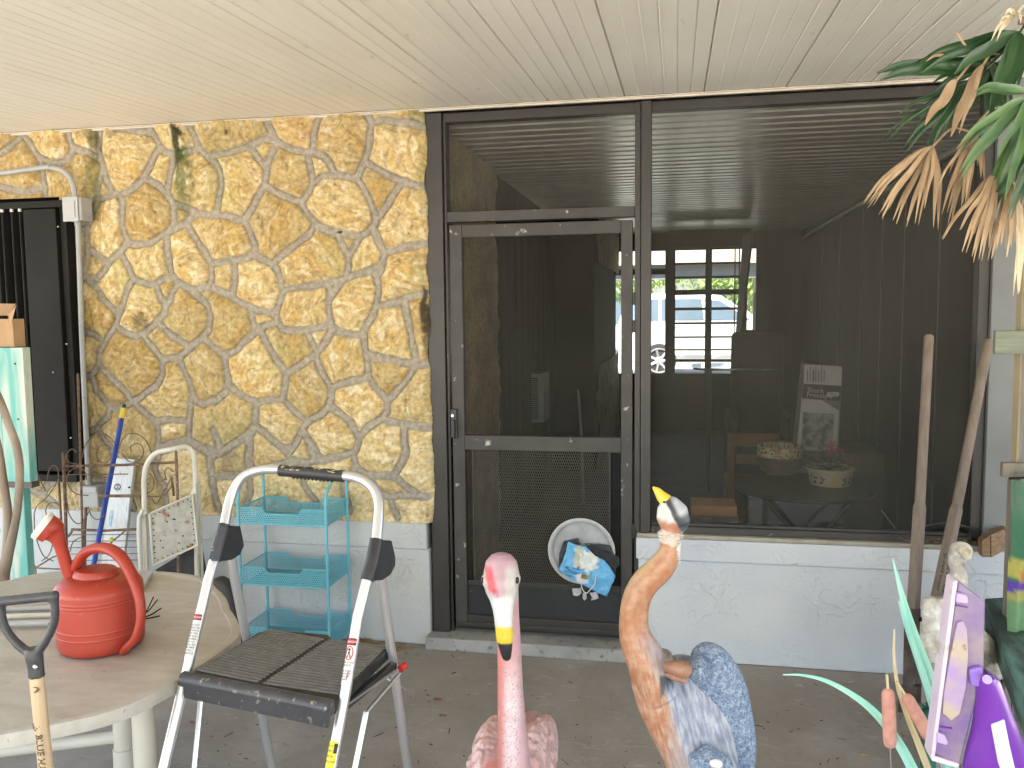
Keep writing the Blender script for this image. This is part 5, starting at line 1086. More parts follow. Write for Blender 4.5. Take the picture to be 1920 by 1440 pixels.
fl_, fr2 = to_floor(up_[1], up_[0]), to_floor(up_[-2], up_[-1])
path = [fl_]+up_[:4]+spline(up_[4:-4], 4)+up_[-4:]+[fr2]
RT = .0145
MB().tube(path, RT, 18, caps=True).build('handrail_frame', M_LALU, ld, smooth=True)
gA = [onplane(u, v) for u, v in ((526,882),(585,887),(645,893))]
gr = MB().tube(spline(gA, 8), .0175, 20).build('grip', M_BLACKPL, ld, smooth=True, angle=50)
tg = MB()
gd = gA[2]-gA[0]
for k in range(11): p = gA[0]+gd*(.22+.06*k)+V(0, -.004, -.0165); tg.ball(p, (.005, .007, .004), 5)
tg.build('grip_ribs', M_BLACKPL, gr, smooth=True)
M_SCUFF = mat('worn_foam', (.40,.34,.24), rough=.9); sc = MB(); rn = random.Random(2)
for k in range(26):
    t = rn.choice([rn.uniform(.06, .26), rn.uniform(.3, .95)]); th = rn.uniform(-.2, .9); p = gA[0]+gd*t+V(0, -math.cos(th+.6)*.0176, math.sin(th+.6)*.0176); sc.ball(p, (rn.uniform(.001, .008), .0012, rn.uniform(.0008, .003)), 4)
sc.build('scuffs', M_SCUFF, gr)
# rear legs and hinge plates
def rear(uvs, x):
    out = []
    for u, v in uvs:
        d = ray(u, v); n = RR; p0 = L_(x, 0, 0); out.append(CAM+d*((p0-CAM)@n)/(d@n))
    return out
for s, uvs in ((-1, [(431, 1040), (459, 1172), (511, 1440)]), (1, [(713, 1075), (739.6, 1240), (765, 1440)])):
    q = rear(uvs, .225 if s > 0 else -.238); a = q[0]; d = q[-1]-q[0]; b = a+d*(a[2]/-d[2])
    MB().tube([a-d*.02, b], .0140, 16).build('rear_leg', M_LALU, ld, smooth=True)
    MB().tube([b+V(0,0,.04), b], .0175, 14).build('rubber_foot', M_BLACKPL, ld, smooth=True)
    f_ = fl_ if s < 0 else fr2; MB().tube([f_+(up_[0]-fl_ if s < 0 else up_[-1]-fr2)*.08, f_], .0180, 14).build('rubber_foot', M_BLACKPL, ld, smooth=True)
yh = at(0,0,0)
def hplate(uvs, x, th):
    pts = rear(uvs, x); return MB().prism(pts, RR*th).build('hinge_plate', mat('hinge_black', (.018,.018,.022), (.026,.026,.03), rough=.35, scale=20) if 'hinge_black' not in bpy.data.materials else bpy.data.materials['hinge_black'], ld, bevel=.004, seg=3)
hplate([(411, 984), (436, 985), (441, 1008), (443, 1022), (436, 1038), (421, 1048), (394, 1052)], -.245, .030)
hplate([(694, 1011), (718, 1012), (725, 1042), (725, 1058), (716, 1076), (701, 1086), (678, 1088)], .214, .030)
for (u, v, x) in ((418, 1026, -.247), (435, 1018, -.247), (704, 1060, .212), (720, 1048, .212)):
    p = rear([(u, v)], x)[0]; MB().ball(p-BK*.002, (.006, .005, .006), 8).build('rivet', M_METAL, ld, smooth=True)
# sleeves of the hinge round the front tube
for pts in ([(421, 983), (412, 1015), (401, 1051)], [(706, 1011), (699, 1050), (688, 1088)]):
    q = [onplane(*p) for p in pts]; MB().tube(q, RT+.0045, 18).build('hinge_sleeve', bpy.data.materials['hinge_black'], ld, smooth=True)
for q in (rear([(420,1028)], -.236)[0],): pass
sc = MB(); rn = random.Random(12); ql = onplane(412, 1028)
for k in range(12): sc.ball(ql+V(rn.uniform(-.012, .020), -.020, rn.uniform(-.010, .012)), (rn.uniform(.002, .006), .0015, rn.uniform(.001, .003)), 4)
sc.build('scuffs', M_SCUFF, ld)
# platform
PZ = .73
def platmat():
    mt, n, l, b = nodes_of('dusty_black_tread')
    tc = n.new('ShaderNodeTexCoord'); a = n.new('ShaderNodeTexNoise'); a.inputs['Scale'].default_value = 28; a.inputs['Detail'].default_value = 6; l.new(tc.outputs['Object'], a.inputs[0])
    r = n.new('ShaderNodeValToRGB'); r.color_ramp.elements[0].position = .42; r.color_ramp.elements[0].color = (.012,.011,.010,1); r.color_ramp.elements[1].position = .68; r.color_ramp.elements[1].color = (.035,.033,.03,1); l.new(a.outputs[0], r.inputs[0])
    c = n.new('ShaderNodeTexNoise'); c.inputs['Scale'].default_value = 75; c.inputs['Detail'].default_value = 3; l.new(tc.outputs['Object'], c.inputs[0])
    mr = n.new('ShaderNodeMapRange'); mr.inputs[1].default_value = .71; mr.inputs[2].default_value = .74; l.new(c.outputs[0], mr.inputs[0])
    mx = n.new('ShaderNodeMix'); mx.data_type = 'RGBA'; l.new(mr.outputs[0], mx.inputs[0]); l.new(r.outputs[0], mx.inputs[6]); mx.inputs[7].default_value = (.35,.33,.30,1); l.new(mx.outputs[2], b.inputs['Base Color']); b.inputs['Roughness'].default_value = .5; return mt
M_TREAD = platmat()
pl_ = MB(); corners = [(-.222, -.150), (.250, -.165), (.214, .175), (.02, .185), (-.02, .215), (-.195, .19), (-.235, .160)]
pl_.prism([L_(x, y, PZ-.036) for x, y in corners], V(0, 0, .032))
plo = pl_.build('platform', M_TREAD, ld, bevel=.006, seg=2)
ri = MB()
for side, (xa, xb) in enumerate(((-.222, -.006), (.006, .238))):
    for k in range(21):
        y = -.145+.0155*k
        xa_, xb_ = xa+.006+(0 if side else .0)*k, xb-(.0018*k if side else 0)
        if not side and y > .175: xa_ += .03
        ri.prism([L_(xa_, y+(.010 if side == 0 else 0), PZ-.004), L_(xb_, y+(0 if side == 0 else .012), PZ-.004), L_(xb_, y+(0 if side == 0 else .012)+.0066, PZ-.004), L_(xa_, y+(.010 if side == 0 else 0)+.0066, PZ-.004)], V(0, 0, .0042))
ri.build('tread_ribs', mat('dusty_rib_rubber', (.17,.165,.15), (.22,.21,.195), rough=.6, scale=30, c3=(.32,.30,.27), s3=80, lo3=.70, hi3=.74), plo)
nose = MB().tube([L_(-.236, -.165, PZ-.018), L_(.245, -.178, PZ-.018)], .021, 20).prism([L_(-.22, -.186, PZ-.020), L_(.246, -.199, PZ-.020), L_(.246, -.196, PZ-.062), L_(-.22, -.183, PZ-.062)], BK*.012)
nose.build('platform_nose', mat('scuffed_black_nose', (.035,.036,.042), (.05,.05,.055), rough=.38, scale=20, c3=(.30,.25,.18), s3=55, lo3=.62, hi3=.72), ld, smooth=True)
for x in (.235,): MB().box(-.012, .012, -.30, .0, -.02, .0, Matrix.Translation(Vector(L_(x+.002, .16, PZ-.035))) @ Matrix.Rotation(math.atan2(BK[1], BK[0])-math.pi/2, 4, 'Z')).build('side_rail', M_BLACKPL, ld, bevel=.003)
MB().tube([L_(.268, .175, PZ-.045), L_(.262, .155, PZ-.050)], .011, 12).build('red_clip', mat('red_plastic', (.5,.02,.02), rough=.4), ld, smooth=True)
# folding links
for a, b in ((L_(.262, .15, PZ-.06), L_(.25, -.02, PZ-.10)), (L_(.25, -.02, PZ-.10), L_(.235, -.22, PZ-.55)), (L_(-.23, -.1, PZ-.05), L_(-.20, -.24, PZ-.55)), (L_(.18, .12, PZ-.05), L_(.26, .24, PZ-.16)), (L_(.245, -.12, PZ-.04), L_(.255, .14, PZ-.05))):
    MB().tube([a, b], .0075, 6, flat=.45).build('link_bar', M_LALU, ld, smooth=False)
# lower steps between the frames, mostly below the picture
for z in (.49, .25):
    y = fy(z); MB().prism([L_(-.24, y-.02, z), L_(.24, y-.02, z), L_(.24, y+.14, z), L_(-.24, y+.14, z)], V(0,0,-.03)).build('step', M_TREAD, ld, bevel=.004) if z < .3 else None
# labels wrapped round the tubes
def tube_label(pa, pb, name, w_ang, material, par, off=.0008, a0=-.3, r=RT):
    t = pb-pa; L = np.linalg.norm(t); t = t/L; s = np.cross(t, V(0, 1, 0)); s = s/np.linalg.norm(s); s = s if s[0] > 0 else -s; f = np.cross(s, t); f = f if f[1] < 0 else -f
    vs = []
    for p in (pa, pb):
        for k in range(7):
            th = a0-w_ang+2*w_ang*k/6; vs.append(p+(f*math.cos(th)+s*math.sin(th))*(r+off))
    return MB().add(vs, [(k, k+1, k+8, k+7) for k in range(6)]).build(name, material, par, smooth=True), (pa, t, s, f)
def tl_text(txt, size, fr, x0, mbx, a0=-.3, yo=0, r=RT, down=False, align='CENTER'):
    pa, t, s, f = fr
    def pl3(x, y, h):
        # letters upright across the tube: x round the tube, y up the tube (t points down)
        th = a0+x/r; return pa+t*(x0-y)+(f*math.cos(th)+s*math.sin(th))*(r+.0012+h)
    def pl2(x, y, h):
        th = a0-y/r+yo; return pa+t*(x0-x)+(f*math.cos(th)+s*math.sin(th))*(r+.0012+h)
    text_mesh(txt, size, mbx, pl2 if down else pl3, depth=.0001, align=align)
M_LABW = mat('label_white', (.66,.66,.64), rough=.4); M_LABR = mat('label_red', (.50,.012,.03), rough=.4); M_LABK = mat('label_ink', (.02,.02,.02), rough=.5); M_LABY = mat('label_yellow', (.75,.62,.02), rough=.4)
def seg(u0, v0, u1, v1): return onplane(u0, v0), onplane(u1, v1)
a, b = seg(375, 1153, 355, 1238); o, fr_l = tube_label(a, b, 'warning_label', .95, M_LABW, ld, a0=.0)
o2, _ = tube_label(a, a+(b-a)*.13, 'danger_patch', .95, M_LABK, o, off=.0011, a0=.0); o3, _ = tube_label(a+(b-a)*.02, a+(b-a)*.11, 'danger_oval', .72, M_LABR, o, off=.0014, a0=.0)
tm = MB(); tl_text('DANGER', .0068, fr_l, np.linalg.norm(b-a)*.066, tm, a0=.0); tm.build('danger_word', M_LABW, o)
tm = MB()
for k in range(12):
    x = np.linalg.norm(b-a)*(.24+.062*k); tl_text(['DO NOT', 'STAND ON', 'OR ABOVE', 'TOP STEP', 'KEEP BODY', 'CENTERED', 'SET ALL', 'FOUR FEET', 'ON FIRM', 'LEVEL', 'SURFACE', ''][k], .0062, fr_l, x, tm, a0=.0)
tm.build('small_print', M_LABK, o)
a, b = seg(664, 1198, 650, 1286); o, fr_r = tube_label(a, b, 'warning_label', 1.0, M_LABW, ld, a0=-.15)
tube_label(a, a+(b-a)*.15, 'danger_patch', 1.0, M_LABK, o, off=.0011, a0=-.15); tube_label(a+(b-a)*.025, a+(b-a)*.125, 'danger_oval', .75, M_LABR, o, off=.0014, a0=-.15)
tm = MB(); tl_text('DANGER', .0072, fr_r, np.linalg.norm(b-a)*.078, tm, a0=-.15); tm.build('danger_word', M_LABW, o)
pa, t, s, f = fr_r
def rp(x, d, off): th = -.15+x/RT; return pa+t*d+(f*math.cos(th)+s*math.sin(th))*(RT+off)
Lr = np.linalg.norm(b-a); cdl = Lr*.32
tm = MB(); tm.tube([rp(.0095*math.cos(q), cdl+.017*math.sin(q), .0012) for q in np.linspace(0, 6.283, 29)], .0013, 5, caps=False); tm.tube([rp(-.007, cdl-.012, .0012), rp(.007, cdl+.012, .0012)], .001, 5); tm.build('no_symbol', M_LABR, o)
tm = MB(); tm.ball(rp(0, cdl-.009, .001), .003, 5); tm.tube([rp(0, cdl-.005, .001), rp(0, cdl+.004, .001)], .0022, 5); tm.tube([rp(-.002, cdl+.004, .001), rp(-.004, cdl+.012, .001)], .001, 5); tm.tube([rp(.002, cdl+.004, .001), rp(.003, cdl+.012, .001)], .001, 5)
for k in range(7): tl_text(['NEVER STAND', 'ON BACK', '', 'KEEP AWAY', 'FROM LIVE', 'ELECTRIC', 'WIRES'][k], .0055, fr_r, Lr*(.52+.06*k), tm, a0=-.3)
tm.build('pictogram_and_print', M_LABK, o)
tm = MB(); q = [rp(.007, Lr*.70, .0013), rp(.003, Lr*.78, .0013), rp(.0065, Lr*.78, .0013), rp(.003, Lr*.86, .0013)]; tm.tube(q, .0012, 5); tm.build('lightning_mark', M_LABR, o)
a, b = seg(630, 1390, 616, 1466); o, fr_y = tube_label(a, b, 'rating_label', 1.0, M_LABY, ld, a0=-.15)
tube_label(a+(b-a)*.05, a+(b-a)*.3, 'black_square', .3, M_LABK, o, off=.0011, a0=.5); tm = MB()
for k in range(4): tl_text(['DUTY RATING', 'TYPE II', '225 LB', 'MAX LOAD'][k], .0062, fr_y, np.linalg.norm(b-a)*(.12+.13*k), tm, a0=-.35)
tm.build('small_print', M_LABK, o)
# ================================================================== PATCH ON THE DOOR GRILLE
YD = .0
lid = thing('patched_lid', 'round translucent white lid with crumpled sky-blue packet taped over a hole in the door grille', 'lid', tuple(at(1090, 1040, YD)))
lc = at(1090, 1033, YD); rl = 64*px(YD)
ML = Matrix.Rotation(R(90), 4, 'X')
M_LID = mat('clouded_plastic', (.36,.37,.38), (.46,.47,.48), rough=.3, scale=14, lo=.4, hi=.6, trans=.15)
MB().lathe([(.001, -.004), (rl*.86, -.004), (rl*.88, .006), (rl*.93, .010), (rl*.99, .008), (rl, .0), (rl*.97, -.008), (.001, -.008)], tuple(lc), 56, M=ML, sy=1.0, sx=.98).build('disc', M_LID, lid, smooth=True, angle=50)
MB().tube([(lc[0]+rl*.985*math.cos(a), lc[1]-.004, lc[2]+rl*.985*math.sin(a)) for a in np.linspace(0, 6.283, 49)], .0045, 8, caps=False).build('rim', mat('lid_rim', (.42,.41,.38), (.55,.54,.50), rough=.4, scale=30), lid, smooth=True)
l_ = lambda u, v, dy=0: at(1000+u/7.2, 940+v/7.2, YD-.02+dy)
def sheet(pts, name, m_, dy=0, th=.012, seed=0):
    return MB().prism([l_(u, v, dy) for u, v in pts], (0, th, 0)).build(name, m_, lid, bevel=.002)
def packetcol(co):
    o = l_(0, 0); k = px(YD-.02)/7.2; u = (co[:, 0]-o[0])/k; v = -(co[:, 2]-o[2])/k
    n = fbm(co[:, 0]*60, co[:, 2]*60, 3, 3); c = np.tile(V(.13,.40,.66), (len(co), 1))*(1+.25*n)[:, None]
    a = (((u-640)/70)**2+((v-760)/170)**2) < 1+n; c[a] = (.48,.46,.38)
    a = (((u-780)/120)**2+((v-800)/150)**2) < 1+.8*n; c[a] = (.66,.68,.64)
    a = ((u > 450) & (v > 880) & (u < 640) & (v < 1040) & (n > .05)); c[a] = (.05,.12,.25)
    a = (u > 600) & (u < 770) & (v > 980) & (v < 1110); c[a] = (.62,.64,.66)
    return np.clip(c, .01, 1)
pk_ = MB(); outl = [(470,545),(590,590),(710,610),(840,740),(950,790),(1030,880),(1105,1010),(1090,1070),(1060,1120),(990,1280),(860,1230),(760,1170),(600,1090),(520,1050),(340,930),(390,830),(440,680)]
cu = (740, 900); rings = 14; vs = []; NN = 68
ol = []
for i in range(len(outl)):
    a, b = outl[i], outl[(i+1) % len(outl)]
    for k in range(4): ol.append((a[0]+(b[0]-a[0])*k/4, a[1]+(b[1]-a[1])*k/4))
for r_i in range(rings+1):
    t = r_i/rings
    for (u, v) in ol:
        uu, vv = cu[0]+(u-cu[0])*t, cu[1]+(v-cu[1])*t
        fold = .012*abs(gnoise(np.array(uu/160.), np.array(vv/160.), 3))+.004*float(gnoise(np.array(uu/40.), np.array(vv/40.), 5))
        vs.append(l_(uu, vv, -.014-fold-.008*(1-t)))
pk_.add(vs, [(i*NN+j, i*NN+(j+1) % NN, (i+1)*NN+(j+1) % NN, (i+1)*NN+j) for i in range(rings) for j in range(NN)])
po_ = pk_.build('blue_packet', tint_mat('glossy_blue_card', rough=.35, bump=.1, var=.08), lid, smooth=True, angle=25, paint=packetcol)
md_ = po_.modifiers.new('s', 'SOLIDIFY'); md_.thickness = .004; md_.offset = 1
M_TAPE = mat('torn_black_mesh', (.018,.019,.022), (.05,.05,.055), rough=.6, scale=40, bump=.5, bscale=120)
tb_ = MB(); rn = random.Random(4)
for k in range(16):
    y0 = 600+k*9; tb_.tube([l_(*q) for q in spline([(700+rn.uniform(-20, 30), y0-30), (830, y0+rn.uniform(-20, 10)), (950, y0+60+rn.uniform(-15, 15)), (1080, y0+130+rn.uniform(-10, 30)), (1150+rn.uniform(-30, 20), y0+140)], 4)], .0022, 5)
tb_.prism([l_(u, v, .004) for u, v in ((720,590),(880,575),(1040,600),(1090,720),(1160,760),(1120,900),(1110,1040),(1060,960),(960,800),(820,720))], (0, .006, 0)); tb_.prism([l_(u, v, .004) for u, v in ((410,540),(600,500),(640,590),(470,560),(440,680),(400,800),(340,900),(350,700))], (0, .006, 0))
tb_.build('torn_screen', M_TAPE, lid)
fz = MB()
for pts in (((520,1180),(640,1170),(650,1240),(600,1280),(540,1270)), ((760,1240),(860,1220),(880,1310),(780,1340),(790,1290))): fz.prism([l_(u, v, .002) for u, v in pts], (0, .006, 0))
fz.prism([l_(u, v, -.004) for u, v in ((670,1240),(710,1230),(720,1310),(690,1340),(665,1310))], (0, .008, 0)); fz.build('tape_scraps', mat('clear_tape', (.30,.31,.32), (.5,.51,.52), rough=.4, scale=60), lid)
MB().tube([l_(*q, -.035) for q in spline([(640,1100),(665,1190),(715,1240),(770,1190),(830,1110),(845,1000)], 6)], .0025, 8).build('white_cord', M_WHITEPIN, lid, smooth=True)
MB().prism([l_(u, v, -.034) for u, v in ((655,980),(755,1005),(725,1060),(635,1035))], (0, .004, 0)).build('printed_label', mat('printed_tan', (.45,.33,.10), (.10,.08,.05), rough=.5, scale=160, lo=.45, hi=.55), lid)
# ================================================================== FLAMINGO
YF1 = -2.05; kf = px(YF1)
f_ = lambda u, v, dy=0: at(u, v, YF1+dy)
fl = thing('flamingo_statue', 'pink painted flamingo statue facing the camera with yellow and black bill hanging down', 'flamingo statue', tuple(f_(955, 1440)*V(1,1,0)))
mb = MB()
# head: an egg with cheeks, from crown down to the bill
S = [(940,1036,8,.0),(940,1040,20,-.0),(940,1052,31,-.005),(940,1072,35,-.012),(940,1090,36,-.020),(941,1108,32,-.030),(942,1124,25,-.040),(943,1142,20.5,-.050),(944,1158,18.5,-.056),(945,1178,17.5,-.060),(946,1198,16.5,-.062),(948,1214,13.5,-.062),(949,1226,11,-.060),(950,1235,8.5,-.057),(950.5,1239,4,-.055)]
mb.tube([f_(u, v, dy) for u, v, w, dy in S], [(w*kf, w*kf*(.80 if v < 1110 else .62)) for u, v, w, dy in S], 28, up=(0, 1, 0))
for s in (-1, 1): mb.ball(tuple(f_(940+s*26, 1086, -.018)), (9*kf, .030, 17*kf), 10)
NK = [(943,1056,22,.018),(946,1080,25,.040),(949,1110,25,.048),(951,1150,24,.045),(954,1200,24,.036),(956,1260,25,.026),(958,1320,27,.014),(961,1380,30,.006),(964,1440,33,.0),(967,1520,40,.02),(968,1600,52,.07)]
ns = spline(NK, 4); mb.tube([f_(p[0], p[1], p[3]) for p in ns], [p[2]*kf for p in ns], 26)
bc_ = f_(957, 1470, .17)
mb.ball(tuple(bc_), (.105, .235, .140), 20)
mb.ball(tuple(bc_+V(0, .24, -.02)), (.06, .20, .07), 12); mb.ball(tuple(bc_+V(0,-.12,-.03)), (.085, .10, .12), 12)
C1 = f_(940, 1090, -.02)
def flampaint(co):
    n = len(co); z = co[:, 2]; x = co[:, 0]-(C1[0]+(C1[2]-z)*.06)
    Zv = lambda v: f_(945, v, -.05)[2]
    nn = fbm(co[:, 0]*70, z*40, 3, 3); n9 = gnoise(co[:, 0]*230, z*90, 13)
    def mixc(c, k, col):
        k = np.clip(k, 0, 1)[:, None]; return c*(1-k)+np.array(col)*k
    front = sstep(YF1+.016, YF1+.008, co[:, 1]); head = sstep(Zv(1152), Zv(1146), z); bill = sstep(Zv(1247), Zv(1243), z)*sstep(YF1-.006, YF1-.010, co[:, 1])
    xe = co[:, 0]-f_(957, 1300)[0]
    c = np.tile(V(.66,.25,.23), (n, 1)); c = mixc(c, .5+xe/.05, (.68,.44,.48))
    body = sstep(YF1+.06, YF1+.075, co[:, 1]); c = mixc(c, body, (.64,.38,.38))
    wh = front*(1-body)*sstep(.026, .010, np.abs(xe-.006))*sstep(Zv(1240), Zv(1330), z)*.75; c = mixc(c, wh*(1+nn), (.72,.60,.64))
    sp = (gnoise(co[:, 0]*250, z*200, 5) > .46)*front*(1-body)*sstep(.034, .026, np.abs(xe))*sstep(Zv(1255), Zv(1285), z); c = mixc(c, sp*.75, (.28,.19,.23))
    hb = np.clip(head+bill, 0, 1); c = mixc(c, hb, (.54,.34,.40))
    c = mixc(c, head*sstep(.010, .024, np.abs(x)+.012*nn)*sstep(Zv(1058), Zv(1076), z+.01*nn)*.9, (.56,.53,.50))
    c = mixc(c, bill*sstep(Zv(1108), Zv(1126), z+.014*nn+.006*n9), (.62,.64,.65))
    c = mixc(c, head*sstep(.25, .55, np.abs(nn))*sstep(Zv(1080), Zv(1110), z)*.5, (.62,.56,.52))
    tk_ = sstep(.018, .006, np.abs(x+.021+.25*(z-Zv(1090)))+.006*nn)*sstep(Zv(1058), Zv(1074), z)*sstep(Zv(1124), Zv(1104), z+.012*nn); c = mixc(c, head*tk_, (.62,.09,.11))
    c = mixc(c, bill*sstep(Zv(1168), Zv(1172), z+.002*nn), (.72,.55,.04)); c = mixc(c, bill*sstep(Zv(1199), Zv(1201.5), z+.002*nn), (.026,.026,.028))
    return c*.80
M_FLAM = tint_mat('painted_pink_resin', rough=.38, bump=.25, bscale=120, bdist=.002, var=.08, vscale=40, coat=.1)
fb = mb.build('body', M_FLAM, fl, remesh=.0028, paint=flampaint)
M_EYE = mat('eye_black', (.012,.010,.008), rough=.15)
for u, s in ((908, -1), (970, 1)):
    c_ = f_(u, 1086, -.026); ring = MB().ball(tuple(c_+V(0,.002,0)), (5.5*kf, .016, 9*kf), 12).build('eye_rim', mat('eye_white', (.60,.58,.54), rough=.4) if 'eye_white' not in bpy.data.materials else bpy.data.materials['eye_white'], fl, smooth=True)
    MB().ball(tuple(c_+V(s*.001,-.006,0)), (4*kf, .013, 7*kf), 12).build('eye', M_EYE, fl, smooth=True)
# wings folded over both flanks
def featherm(name, ca, cb):
    mt, n, l, b = nodes_of(name)
    tc = n.new('ShaderNodeTexCoord'); mp = n.new('ShaderNodeMapping'); mp.inputs['Scale'].default_value = (1, .8, .75); l.new(tc.outputs['Object'], mp.inputs[0])
    nz = n.new('ShaderNodeTexNoise'); nz.inputs['Scale'].default_value = 22; nz.inputs['Detail'].default_value = 5; l.new(mp.outputs[0], nz.inputs[0])
    r = n.new('ShaderNodeValToRGB'); r.color_ramp.elements[0].position = .35; r.color_ramp.elements[1].position = .65; r.color_ramp.elements[0].color = (*ca, 1); r.color_ramp.elements[1].color = (*cb, 1); l.new(nz.outputs[0], r.inputs[0]); l.new(r.outputs[0], b.inputs['Base Color'])
    vo = n.new('ShaderNodeTexVoronoi'); vo.inputs['Scale'].default_value = 62; vo.inputs['Randomness'].default_value = .75; l.new(mp.outputs[0], vo.inputs[0])
    bp_ = n.new('ShaderNodeBump'); bp_.inputs['Strength'].default_value = .9; bp_.inputs['Distance'].default_value = .006; bp_.invert = True; l.new(vo.outputs['Distance'], bp_.inputs['Height'])
    b2 = n.new('ShaderNodeBump'); b2.inputs['Strength'].default_value = .4; b2.inputs['Distance'].default_value = .003; n4 = n.new('ShaderNodeTexNoise'); n4.inputs['Scale'].default_value = 150; l.new(mp.outputs[0], n4.inputs[0]); l.new(n4.outputs[0], b2.inputs['Height']); l.new(bp_.outputs[0], b2.inputs['Normal']); l.new(b2.outputs[0], b.inputs['Normal']); b.inputs['Roughness'].default_value = .45; return mt
M_FEA = featherm('pink_feather_paint', (.60,.36,.34), (.68,.49,.50))
for s in (-1, 1):
    wg = MB(); 
    wg.ball(tuple(bc_+V(s*.055, .02, .0)), (.066, .20, .148), 16); wg.ball(tuple(bc_+V(s*.050, .20, -.03)), (.05, .20, .10), 14)
    rn = random.Random(5+s)
    for k in range(190):
        ph = R(rn.uniform(-70, 85)); th = R(rn.uniform(0, 180)); n_ = V(s*math.cos(ph)*math.sin(th), -math.cos(ph)*math.cos(th), math.sin(ph)); p = bc_+V(s*.055, .02, 0)+n_*V(.066, .20, .148)
        wg.ball(tuple(p), (.008, .010, .013), 5)
    wg.build('wing', M_FEA, fl, remesh=.0035)
for s in (-1, 1): MB().tube([bc_+V(s*.045, .02, -.12), bc_+V(s*.05, .05, -.12-(bc_[2]-.16)*.5), bc_+V(s*.05, .02, -(bc_[2]-.03))], [.016, .012, .014], 12).build('leg', M_FEA, fl, smooth=True)
MB().lathe([(.01, 0), (.17, 0), (.175, .015), (.15, .03), (.01, .035)], (bc_[0], bc_[1], 0), 28, sy=1.2).build('base', M_STEP, fl, smooth=True)

# ================================================================== HERON / GOOSE-NECKED BIRD
YH1 = -2.0; kh = px(YH1)
g_ = lambda zx, zy, dy=0: at(1120+zx/2.57, 880+zy/2.57, YH1+dy)     # traced at 2.57 times
hs_ = kh/2.57
he = thing('heron_statue', 'tall heron statue with orange S neck, blue mottled back and yellow beak raised', 'heron statue', tuple(g_(480, 1440)*V(1,1,0)))
mb = MB()
NS = [(372,262,50),(352,300,50),(350,345,52),(350,390,57),(330,440,66),(290,490,72),(240,535,74),(203,590,74),(183,650,75),(175,720,77),(180,790,84),(205,860,98),(240,930,105),(275,1010,108),(320,1090,112)]
ns = spline(NS, 4); mb.tube([g_(p[0], p[1], 0) for p in ns], [(p[2]*hs_*(.86 if p[1] < 500 else 1), p[2]*hs_*.92) for p in ns], 28)
CH = [(240,900,110),(262,1000,120),(300,1100,130),(350,1210,130),(410,1330,130),(460,1440,130),(520,1560,110)]
cs = spline(CH, 4); mb.tube([g_(p[0]+12, p[1], .02) for p in cs], [p[2]*hs_ for p in cs], 24)
# trunk of the body
BD = [(330,960,70),(400,985,135),(480,1060,190),(520,1160,215),(545,1270,215),(560,1390,200),(570,1500,165),(580,1620,100)]
bs = spline(BD, 4); mb.tube([g_(p[0]-5, p[1], .075) for p in bs], [(p[2]*hs_*.92, p[2]*hs_*.75) for p in bs], 28)
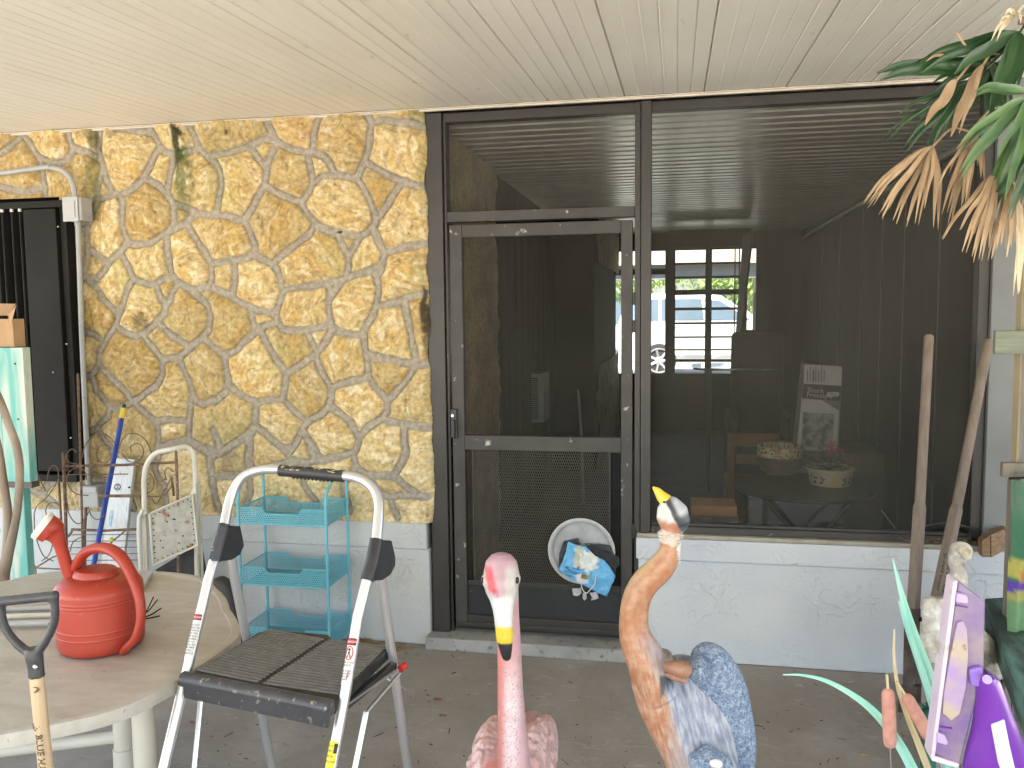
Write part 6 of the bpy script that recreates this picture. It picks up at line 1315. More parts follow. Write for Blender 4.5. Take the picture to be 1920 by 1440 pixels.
# head
mb.tube([g_(318,135,0), g_(340,165,0), g_(370,210,0), g_(395,262,0), g_(405,300,0)], [20*hs_, 52*hs_, 68*hs_, 58*hs_, 22*hs_], 26)
mb.tube([g_(330,180,0), g_(330,230,0), g_(345,275,0)], [40*hs_, 46*hs_, 40*hs_], 20)
def herpaint(co):
    n = len(co); x, y, z = co.T; o_ = g_(0, 0); ZX = (x-o_[0])/hs_; ZY = -(z-o_[2])/hs_*1.0
    # undo the small roll of the picture so that traced coordinates can be used
    nn = fbm(x*45, z*45+y*20, 3, 4); st = fbm(x*150+z*40, z*22-x*8, 6, 3)
    c = np.tile(V(.44,.185,.09), (n, 1)); k = np.clip(.5+1.6*nn, 0, 1)[:, None]; c = c*(1-k*.6)+V(.55,.35,.23)*k*.6
    edge = sstep(0, 1, ((nn+.2)*2))[:, None]*0
    # pale leading edge
    spx = np.array([p[0] for p in ns]); spy = np.array([p[1] for p in ns]); cx_ = np.interp(ZY, spy, spx)
    lead = np.clip((cx_-40-ZX)/30, 0, 1)*(ZY < 700); lead = lead[:, None]*.55; c = c*(1-lead)+V(.70,.55,.32)*lead
    grey = np.clip((ZX-(cx_+5)+60*st)/60, 0, 1)*sstep(720, 880, ZY); grey = grey[:, None]*.75; c = c*(1-grey)+V(.40,.36,.38)*grey
    strk = (np.clip(st*2.5, 0, 1)*sstep(780, 900, ZY))[:, None]*.5; c = c*(1-strk)+V(.62,.50,.46)*strk
    bx = 300+(ZY-960)*.30; body = sstep(-6, 14, ZX-bx-8*nn)*sstep(930, 990, ZY)
    bcol = V(.24,.27,.36)*(1-np.clip(.5+st*1.8, 0, 1)[:, None])+V(.46,.48,.55)*np.clip(.5+st*1.8, 0, 1)[:, None]
    c = c*(1-body[:, None])+bcol*body[:, None]
    top = (ZY > 850) & (ZX > 350) & (ZY < 960); c = c*(1-sstep(845, 870, ZY)*sstep(345, 365, ZX)*sstep(965, 945, ZY))[:, None]+V(.42,.38,.37)*(sstep(845, 870, ZY)*sstep(345, 365, ZX)*sstep(965, 945, ZY))[:, None]
    blk = sstep(300, 312, ZX+6*nn)*sstep(378, 352, ZX-26*st)*sstep(972, 986, ZY-18*nn)*sstep(1095, 1045, ZY-60*st+(ZX-300)*.5); c = c*(1-.9*blk[:, None])+V(.03,.035,.05)*.9*blk[:, None]
    def mixc(c, k, col):
        k = np.clip(k, 0, 1)[:, None]; return c*(1-k)+np.array(col)*k
    hd = sstep(4, -4, ZY-(285+.25*(ZX-330))); lineX = 322+(ZY-130)*.52; cr_ = sstep(-4, 4, ZX-lineX+5*nn)
    c = mixc(c, hd, (.66,.64,.62)); c = mixc(c, hd*(1-cr_)*sstep(222, 256, ZY+30*nn), (.48,.22,.14)); c = mixc(c, hd*cr_, (.05,.055,.065))
    c = mixc(c, hd*cr_*sstep(20, 45, ZX-lineX)*sstep(225, 185, ZY+(ZX-400)*.3), (.50,.52,.56)); c = mixc(c, hd*cr_*sstep(250, 300, ZY+20*nn), (.16,.19,.24))
    c = mixc(c, (1-hd)*sstep(270, 285, ZY)*sstep(356, 346, ZY-20*nn), (.60,.50,.42))
    c = mixc(c, sstep(380, 388, ZX-14*nn)*sstep(335, 345, ZY)*sstep(478, 465, ZY)*(ZX < 430), (.68,.64,.58))
    return np.clip(c*.85, .01, 1)
mb.build('body', tint_mat('painted_heron_resin', rough=.42, bump=.35, bscale=90, bdist=.003, var=.10, vscale=60, stretch=(1,1,.5), coat=.1), he, remesh=.0028, paint=herpaint)
MB().tube([g_(330,150,0), g_(308,128,0), g_(286,100,0), g_(268,85,0)], [34*hs_, 27*hs_, 17*hs_, 5*hs_], 20).tube([g_(318,170,-.0), g_(300,140,-.0), g_(282,108,0)], [12*hs_, 13*hs_, 5*hs_], 12).build('beak', mat('yellow_beak', (.66,.50,.03), (.62,.50,.10), rough=.4, scale=60), he, smooth=True)
rg = MB(); rn = random.Random(9)
for k in range(34):
    a = rn.uniform(0, 6.28); zz = rn.uniform(300, 338); p = g_(350, zz); rg.ball((p[0]+51*hs_*math.cos(a), p[1]+51*hs_*math.sin(a), p[2]), (rn.uniform(.003, .009), .002, rn.uniform(.001, .002)), 5)
for k in range(9):
    p = g_(rn.uniform(385, 400), rn.uniform(335, 450)); rg.ball((p[0], p[1]-.012, p[2]), (.003, .010, rn.uniform(.002, .005)), 5)
rg.build('chipped_collar', mat('bare_plaster', (.58,.50,.42), (.70,.66,.60), rough=.9, scale=200), he)
MB().ball(tuple(g_(322, 158, -.020)), (.0035, .003, .0025), 8).build('eye', M_EYE, he, smooth=True)
# mottled back / wing
def cloudy():
    mt, n, l, b = nodes_of('blue_mottled_feathers')
    tc = n.new('ShaderNodeTexCoord'); a = n.new('ShaderNodeTexNoise'); a.inputs['Scale'].default_value = 85; a.inputs['Detail'].default_value = 8; a.inputs['Roughness'].default_value = .75; a.inputs['Distortion'].default_value = 1.4; l.new(tc.outputs['Object'], a.inputs[0])
    r = n.new('ShaderNodeValToRGB'); e = r.color_ramp.elements; e[0].position = .42; e[0].color = (.10,.15,.26,1); e[1].position = .60; e[1].color = (.46,.52,.62,1); m_ = e.new(.5); m_.color = (.22,.30,.44,1); l.new(a.outputs[0], r.inputs[0]); l.new(r.outputs[0], b.inputs['Base Color'])
    bp_ = n.new('ShaderNodeBump'); bp_.inputs['Strength'].default_value = 1; bp_.inputs['Distance'].default_value = .006; l.new(a.outputs[0], bp_.inputs['Height']); l.new(bp_.outputs[0], b.inputs['Normal']); b.inputs['Roughness'].default_value = .55; return mt
M_CLD = cloudy()
wb = MB(); WG = [(455,905,40,.03),(510,925,88,.035),(560,985,98,.04),(600,1070,100,.045),(625,1170,98,.05),(645,1270,95,.055),(660,1360,88,.06),(665,1440,75,.07),(668,1520,50,.08)]
ws = spline(WG, 4); wb.tube([g_(p[0], p[1], p[3]) for p in ws], [(p[2]*hs_, p[2]*hs_*1.25) for p in ws], 24)
wb.tube([g_(470,1420,-.05), g_(520,1400,-.06), g_(580,1440,-.05), g_(600,1560,-.02)], [50*hs_, 75*hs_, 80*hs_, 60*hs_], 20)
wb.ball(tuple(g_(485, 960, -.02)), (55*hs_, .05, 60*hs_), 12)
wb.build('back', M_CLD, he, remesh=.004)
kn = MB(); kn.tube([g_(322,948,-.075), g_(360,955,-.085), g_(410,962,-.09), g_(440,975,-.085)], [18*hs_, 32*hs_, 40*hs_, 36*hs_], 16).tube([g_(322,985,-.06), g_(375,1000,-.080), g_(432,1025,-.08)], [10*hs_, 20*hs_, 14*hs_], 14)
kn.build('shoulder', mat('brown_paint', (.27,.135,.085), (.33,.18,.12), rough=.4, scale=30), he, remesh=.003)
ch = MB().ball(tuple(g_(572, 1418, -.125)), (30*hs_, .008, 20*hs_), 8).build('chip', mat('white_chip', (.75,.70,.66), rough=.8), he, smooth=True)
bq = g_(560, 1560, .06)
for s in (-1, 1): MB().tube([V(bq[0], bq[1]+s*.04, bq[2]+.02), V(bq[0]-.02, bq[1]+s*.045, .22), V(bq[0], bq[1]+s*.045, .02)], [.016, .011, .014], 12).build('leg', M_BARK, he, smooth=True)
MB().lathe([(.01, 0), (.15, 0), (.155, .015), (.13, .03), (.01, .035)], (bq[0], bq[1], 0), 28, sx=1.2).build('base', M_STEP, he, smooth=True)

# ================================================================== RIGHT: PANEL, POSTS, TOOLS
gp_ = thing('grey_side_panel', 'flat grey-white panel beside the right end of the big screen', 'wall panel', (2.55, .1, 0))
MB().box(2.478, 2.66, -.004, .12, .632, 2.70).build('panel', M_GREYPANEL, gp_, bevel=.003)
MB().box(2.664, 4.2, .03, .14, 0, 2.70).build('side_wall', M_GREYPANEL, gp_)
YP = -.55
ps = thing('garden_trellis', 'weathered timber frame of narrow posts and crossboards behind the green flag', 'trellis', tuple(at(1905, 1200, YP)*V(1,1,0)))
M_YW = wood_mat('yellowed_wood', (.25,.20,.11), (.17,.135,.08)); M_GW = wood_mat('weathered_wood', (.17,.145,.11), (.26,.23,.18)); M_GGW = wood_mat('green_grey_board', (.13,.15,.11), (.24,.26,.19), axis=0)
def slab(u0, u1, v0, v1, y, th, name, m_, par=ps, bev=.003):
    a, b = at(u0, (v0+v1)/2, y), at(u1, (v0+v1)/2, y); return MB().box(a[0], b[0], y, y+th, at(u0, v1, y)[2], at(u0, v0, y)[2]).build(name, m_, par, bevel=bev)
a = at(1905, 300, YP); 
MB().prism([at(1910, 560, YP), at(1921, 560, YP), at(1917, 700, YP), at(1898, 940, YP), at(1895, 1010, YP), at(1884, 1010, YP)], (0, .03, 0)).build('post', M_YW, ps) if False else None
MB().tube([at(1917, 470, YP), at(1905, 800, YP), at(1896, 1060, YP)], .0145, 4).build('post', M_YW, ps)
MB().box(at(1900, 900, YP+.06)[0], at(1913, 900, YP+.06)[0], YP+.06, YP+.09, 0, at(1900, 560, YP)[2]).build('post', M_GW, ps, bevel=.003)
slab(1866, 1990, 620, 664, YP-.03, .025, 'crossboard', M_GGW); slab(1880, 1990, 868, 895, YP-.03, .03, 'crossboard', M_GW)
slab(1890, 1912, 900, 1200, YP-.02, .04, 'post', M_GW)
tw = MB()
for k in range(5): tw.tube(spline([at(1905+rn.uniform(-3, 3), 884+rn.uniform(-8, 8), YP-.04), at(1912, 890+k*2, YP-.05), at(1930, 880+rn.uniform(-8, 8), YP-.04)], 4), .0015, 5)
tw.build('wire_tie', M_GREYPANEL, ps)
bk = thing('timber_block', 'short rough brown timber offcut lying on the sill end', 'timber block', tuple(at(1865, 1040, -.02)))
MB().prism([at(1841, 1014, -.10), at(1857, 1003, -.10), at(1857, 1045, -.10), at(1842, 1045, -.10)], (0, .05, 0)).prism([at(1858, 1003, -.10), at(1888, 990, -.06), at(1889, 1028, -.06), at(1859, 1046, -.10)], (0, .05, 0)).build('block', wood_mat('rough_brown', (.14,.075,.035), (.27,.17,.09), axis=0), bk, bevel=.002)
bn = thing('green_bench', 'weathered aqua-green plank bench end below the green flag', 'bench', tuple(at(1890, 1250, -.9)*V(1,1,0)))
M_BEN = mat('worn_aqua_board', (.045,.07,.06), (.13,.26,.23), rough=.75, scale=9, lo=.45, hi=.62, stretch=(1,.3,1), bump=.4, bscale=50)
zb2 = .50; q = [az(1846, 1122, zb2), az(1905, 1118, zb2), az(2020, 1290, zb2), az(1930, 1330, zb2)]
MB().prism(q, (0, 0, -.035)).build('seat', M_BEN, bn, bevel=.004)
MB().prism([q[0]+V(0,0,-.037), q[3]+V(0,0,-.037), q[3]+V(.0,0,-.12), q[0]+V(0,0,-.12)], (.03, 0, 0)).build('apron', M_BEN, bn, bevel=.004)
for p in (q[0]+V(.03, -.06, 0), q[1]+V(.02, -.05, 0), q[3]+V(.05, .05, 0)): MB().box(p[0], p[0]+.05, p[1]-.05, p[1], 0, zb2-.037).build('leg', M_DKGREEN, bn)
# green garden flag
fg = thing('garden_flag', 'green garden flag with yellow, orange and blue print above the bench', 'flag', tuple(at(1915, 1180, -.72)))
def flagpaint(co):
    x, y, z = co.T; v = np.interp(z, [at(1915, 1185, -.72)[2], at(1915, 880, -.72)[2]], [1185, 880]); u = (x-at(1900, 1000, -.72)[0])/px(-.72)+1900
    c = np.tile(V(.05,.16,.09), (len(co), 1)); k = sstep(940, 990, v)[:, None]; c = V(.10,.19,.13)*(1-k)+c*k
    c[(v > 1050) & (v < 1085)] = (.40,.36,.09); c[(v > 1066) & (v < 1092) & (u > 1911)] = (.42,.20,.08); c[(v > 1090) & (v < 1108)] = (.10,.05,.35); c[(v > 1108) & (v < 1128)] = (.33,.33,.10); c[v >= 1128] = (.15,.28,.14)
    return c
vs = []; fm = MB(); nu, nv = 14, 40
for j in range(nv+1):
    for i in range(nu+1):
        t = j/nv; v = 900+t*285; u0 = 1896+3*math.sin(t*5)-(4 if t > .5 else 0); u = u0+i*(1990-u0)/nu; vs.append(at(u, v+i*1.0, -.72)+V(0, .014*math.sin(i*1.1+t*3), 0))
fm.add(vs, [(j*(nu+1)+i, j*(nu+1)+i+1, (j+1)*(nu+1)+i+1, (j+1)*(nu+1)+i) for j in range(nv) for i in range(nu)])
fm.build('cloth', tint_mat('printed_cloth', rough=.8, bump=.1, var=.08), fg, smooth=True, paint=flagpaint)
MB().tube([at(1892, 897, -.72), at(2000, 893, -.72)], .004, 8).build('rod', M_BLACK, fg, smooth=True)
# post-hole digger
dg_ = thing('post_hole_digger', 'post-hole digger with two weathered wooden handles leaning on the screen wall', 'digger', tuple(at(1715, 1290, -.5)*V(1,1,0)))
M_OLD = wood_mat('weathered_handle', (.235,.185,.145), (.16,.125,.10), scale=8, rough=.75)
def taperstick(pa, pb, pc, r1, r2, square_from=.0):
    MBs = MB().tube([pa, pa+(pb-pa)*.012, pb], [r1*.7, r1, r1], 16)
    return MBs
ya_, yb2 = -.07, -.30
P1a, P1b, P1c = at(1742, 628, ya_), at(1725, 940, -.20), at(1712, 1145, yb2)
t1_ = MB().tube([P1a, P1a+(P1b-P1a)*.012, P1b], [.015, .0205, .0215], 18).build('handle', M_OLD, dg_, smooth=True)
MB().tube([P1b-(P1b-P1a)*.01, P1b+(P1c-P1b)*.06, P1c], [.020, .0285, .0285], 4, up=(1, 0.02, 0)).build('square_shank', M_OLD, t1_, bevel=.003)
P2a, P2b, P2c = at(1854, 636, ya_), at(1795, 945, -.18), at(1752, 1145, yb2)
t2_ = MB().tube([P2a, P2a+(P2b-P2a)*.012, P2b], [.015, .0205, .0215], 18).build('handle', M_OLD, dg_, smooth=True)
MB().tube([P2b-(P2b-P2a)*.01, P2b+(P2c-P2b)*.06, P2c], [.020, .0285, .0285], 4, up=(1, 0.02, 0)).build('square_shank', M_OLD, t2_, bevel=.003)
tm = MB(); dv = (P2b-P2c)/np.linalg.norm(P2b-P2c); sx_ = np.cross(dv, V(0, 1, 0)); sx_ /= np.linalg.norm(sx_); sx_ = sx_ if sx_[0] > 0 else -sx_; nf = np.cross(sx_, dv); nf = nf if nf[1] < 0 else -nf
tc0 = at(1767, 1072, yb2+.055)
tline = P2c+dv*((tc0-P2c)@dv)
text_mesh('SEYMOUR', .038, tm, lambda x, y, h: tline+dv*x-sx_*y+nf*(.0212+h), depth=.0002, bold=.0006); tm.build('stamp', mat('black_stamp', (.05,.04,.035), rough=.7), t2_)
jw = MB(); 
jw.prism([at(1696, 1142, -.33), at(1727, 1142, -.33), at(1724, 1200, -.35), at(1712, 1290, -.40), at(1693, 1290, -.40)], (0, .006, 0))
jw.prism([at(1712, 1215, -.30), at(1716, 1290, -.36), at(1708, 1305, -.38), at(1740, 1290, -.36), at(1760, 1220, -.30)], (0, .006, 0)); jw.build('blade', mat('rusty_black_steel', (.045,.035,.03), (.12,.08,.06), rough=.55, scale=20), dg_, bevel=.002)
MB().tube([at(1726, 1161, -.34), at(1726, 1161, -.31)], .010, 12).build('pivot_bolt', M_BLACK, dg_, smooth=True)
for p in (at(1700, 1285, -.39), at(1728, 1285, -.36)): MB().box(p[0]-.03, p[0]+.04, p[1]-.002, p[1]+.005, 0, p[2]).build('blade', bpy.data.materials['rusty_black_steel'], dg_)
# black cable on the sill
o = MB().tube(spline([at(1700, 1010, -.03), at(1706, 998, -.02), at(1740, 985, .0), at(1780, 980, .01), at(1815, 988, .01), at(1850, 998, .01), at(1870, 1006, -.01)], 6), .004, 8).build('cable', M_BLACKPL, smooth=True); tag(o, 'thin black cable looping along the right end of the sill', 'cable')
db = MB(); rn = random.Random(6)
for k in range(150):
    u = rn.uniform(1692, 1842); p = at(u, 1020+.01*(u-1700), -.01); a = rn.uniform(0, 3.14); L = rn.uniform(.01, .06); zz = .629+rn.uniform(0, .02)
    db.tube([(p[0], rn.uniform(-.005, .03), zz), (p[0]+L*math.cos(a), rn.uniform(-.005, .04), zz+L*.4*math.sin(a)*rn.random())], rn.uniform(.001, .003), 4)
o = db.build('sill_debris', mat('dark_litter', (.10,.065,.045), (.22,.15,.11), rough=.9, scale=70)); tag(o, 'dark twigs and leaf bits on the sill behind the tool handles', 'litter', kind='stuff')
# ------------------------------------------------------------------ two geese
M_GOOSE = tint_mat('chalky_white_concrete', rough=.85, bump=.7, bscale=90, bdist=.004, var=.18, vscale=45)
def goosepaint(seed):
    def f(co):
        n = fbm(co[:, 0]*16, co[:, 2]*16+co[:, 1]*12, seed, 4); k = np.clip(.35+n*1.5, 0, 1)[:, None]; return V(.60,.58,.53)*(1-k)+V(.30,.25,.19)*k
    return f
YG = -.75; kg = px(YG); q_ = lambda u, v, dy=0: at(u, v, YG+dy)
g1 = thing('goose_statue', 'tall chalky white goose statue with tan bill behind the purple mop head', 'goose statue', tuple(q_(1790, 1290)*V(1,1,0)))
mb = MB(); NG = [(1795,1040,15),(1794,1060,13),(1799,1075,12),(1797,1100,16),(1785,1150,26),(1780,1200,44),(1786,1240,60)]
ns2 = spline(NG, 4); mb.tube([q_(p[0], p[1]) for p in ns2], [p[2]*kg for p in ns2], 20); mb.ball(tuple(q_(1802, 1032, -.01)), (19*kg, .038, 16*kg), 12)
mb.tube([q_(1782, 1200, .02), q_(1800, 1220, .06), q_(1840, 1232, .1), q_(1880, 1262, .12), q_(1886, 1268, .12)], [45*kg, 58*kg, 40*kg, 14*kg, 5*kg], 18)
mb.build('body', M_GOOSE, g1, remesh=.005, paint=goosepaint(4))
MB().tube([q_(1803, 1030, -.035), q_(1812, 1038, -.05), q_(1815, 1048, -.055)], [10*kg, 9*kg, 7*kg], 12).build('bill', mat('tan_bill', (.38,.28,.16), (.55,.50,.42), rough=.7, scale=40), g1, smooth=True)
MB().box(q_(1760, 1250)[0], q_(1820, 1250)[0], YG-.05, YG+.1, 0, q_(1780, 1245)[2]).build('base', M_STEP, g1, bevel=.01)
YG2 = -.95; kg2 = px(YG2); q2 = lambda u, v, dy=0: at(u, v, YG2+dy)
g2 = thing('small_goose_statue', 'smaller stained white goose statue with head bowed beside the digger handles', 'goose statue', tuple(q2(1745, 1290)*V(1,1,0)))
mb = MB(); mb.tube([q2(1742, 1120), q2(1744, 1130), q2(1744, 1150), q2(1740, 1172)], [10*kg2, 16*kg2, 15*kg2, 9*kg2], 16)
mb.tube([q2(1738, 1165), q2(1748, 1185), q2(1740, 1210), q2(1760, 1222), q2(1790, 1235)], [13*kg2, 18*kg2, 22*kg2, 32*kg2, 25*kg2], 18); mb.tube([q2(1758, 1120, .02), q2(1765, 1160, .02), q2(1762, 1200, .02)], [10*kg2, 14*kg2, 22*kg2], 16)
mb.build('body', M_GOOSE, g2, remesh=.005, paint=goosepaint(14))
MB().box(q2(1740, 1250)[0], q2(1790, 1250)[0], YG2-.05, YG2+.08, 0, q2(1760, 1232)[2]).build('base', M_STEP, g2, bevel=.01)
# green glass-like netting blob and rocks
for u, v, y, r_, m_, lab, nm in ((1762, 1228, -.7, 9, dark('green_net', (.02,.12,.08), rough=.6), 'crumpled green netting behind the small goose', 'green_netting'), (1743, 1335, -1.05, 14, bpy.data.materials.get('green_net'), 'crumpled green netting on the floor left of the purple mop head', 'green_netting')):
    m_ = bpy.data.materials['green_net']; b_ = MB(); rn = random.Random(int(u)); c_ = at(u, v, y)
    for k in range(90):
        d = V(rn.gauss(0, 1), rn.gauss(0, 1), rn.gauss(0, 1)); d /= np.linalg.norm(d); leafquad(b_, c_+d*r_*px(y)*.6, V(rn.gauss(0,1), rn.gauss(0,1), rn.gauss(0,1)), .03, .012)
    b_.box(c_[0]-.02, c_[0]+.02, y-.02, y+.02, 0, c_[2]); o = b_.build(nm, m_); tag(o, lab, 'netting')
# plant leaves behind
wl_ = MB(); rn = random.Random(33); c_ = at(1862, 1215, -.55)
for k in range(60): leafquad(wl_, c_+V(rn.uniform(-.05, .06), rn.uniform(-.1, .1), rn.uniform(-.09, .07)), V(rn.gauss(0,1), -1, rn.gauss(0,1)), rn.uniform(.04, .08), .02)
wl_.tube([c_*V(1,1,0), c_], .004, 6); o = wl_.build('weedy_plant', M_LEAF); tag(o, 'small bright green leafy plant under the aqua bench end', 'plant')
lt_ = MB(); rn = random.Random(17)
for k in range(240):
    p = az(rn.uniform(1600, 1935), rn.uniform(1262, 1440), .0) if k < 150 else az(rn.uniform(1800, 1935), rn.uniform(1280, 1440), 0)
    a = rn.uniform(0, 6.28); L = rn.uniform(.03, .11)
    if p[0] < at(1690, 1300, -.4)[0] and rn.random() < .75: continue
    leafquad(lt_, p+V(0, 0, rn.uniform(.004, .03)), V(math.cos(a), math.sin(a), rn.uniform(-.05, .2)), L, rn.uniform(.004, .014))
o = lt_.build('fallen_leaves', mat('dry_palm_leaf', (.28,.19,.10), (.48,.38,.25), rough=.8, scale=30)); tag(o, 'dry fallen palm leaves on the floor round the purple mop', 'leaves', kind='stuff')
sp_ = MB(); rn = random.Random(8)
for k in range(150):
    p = az(rn.uniform(300, 1700), rn.uniform(1225, 1440), 0); a = rn.uniform(0, 6.28); L = rn.uniform(.003, .016) if rn.random() < .85 else rn.uniform(.02, .05)
    sp_.tube([p+V(0,0,.001), p+V(math.cos(a)*L, math.sin(a)*L, .003)], rn.uniform(.0008, .0022), 4)
o = sp_.build('floor_crumbs', mat('floor_crumb', (.035,.028,.022), (.09,.07,.05), rough=.9, scale=80)); tag(o, 'small dark twigs and crumbs scattered over the concrete', 'debris', kind='stuff')
M_DLEAF = mat('russet_leaf', (.20,.085,.04), (.28,.14,.08), rough=.8, scale=60)
for u, v, w, lab in ((821, 1312, .045, 'russet oak leaf on the concrete just right of the ladder, upper of two'), (830, 1342, .032, 'russet oak leaf on the concrete just right of the ladder, lower of two'), (362, 1355, .03, 'russet curled leaf on the concrete under the ladder')):
    p = az(u, v, .004); b_ = MB(); n_ = 9; vs = []
    for i in range(n_):
        t = i/(n_-1); ww = w*.30*math.sin(math.pi*min(1, t*1.05+.02)); vs += [p+V(w*(t-.5), ww, .003+.006*abs(t-.5)), p+V(w*(t-.5), -ww, .002)]
    b_.add(vs, [(2*i, 2*i+1, 2*i+3, 2*i+2) for i in range(n_-1)]); o = b_.build('dead_leaf', M_DLEAF); tag(o, lab, 'leaf')
# ------------------------------------------------------------------ metal reeds and cattails
YM = -2.25; mt_ = lambda u, v, dy=0: at(u, v, YM+dy); km = px(YM)
cs_ = thing('reed_sculpture', 'painted metal garden sculpture of aqua reed leaves with two pink cattails', 'garden sculpture', tuple(mt_(1790, 1700)*V(1,1,0)))
M_REED = mat('aqua_reed_paint', (.24,.56,.48), (.38,.66,.55), rough=.35, scale=14, stretch=(1,1,.3)); M_REEDP = mat('straw_reed_paint', (.46,.38,.20), (.58,.50,.33), rough=.45, scale=14); M_CAT = mat('pink_cattail', (.50,.23,.18), (.58,.31,.25), rough=.8, scale=60, bump=.4, bscale=300)
ROOT = mt_(1800, 1640)
def blade(name, pts, ws, m_):
    ps_ = spline([tuple(list(mt_(u, v))) for u, v in pts], 6); n_ = len(ps_); W_ = np.interp(np.linspace(0, 1, n_), np.linspace(0, 1, len(ws)), ws)*km/2
    b_ = MB(); vs = []
    for i in range(n_):
        t = ps_[min(i+1, n_-1)]-ps_[max(i-1, 0)]; t /= np.linalg.norm(t); s = np.cross(t, V(0, 1, 0)); s /= np.linalg.norm(s)+1e-9
        w = W_[i]; vs += [ps_[i]-s*w, ps_[i]+V(0, w*.5, 0), ps_[i]+s*w, ps_[i]+V(0, w*.5+.002, 0)]
    b_.add(vs, [(4*i+k, 4*i+(k+1) % 4, 4*i+4+(k+1) % 4, 4*i+4+k) for i in range(n_-1) for k in range(4)]); return b_.build(name, m_, cs_, smooth=True, angle=30)
blade('reed_leaf', [(1674,1049),(1690,1110),(1710,1180),(1738,1260),(1765,1340),(1785,1440),(1796,1640)], [2,9,16,22,26,24,14], M_REED)
blade('reed_leaf', [(1686,1127),(1700,1175),(1722,1240),(1745,1310),(1768,1400),(1786,1500),(1798,1640)], [3,8,11,13,14,14,10], M_REED)
blade('reed_leaf', [(1468,1265),(1505,1266),(1550,1277),(1600,1304),(1640,1336),(1676,1380),(1710,1440),(1745,1530),(1790,1640)], [2,5,8,11,14,17,19,20,14], M_REED)
blade('straw_reed', [(1677,1180),(1676,1230),(1683,1285),(1700,1340),(1728,1410),(1760,1500),(1795,1640)], [3,5,7,9,12,13,12], M_REEDP)
for pts, stem in (([(1665,1292),(1667,1345),(1669,1402)], [(1663,1264),(1665,1292)]), ([(1697,1303),(1722,1345),(1745,1388)], [(1681,1278),(1697,1303)])):
    a, b, c = [mt_(*p) for p in pts]; d0 = (b-a)/np.linalg.norm(b-a); d1 = (c-b)/np.linalg.norm(c-b); r_ = 11.5*km
    ct_ = MB().tube([a-d0*.001, a+d0*r_*.3, a+d0*r_*.9, b, c-d1*r_*.9, c-d1*r_*.3, c], [r_*.35, r_*.8, r_, r_*1.04, r_, r_*.8, r_*.35], 18).build('cattail', M_CAT, cs_, smooth=True, angle=60)
    MB().tube([mt_(*stem[0]), mt_(*stem[1])], 2.4*km, 8).build('tip', M_REEDP, ct_, smooth=True)
    MB().tube([c, c+(c-b)*.7, ROOT], 1.6*km, 8).build('stem', M_METAL, ct_, smooth=True)
MB().lathe([(.01, 0), (.11, 0), (.11, .01), (.02, .03), (.02, ROOT[2]), (.01, ROOT[2]+.01)], (ROOT[0], ROOT[1], 0), 20).build('stand', M_DKGREEN, cs_, smooth=True)
# ------------------------------------------------------------------ purple mop
YM2 = -2.45; m2 = lambda u, v, dy=0: at(u, v, YM2+dy)
mp_ = thing('purple_mop', 'upturned purple cleaning mop with translucent rectangular head and glossy purple body', 'mop', tuple(m2(1850, 1700)*V(1,1,0)))
def purp():
    mt, n, l, b = nodes_of('translucent_purple')
    tc = n.new('ShaderNodeTexCoord'); a = n.new('ShaderNodeTexNoise'); a.inputs['Scale'].default_value = 14; a.inputs['Detail'].default_value = 5; l.new(tc.outputs['Object'], a.inputs[0])
    r = n.new('ShaderNodeValToRGB'); r.color_ramp.elements[0].position = .42; r.color_ramp.elements[0].color = (.25,.16,.38,1); r.color_ramp.elements[1].position = .66; r.color_ramp.elements[1].color = (.36,.29,.33,1); l.new(a.outputs[0], r.inputs[0]); l.new(r.outputs[0], b.inputs['Base Color'])
    b.inputs['Roughness'].default_value = .25; b.inputs['Transmission Weight'].default_value = .25; return mt
M_PT = purp(); M_PU = mat('glossy_purple', (.13,.022,.30), (.16,.03,.36), rough=.22, scale=6, coat=.4, c3=(.45,.35,.55), s3=60, lo3=.76, hi3=.80); M_LIL = mat('lilac_edge', (.58,.48,.62), (.64,.56,.66), rough=.45, scale=10, c3=(.40,.33,.25), s3=20, lo3=.6, hi3=.7)
M_LILC = mat('lilac_clip', (.42,.33,.62), rough=.3)
th_ = .030
MB().prism([m2(1797, 1090), m2(1848, 1130), m2(1845, 1262), m2(1800, 1436), m2(1748, 1412)], (0, th_, 0)).build('head_shell', M_PT, mp_, bevel=.004, seg=3)
MB().prism([m2(1788, 1090, -.006), m2(1797, 1088, -.006), m2(1754, 1418, -.006), m2(1745, 1424, -.006)], (0, .044, 0)).build('edge_bumper', M_LIL, mp_, bevel=.003)
MB().prism([m2(1747, 1416, -.004), m2(1800, 1433, -.004), m2(1797, 1441, -.004), m2(1747, 1427, -.004)], (0, .04, 0)).build('edge_bumper', M_LIL, mp_, bevel=.002)
M_DIRTY = mat('dirty_lilac_pad', (.34,.24,.46), (.42,.34,.28), rough=.6, scale=18, lo=.40, hi=.60, c3=(.18,.12,.09), s3=40, lo3=.62, hi3=.7, bump=.3)
MB().prism([m2(u, v, -.006) for u, v in ((1795,1168),(1806,1164),(1814,1180),(1816,1230),(1812,1290),(1800,1340),(1784,1352),(1768,1338),(1770,1300),(1780,1240))], (0, .008, 0)).build('pad_window', M_DIRTY, mp_, bevel=.002)
for a in (((1795,1112),(1814,1116),(1817,1130),(1812,1133),(1793,1130)), ((1758,1374),(1772,1378),(1779,1394),(1776,1399),(1756,1393))):
    MB().prism([m2(u, v, -.010) for u, v in a], (0, .010, 0)).build('clip', M_LILC, mp_, bevel=.003)
for a in (((1792,1135),(1816,1139),(1816,1141),(1792,1137)), ((1760,1362),(1786,1366),(1786,1368),(1760,1364))): MB().prism([m2(u, v, -.005) for u, v in a], (0, .005, 0)).build('groove', M_PU, mp_)
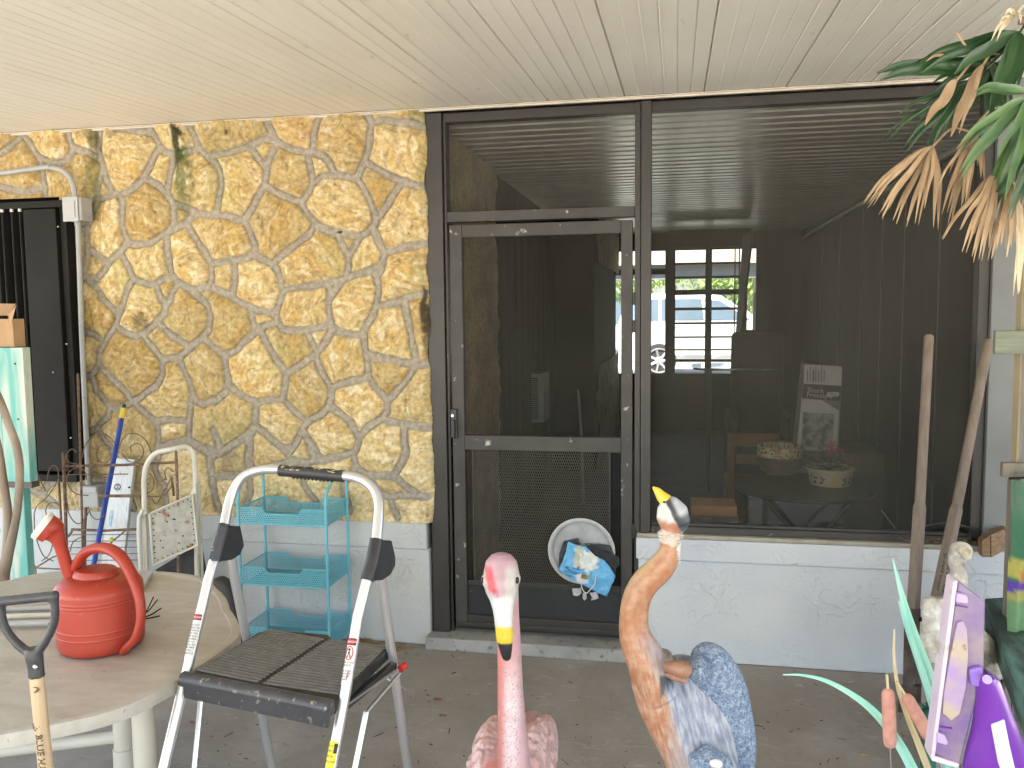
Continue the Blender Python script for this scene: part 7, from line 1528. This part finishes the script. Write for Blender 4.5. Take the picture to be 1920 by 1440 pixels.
MB().prism([m2(u, v, -.012) for u, v in ((1818,1256),(1842,1250),(1848,1290),(1822,1288))], (0, .02, 0)).build('hinge_arm', mat('mid_purple', (.26,.15,.55), rough=.25), mp_, bevel=.004)
hb = MB(); PB = [(1850,1262,8),(1850,1272,18),(1856,1300,24),(1862,1340,32),(1866,1380,42),(1868,1440,56),(1872,1540,66),(1874,1660,60)]
pb2 = spline(PB, 4); hb.tube([m2(p[0], p[1], .0) for p in pb2], [(p[2]*px(YM2), .030) for p in pb2], 24, up=(0, 1, 0)); 
ho = hb.build('tank_body', M_PU, mp_, smooth=True, angle=60)
MB().prism([m2(u, v, -.0335) for u, v in ((1859,1360),(1884,1350),(1894,1400),(1908,1460),(1886,1470),(1872,1430))], (0, .006, 0)).build('white_grip', mat('white_gloss', (.68,.70,.75), rough=.3), ho, bevel=.002)
MB().tube([m2(1851, 1274, -.031), m2(1851, 1274, -.024)], .008, 14).tube([m2(1851, 1274, -.034), m2(1851, 1274, -.030)], .004, 10).build('hinge_pin', M_LILC, ho, smooth=True)
MB().tube([m2(1874, 1660), m2(1880, 1660)*V(1,1,0)], .014, 12).build('pole', M_METAL, mp_, smooth=True)
# ================================================================== PALM
pm_ = thing('fan_palm', 'fan palm with green leaves and hanging dry tan fronds under the ceiling', 'palm', (3.05, -1.3, 0))
YQ = -1.35; kq = px(YQ)
def zz8(x, y, dy=0): return at(1600+x/2.57, y/2.57, YQ+dy)
M_PG = mat('palm_green', (.018,.058,.020), (.038,.098,.030), rough=.35, scale=12, stretch=(1,1,.4), spec=.5); M_PGL = mat('palm_green_light', (.045,.12,.045), (.10,.18,.055), rough=.4, scale=14); M_PD = mat('dry_frond', (.33,.22,.125), (.48,.35,.215), rough=.75, scale=22, stretch=(1,1,.3)); M_PDL = mat('bleached_frond', (.55,.45,.30), (.66,.58,.43), rough=.7, scale=30)
rn = random.Random(21)
def frond(hub, tips, material, dy=0, name='frond', w=9, sag=.05, stemto=(860, 90)):
    b_ = MB(); h = zz8(*hub, dy)
    for tp in list(tips)+[(t_[0]+rn.uniform(-26, 26), t_[1]+rn.uniform(-45, 20))+tuple(t_[2:]) for t_ in tips if len(tips) > 3]:
        t = zz8(tp[0], tp[1], dy+rn.uniform(-.10, .12)); ww = (tp[2] if len(tp) > 2 else w)*kq/2*.66
        L = np.linalg.norm(t-h); mid = (h+t)/2+V(rn.uniform(-.005, .005), -.02, sag*L*(.7 if material in (M_PG, M_PGL) else 1.2))
        ps_ = spline([h, (h*.6+mid*.4)+V(0,0,.01), mid, (mid*.45+t*.55)+V(0,0,.012), t], 4); n_ = len(ps_); vs = []; tw = rn.uniform(-.35, .35)
        for i, p in enumerate(ps_):
            s0 = i/(n_-1); d = ps_[min(i+1, n_-1)]-ps_[max(i-1, 0)]; d /= np.linalg.norm(d); s = np.cross(d, V(0, 1, 0)); s /= np.linalg.norm(s)+1e-9; s = s*math.cos(tw)+V(0, 1, 0)*math.sin(tw)
            q = ww*min(1, .25+2.2*s0)*(1 if s0 < .62 else max(.10, ((1-s0)/.38)**.7)); k = np.cross(s, d)*q*.55
            vs += [p-s*q, p+k, p+s*q]
        b_.add(vs, [(3*i+j, 3*i+j+1, 3*i+4+j, 3*i+3+j) for i in range(n_-1) for j in range(2)])
    if stemto: b_.tube(spline([h, (h+zz8(*stemto, dy+.05))/2+V(0, 0, .03), zz8(*stemto, dy+.05)], 4), .0035, 6)
    return b_.build(name, material, pm_, smooth=True, angle=70)
frond((800,160), [(460,398,40),(480,372,34),(345,345,22),(290,322,22),(655,560,36),(690,520,34),(720,470,34),(755,450,30),(790,430,30)], M_PG, .02, 'green_frond', stemto=(900, 120))
frond((640,330), [(130,385,34),(272,318,26),(330,355,22),(390,440,18)], M_PG, .05, 'green_frond', stemto=(900, 200))
frond((560,400), [(150,695,9),(250,740,16),(370,742,18),(300,560,12),(210,560,9),(460,612,14),(420,680,12)], M_PG, .22, 'green_frond', stemto=(900, 260))
frond((660,300), [(640,560,30),(560,520,24),(700,560,28),(760,540,28),(600,420,24),(525,470,18)], M_PG, .18, 'green_frond', stemto=(900, 200))
frond((860,470), [(585,463,20),(515,865,22),(520,735,20),(640,1045,34),(668,1010,28),(700,790,20),(735,980,22)], M_PGL, -.10, 'green_frond', sag=.10, stemto=(960, 420))
frond((900,640), [(650,1040,22),(760,1055,16),(820,1000,16),(790,900,18)], M_PG, -.14, 'green_frond', sag=.06, stemto=(980, 600))
frond((385,705), [(50,972,9),(68,1004,8),(123,1035,9),(137,1056,12),(207,1080,12),(256,1092,12),(297,1076,9),(386,1096,12),(95,990,8),(170,1010,8),(330,1000,9)], M_PD, .0, 'dry_frond', sag=.07, stemto=(560, 635))
frond((570,630), [(393,925,7),(426,1034,11),(455,1085,11),(520,1000,10),(548,1000,12),(632,870,12),(600,800,12),(480,880,9)], M_PD, .03, 'dry_frond', sag=.05, stemto=(760, 520))
frond((690,830), [(432,1155,11),(512,1108,9),(524,1214,12),(578,1265,12),(604,1250,10),(560,1160,10),(635,1180,12),(655,1130,10)], M_PD, -.05, 'dry_frond', sag=.06, stemto=(900, 640))
frond((760,820), [(665,1250,13),(690,1200,12),(712,1180,12),(735,1200,12),(755,1180,11),(780,1170,12),(800,1120,12),(690,1110,14)], M_PD, -.02, 'dry_frond', sag=.02, stemto=(900, 700))
frond((790,900), [(800,1408,15),(740,1240,9),(815,1290,9),(770,1425,8)], M_PDL, -.06, 'dry_frond', sag=.0, stemto=(930, 820))
frond((830,760), [(820,960,14),(860,1000,14),(830,1180,12),(850,1260,14),(760,1000,12)], M_PD, .03, 'dry_frond', sag=.02, stemto=(980, 700))
frond((500,385), [(345,604,26)], M_PD, -.02, 'dry_frond', sag=.02, stemto=(700, 260)); frond((625,312), [(470,658,28),(510,645,12)], M_PD, -.03, 'dry_frond', sag=.02, stemto=(760, 220))
frond((560,268), [(342,302,9),(480,170,6),(600,205,40)], M_PD, .0, 'dry_frond', sag=.02, stemto=(760, 180))
frond((775,75), [(692,150,9),(665,195,10),(690,200,9),(730,80,10),(800,105,10)], M_PDL, -.02, 'dry_frond', sag=.04, stemto=(900, 60))
MB().tube(spline([(3.05, -1.3, 0), (3.0, -1.3, 1.0), (2.95, -1.32, 1.9), (2.80, -1.35, 2.35)], 5), .035, 12).build('trunk', M_BARK, pm_, smooth=True)
MB().tube(spline([(2.85, -1.34, 2.25), tuple(zz8(960, 200)), tuple(zz8(900, 110)), tuple(zz8(800, 100))], 5), .012, 8).build('stalk', M_BARK, pm_, smooth=True)
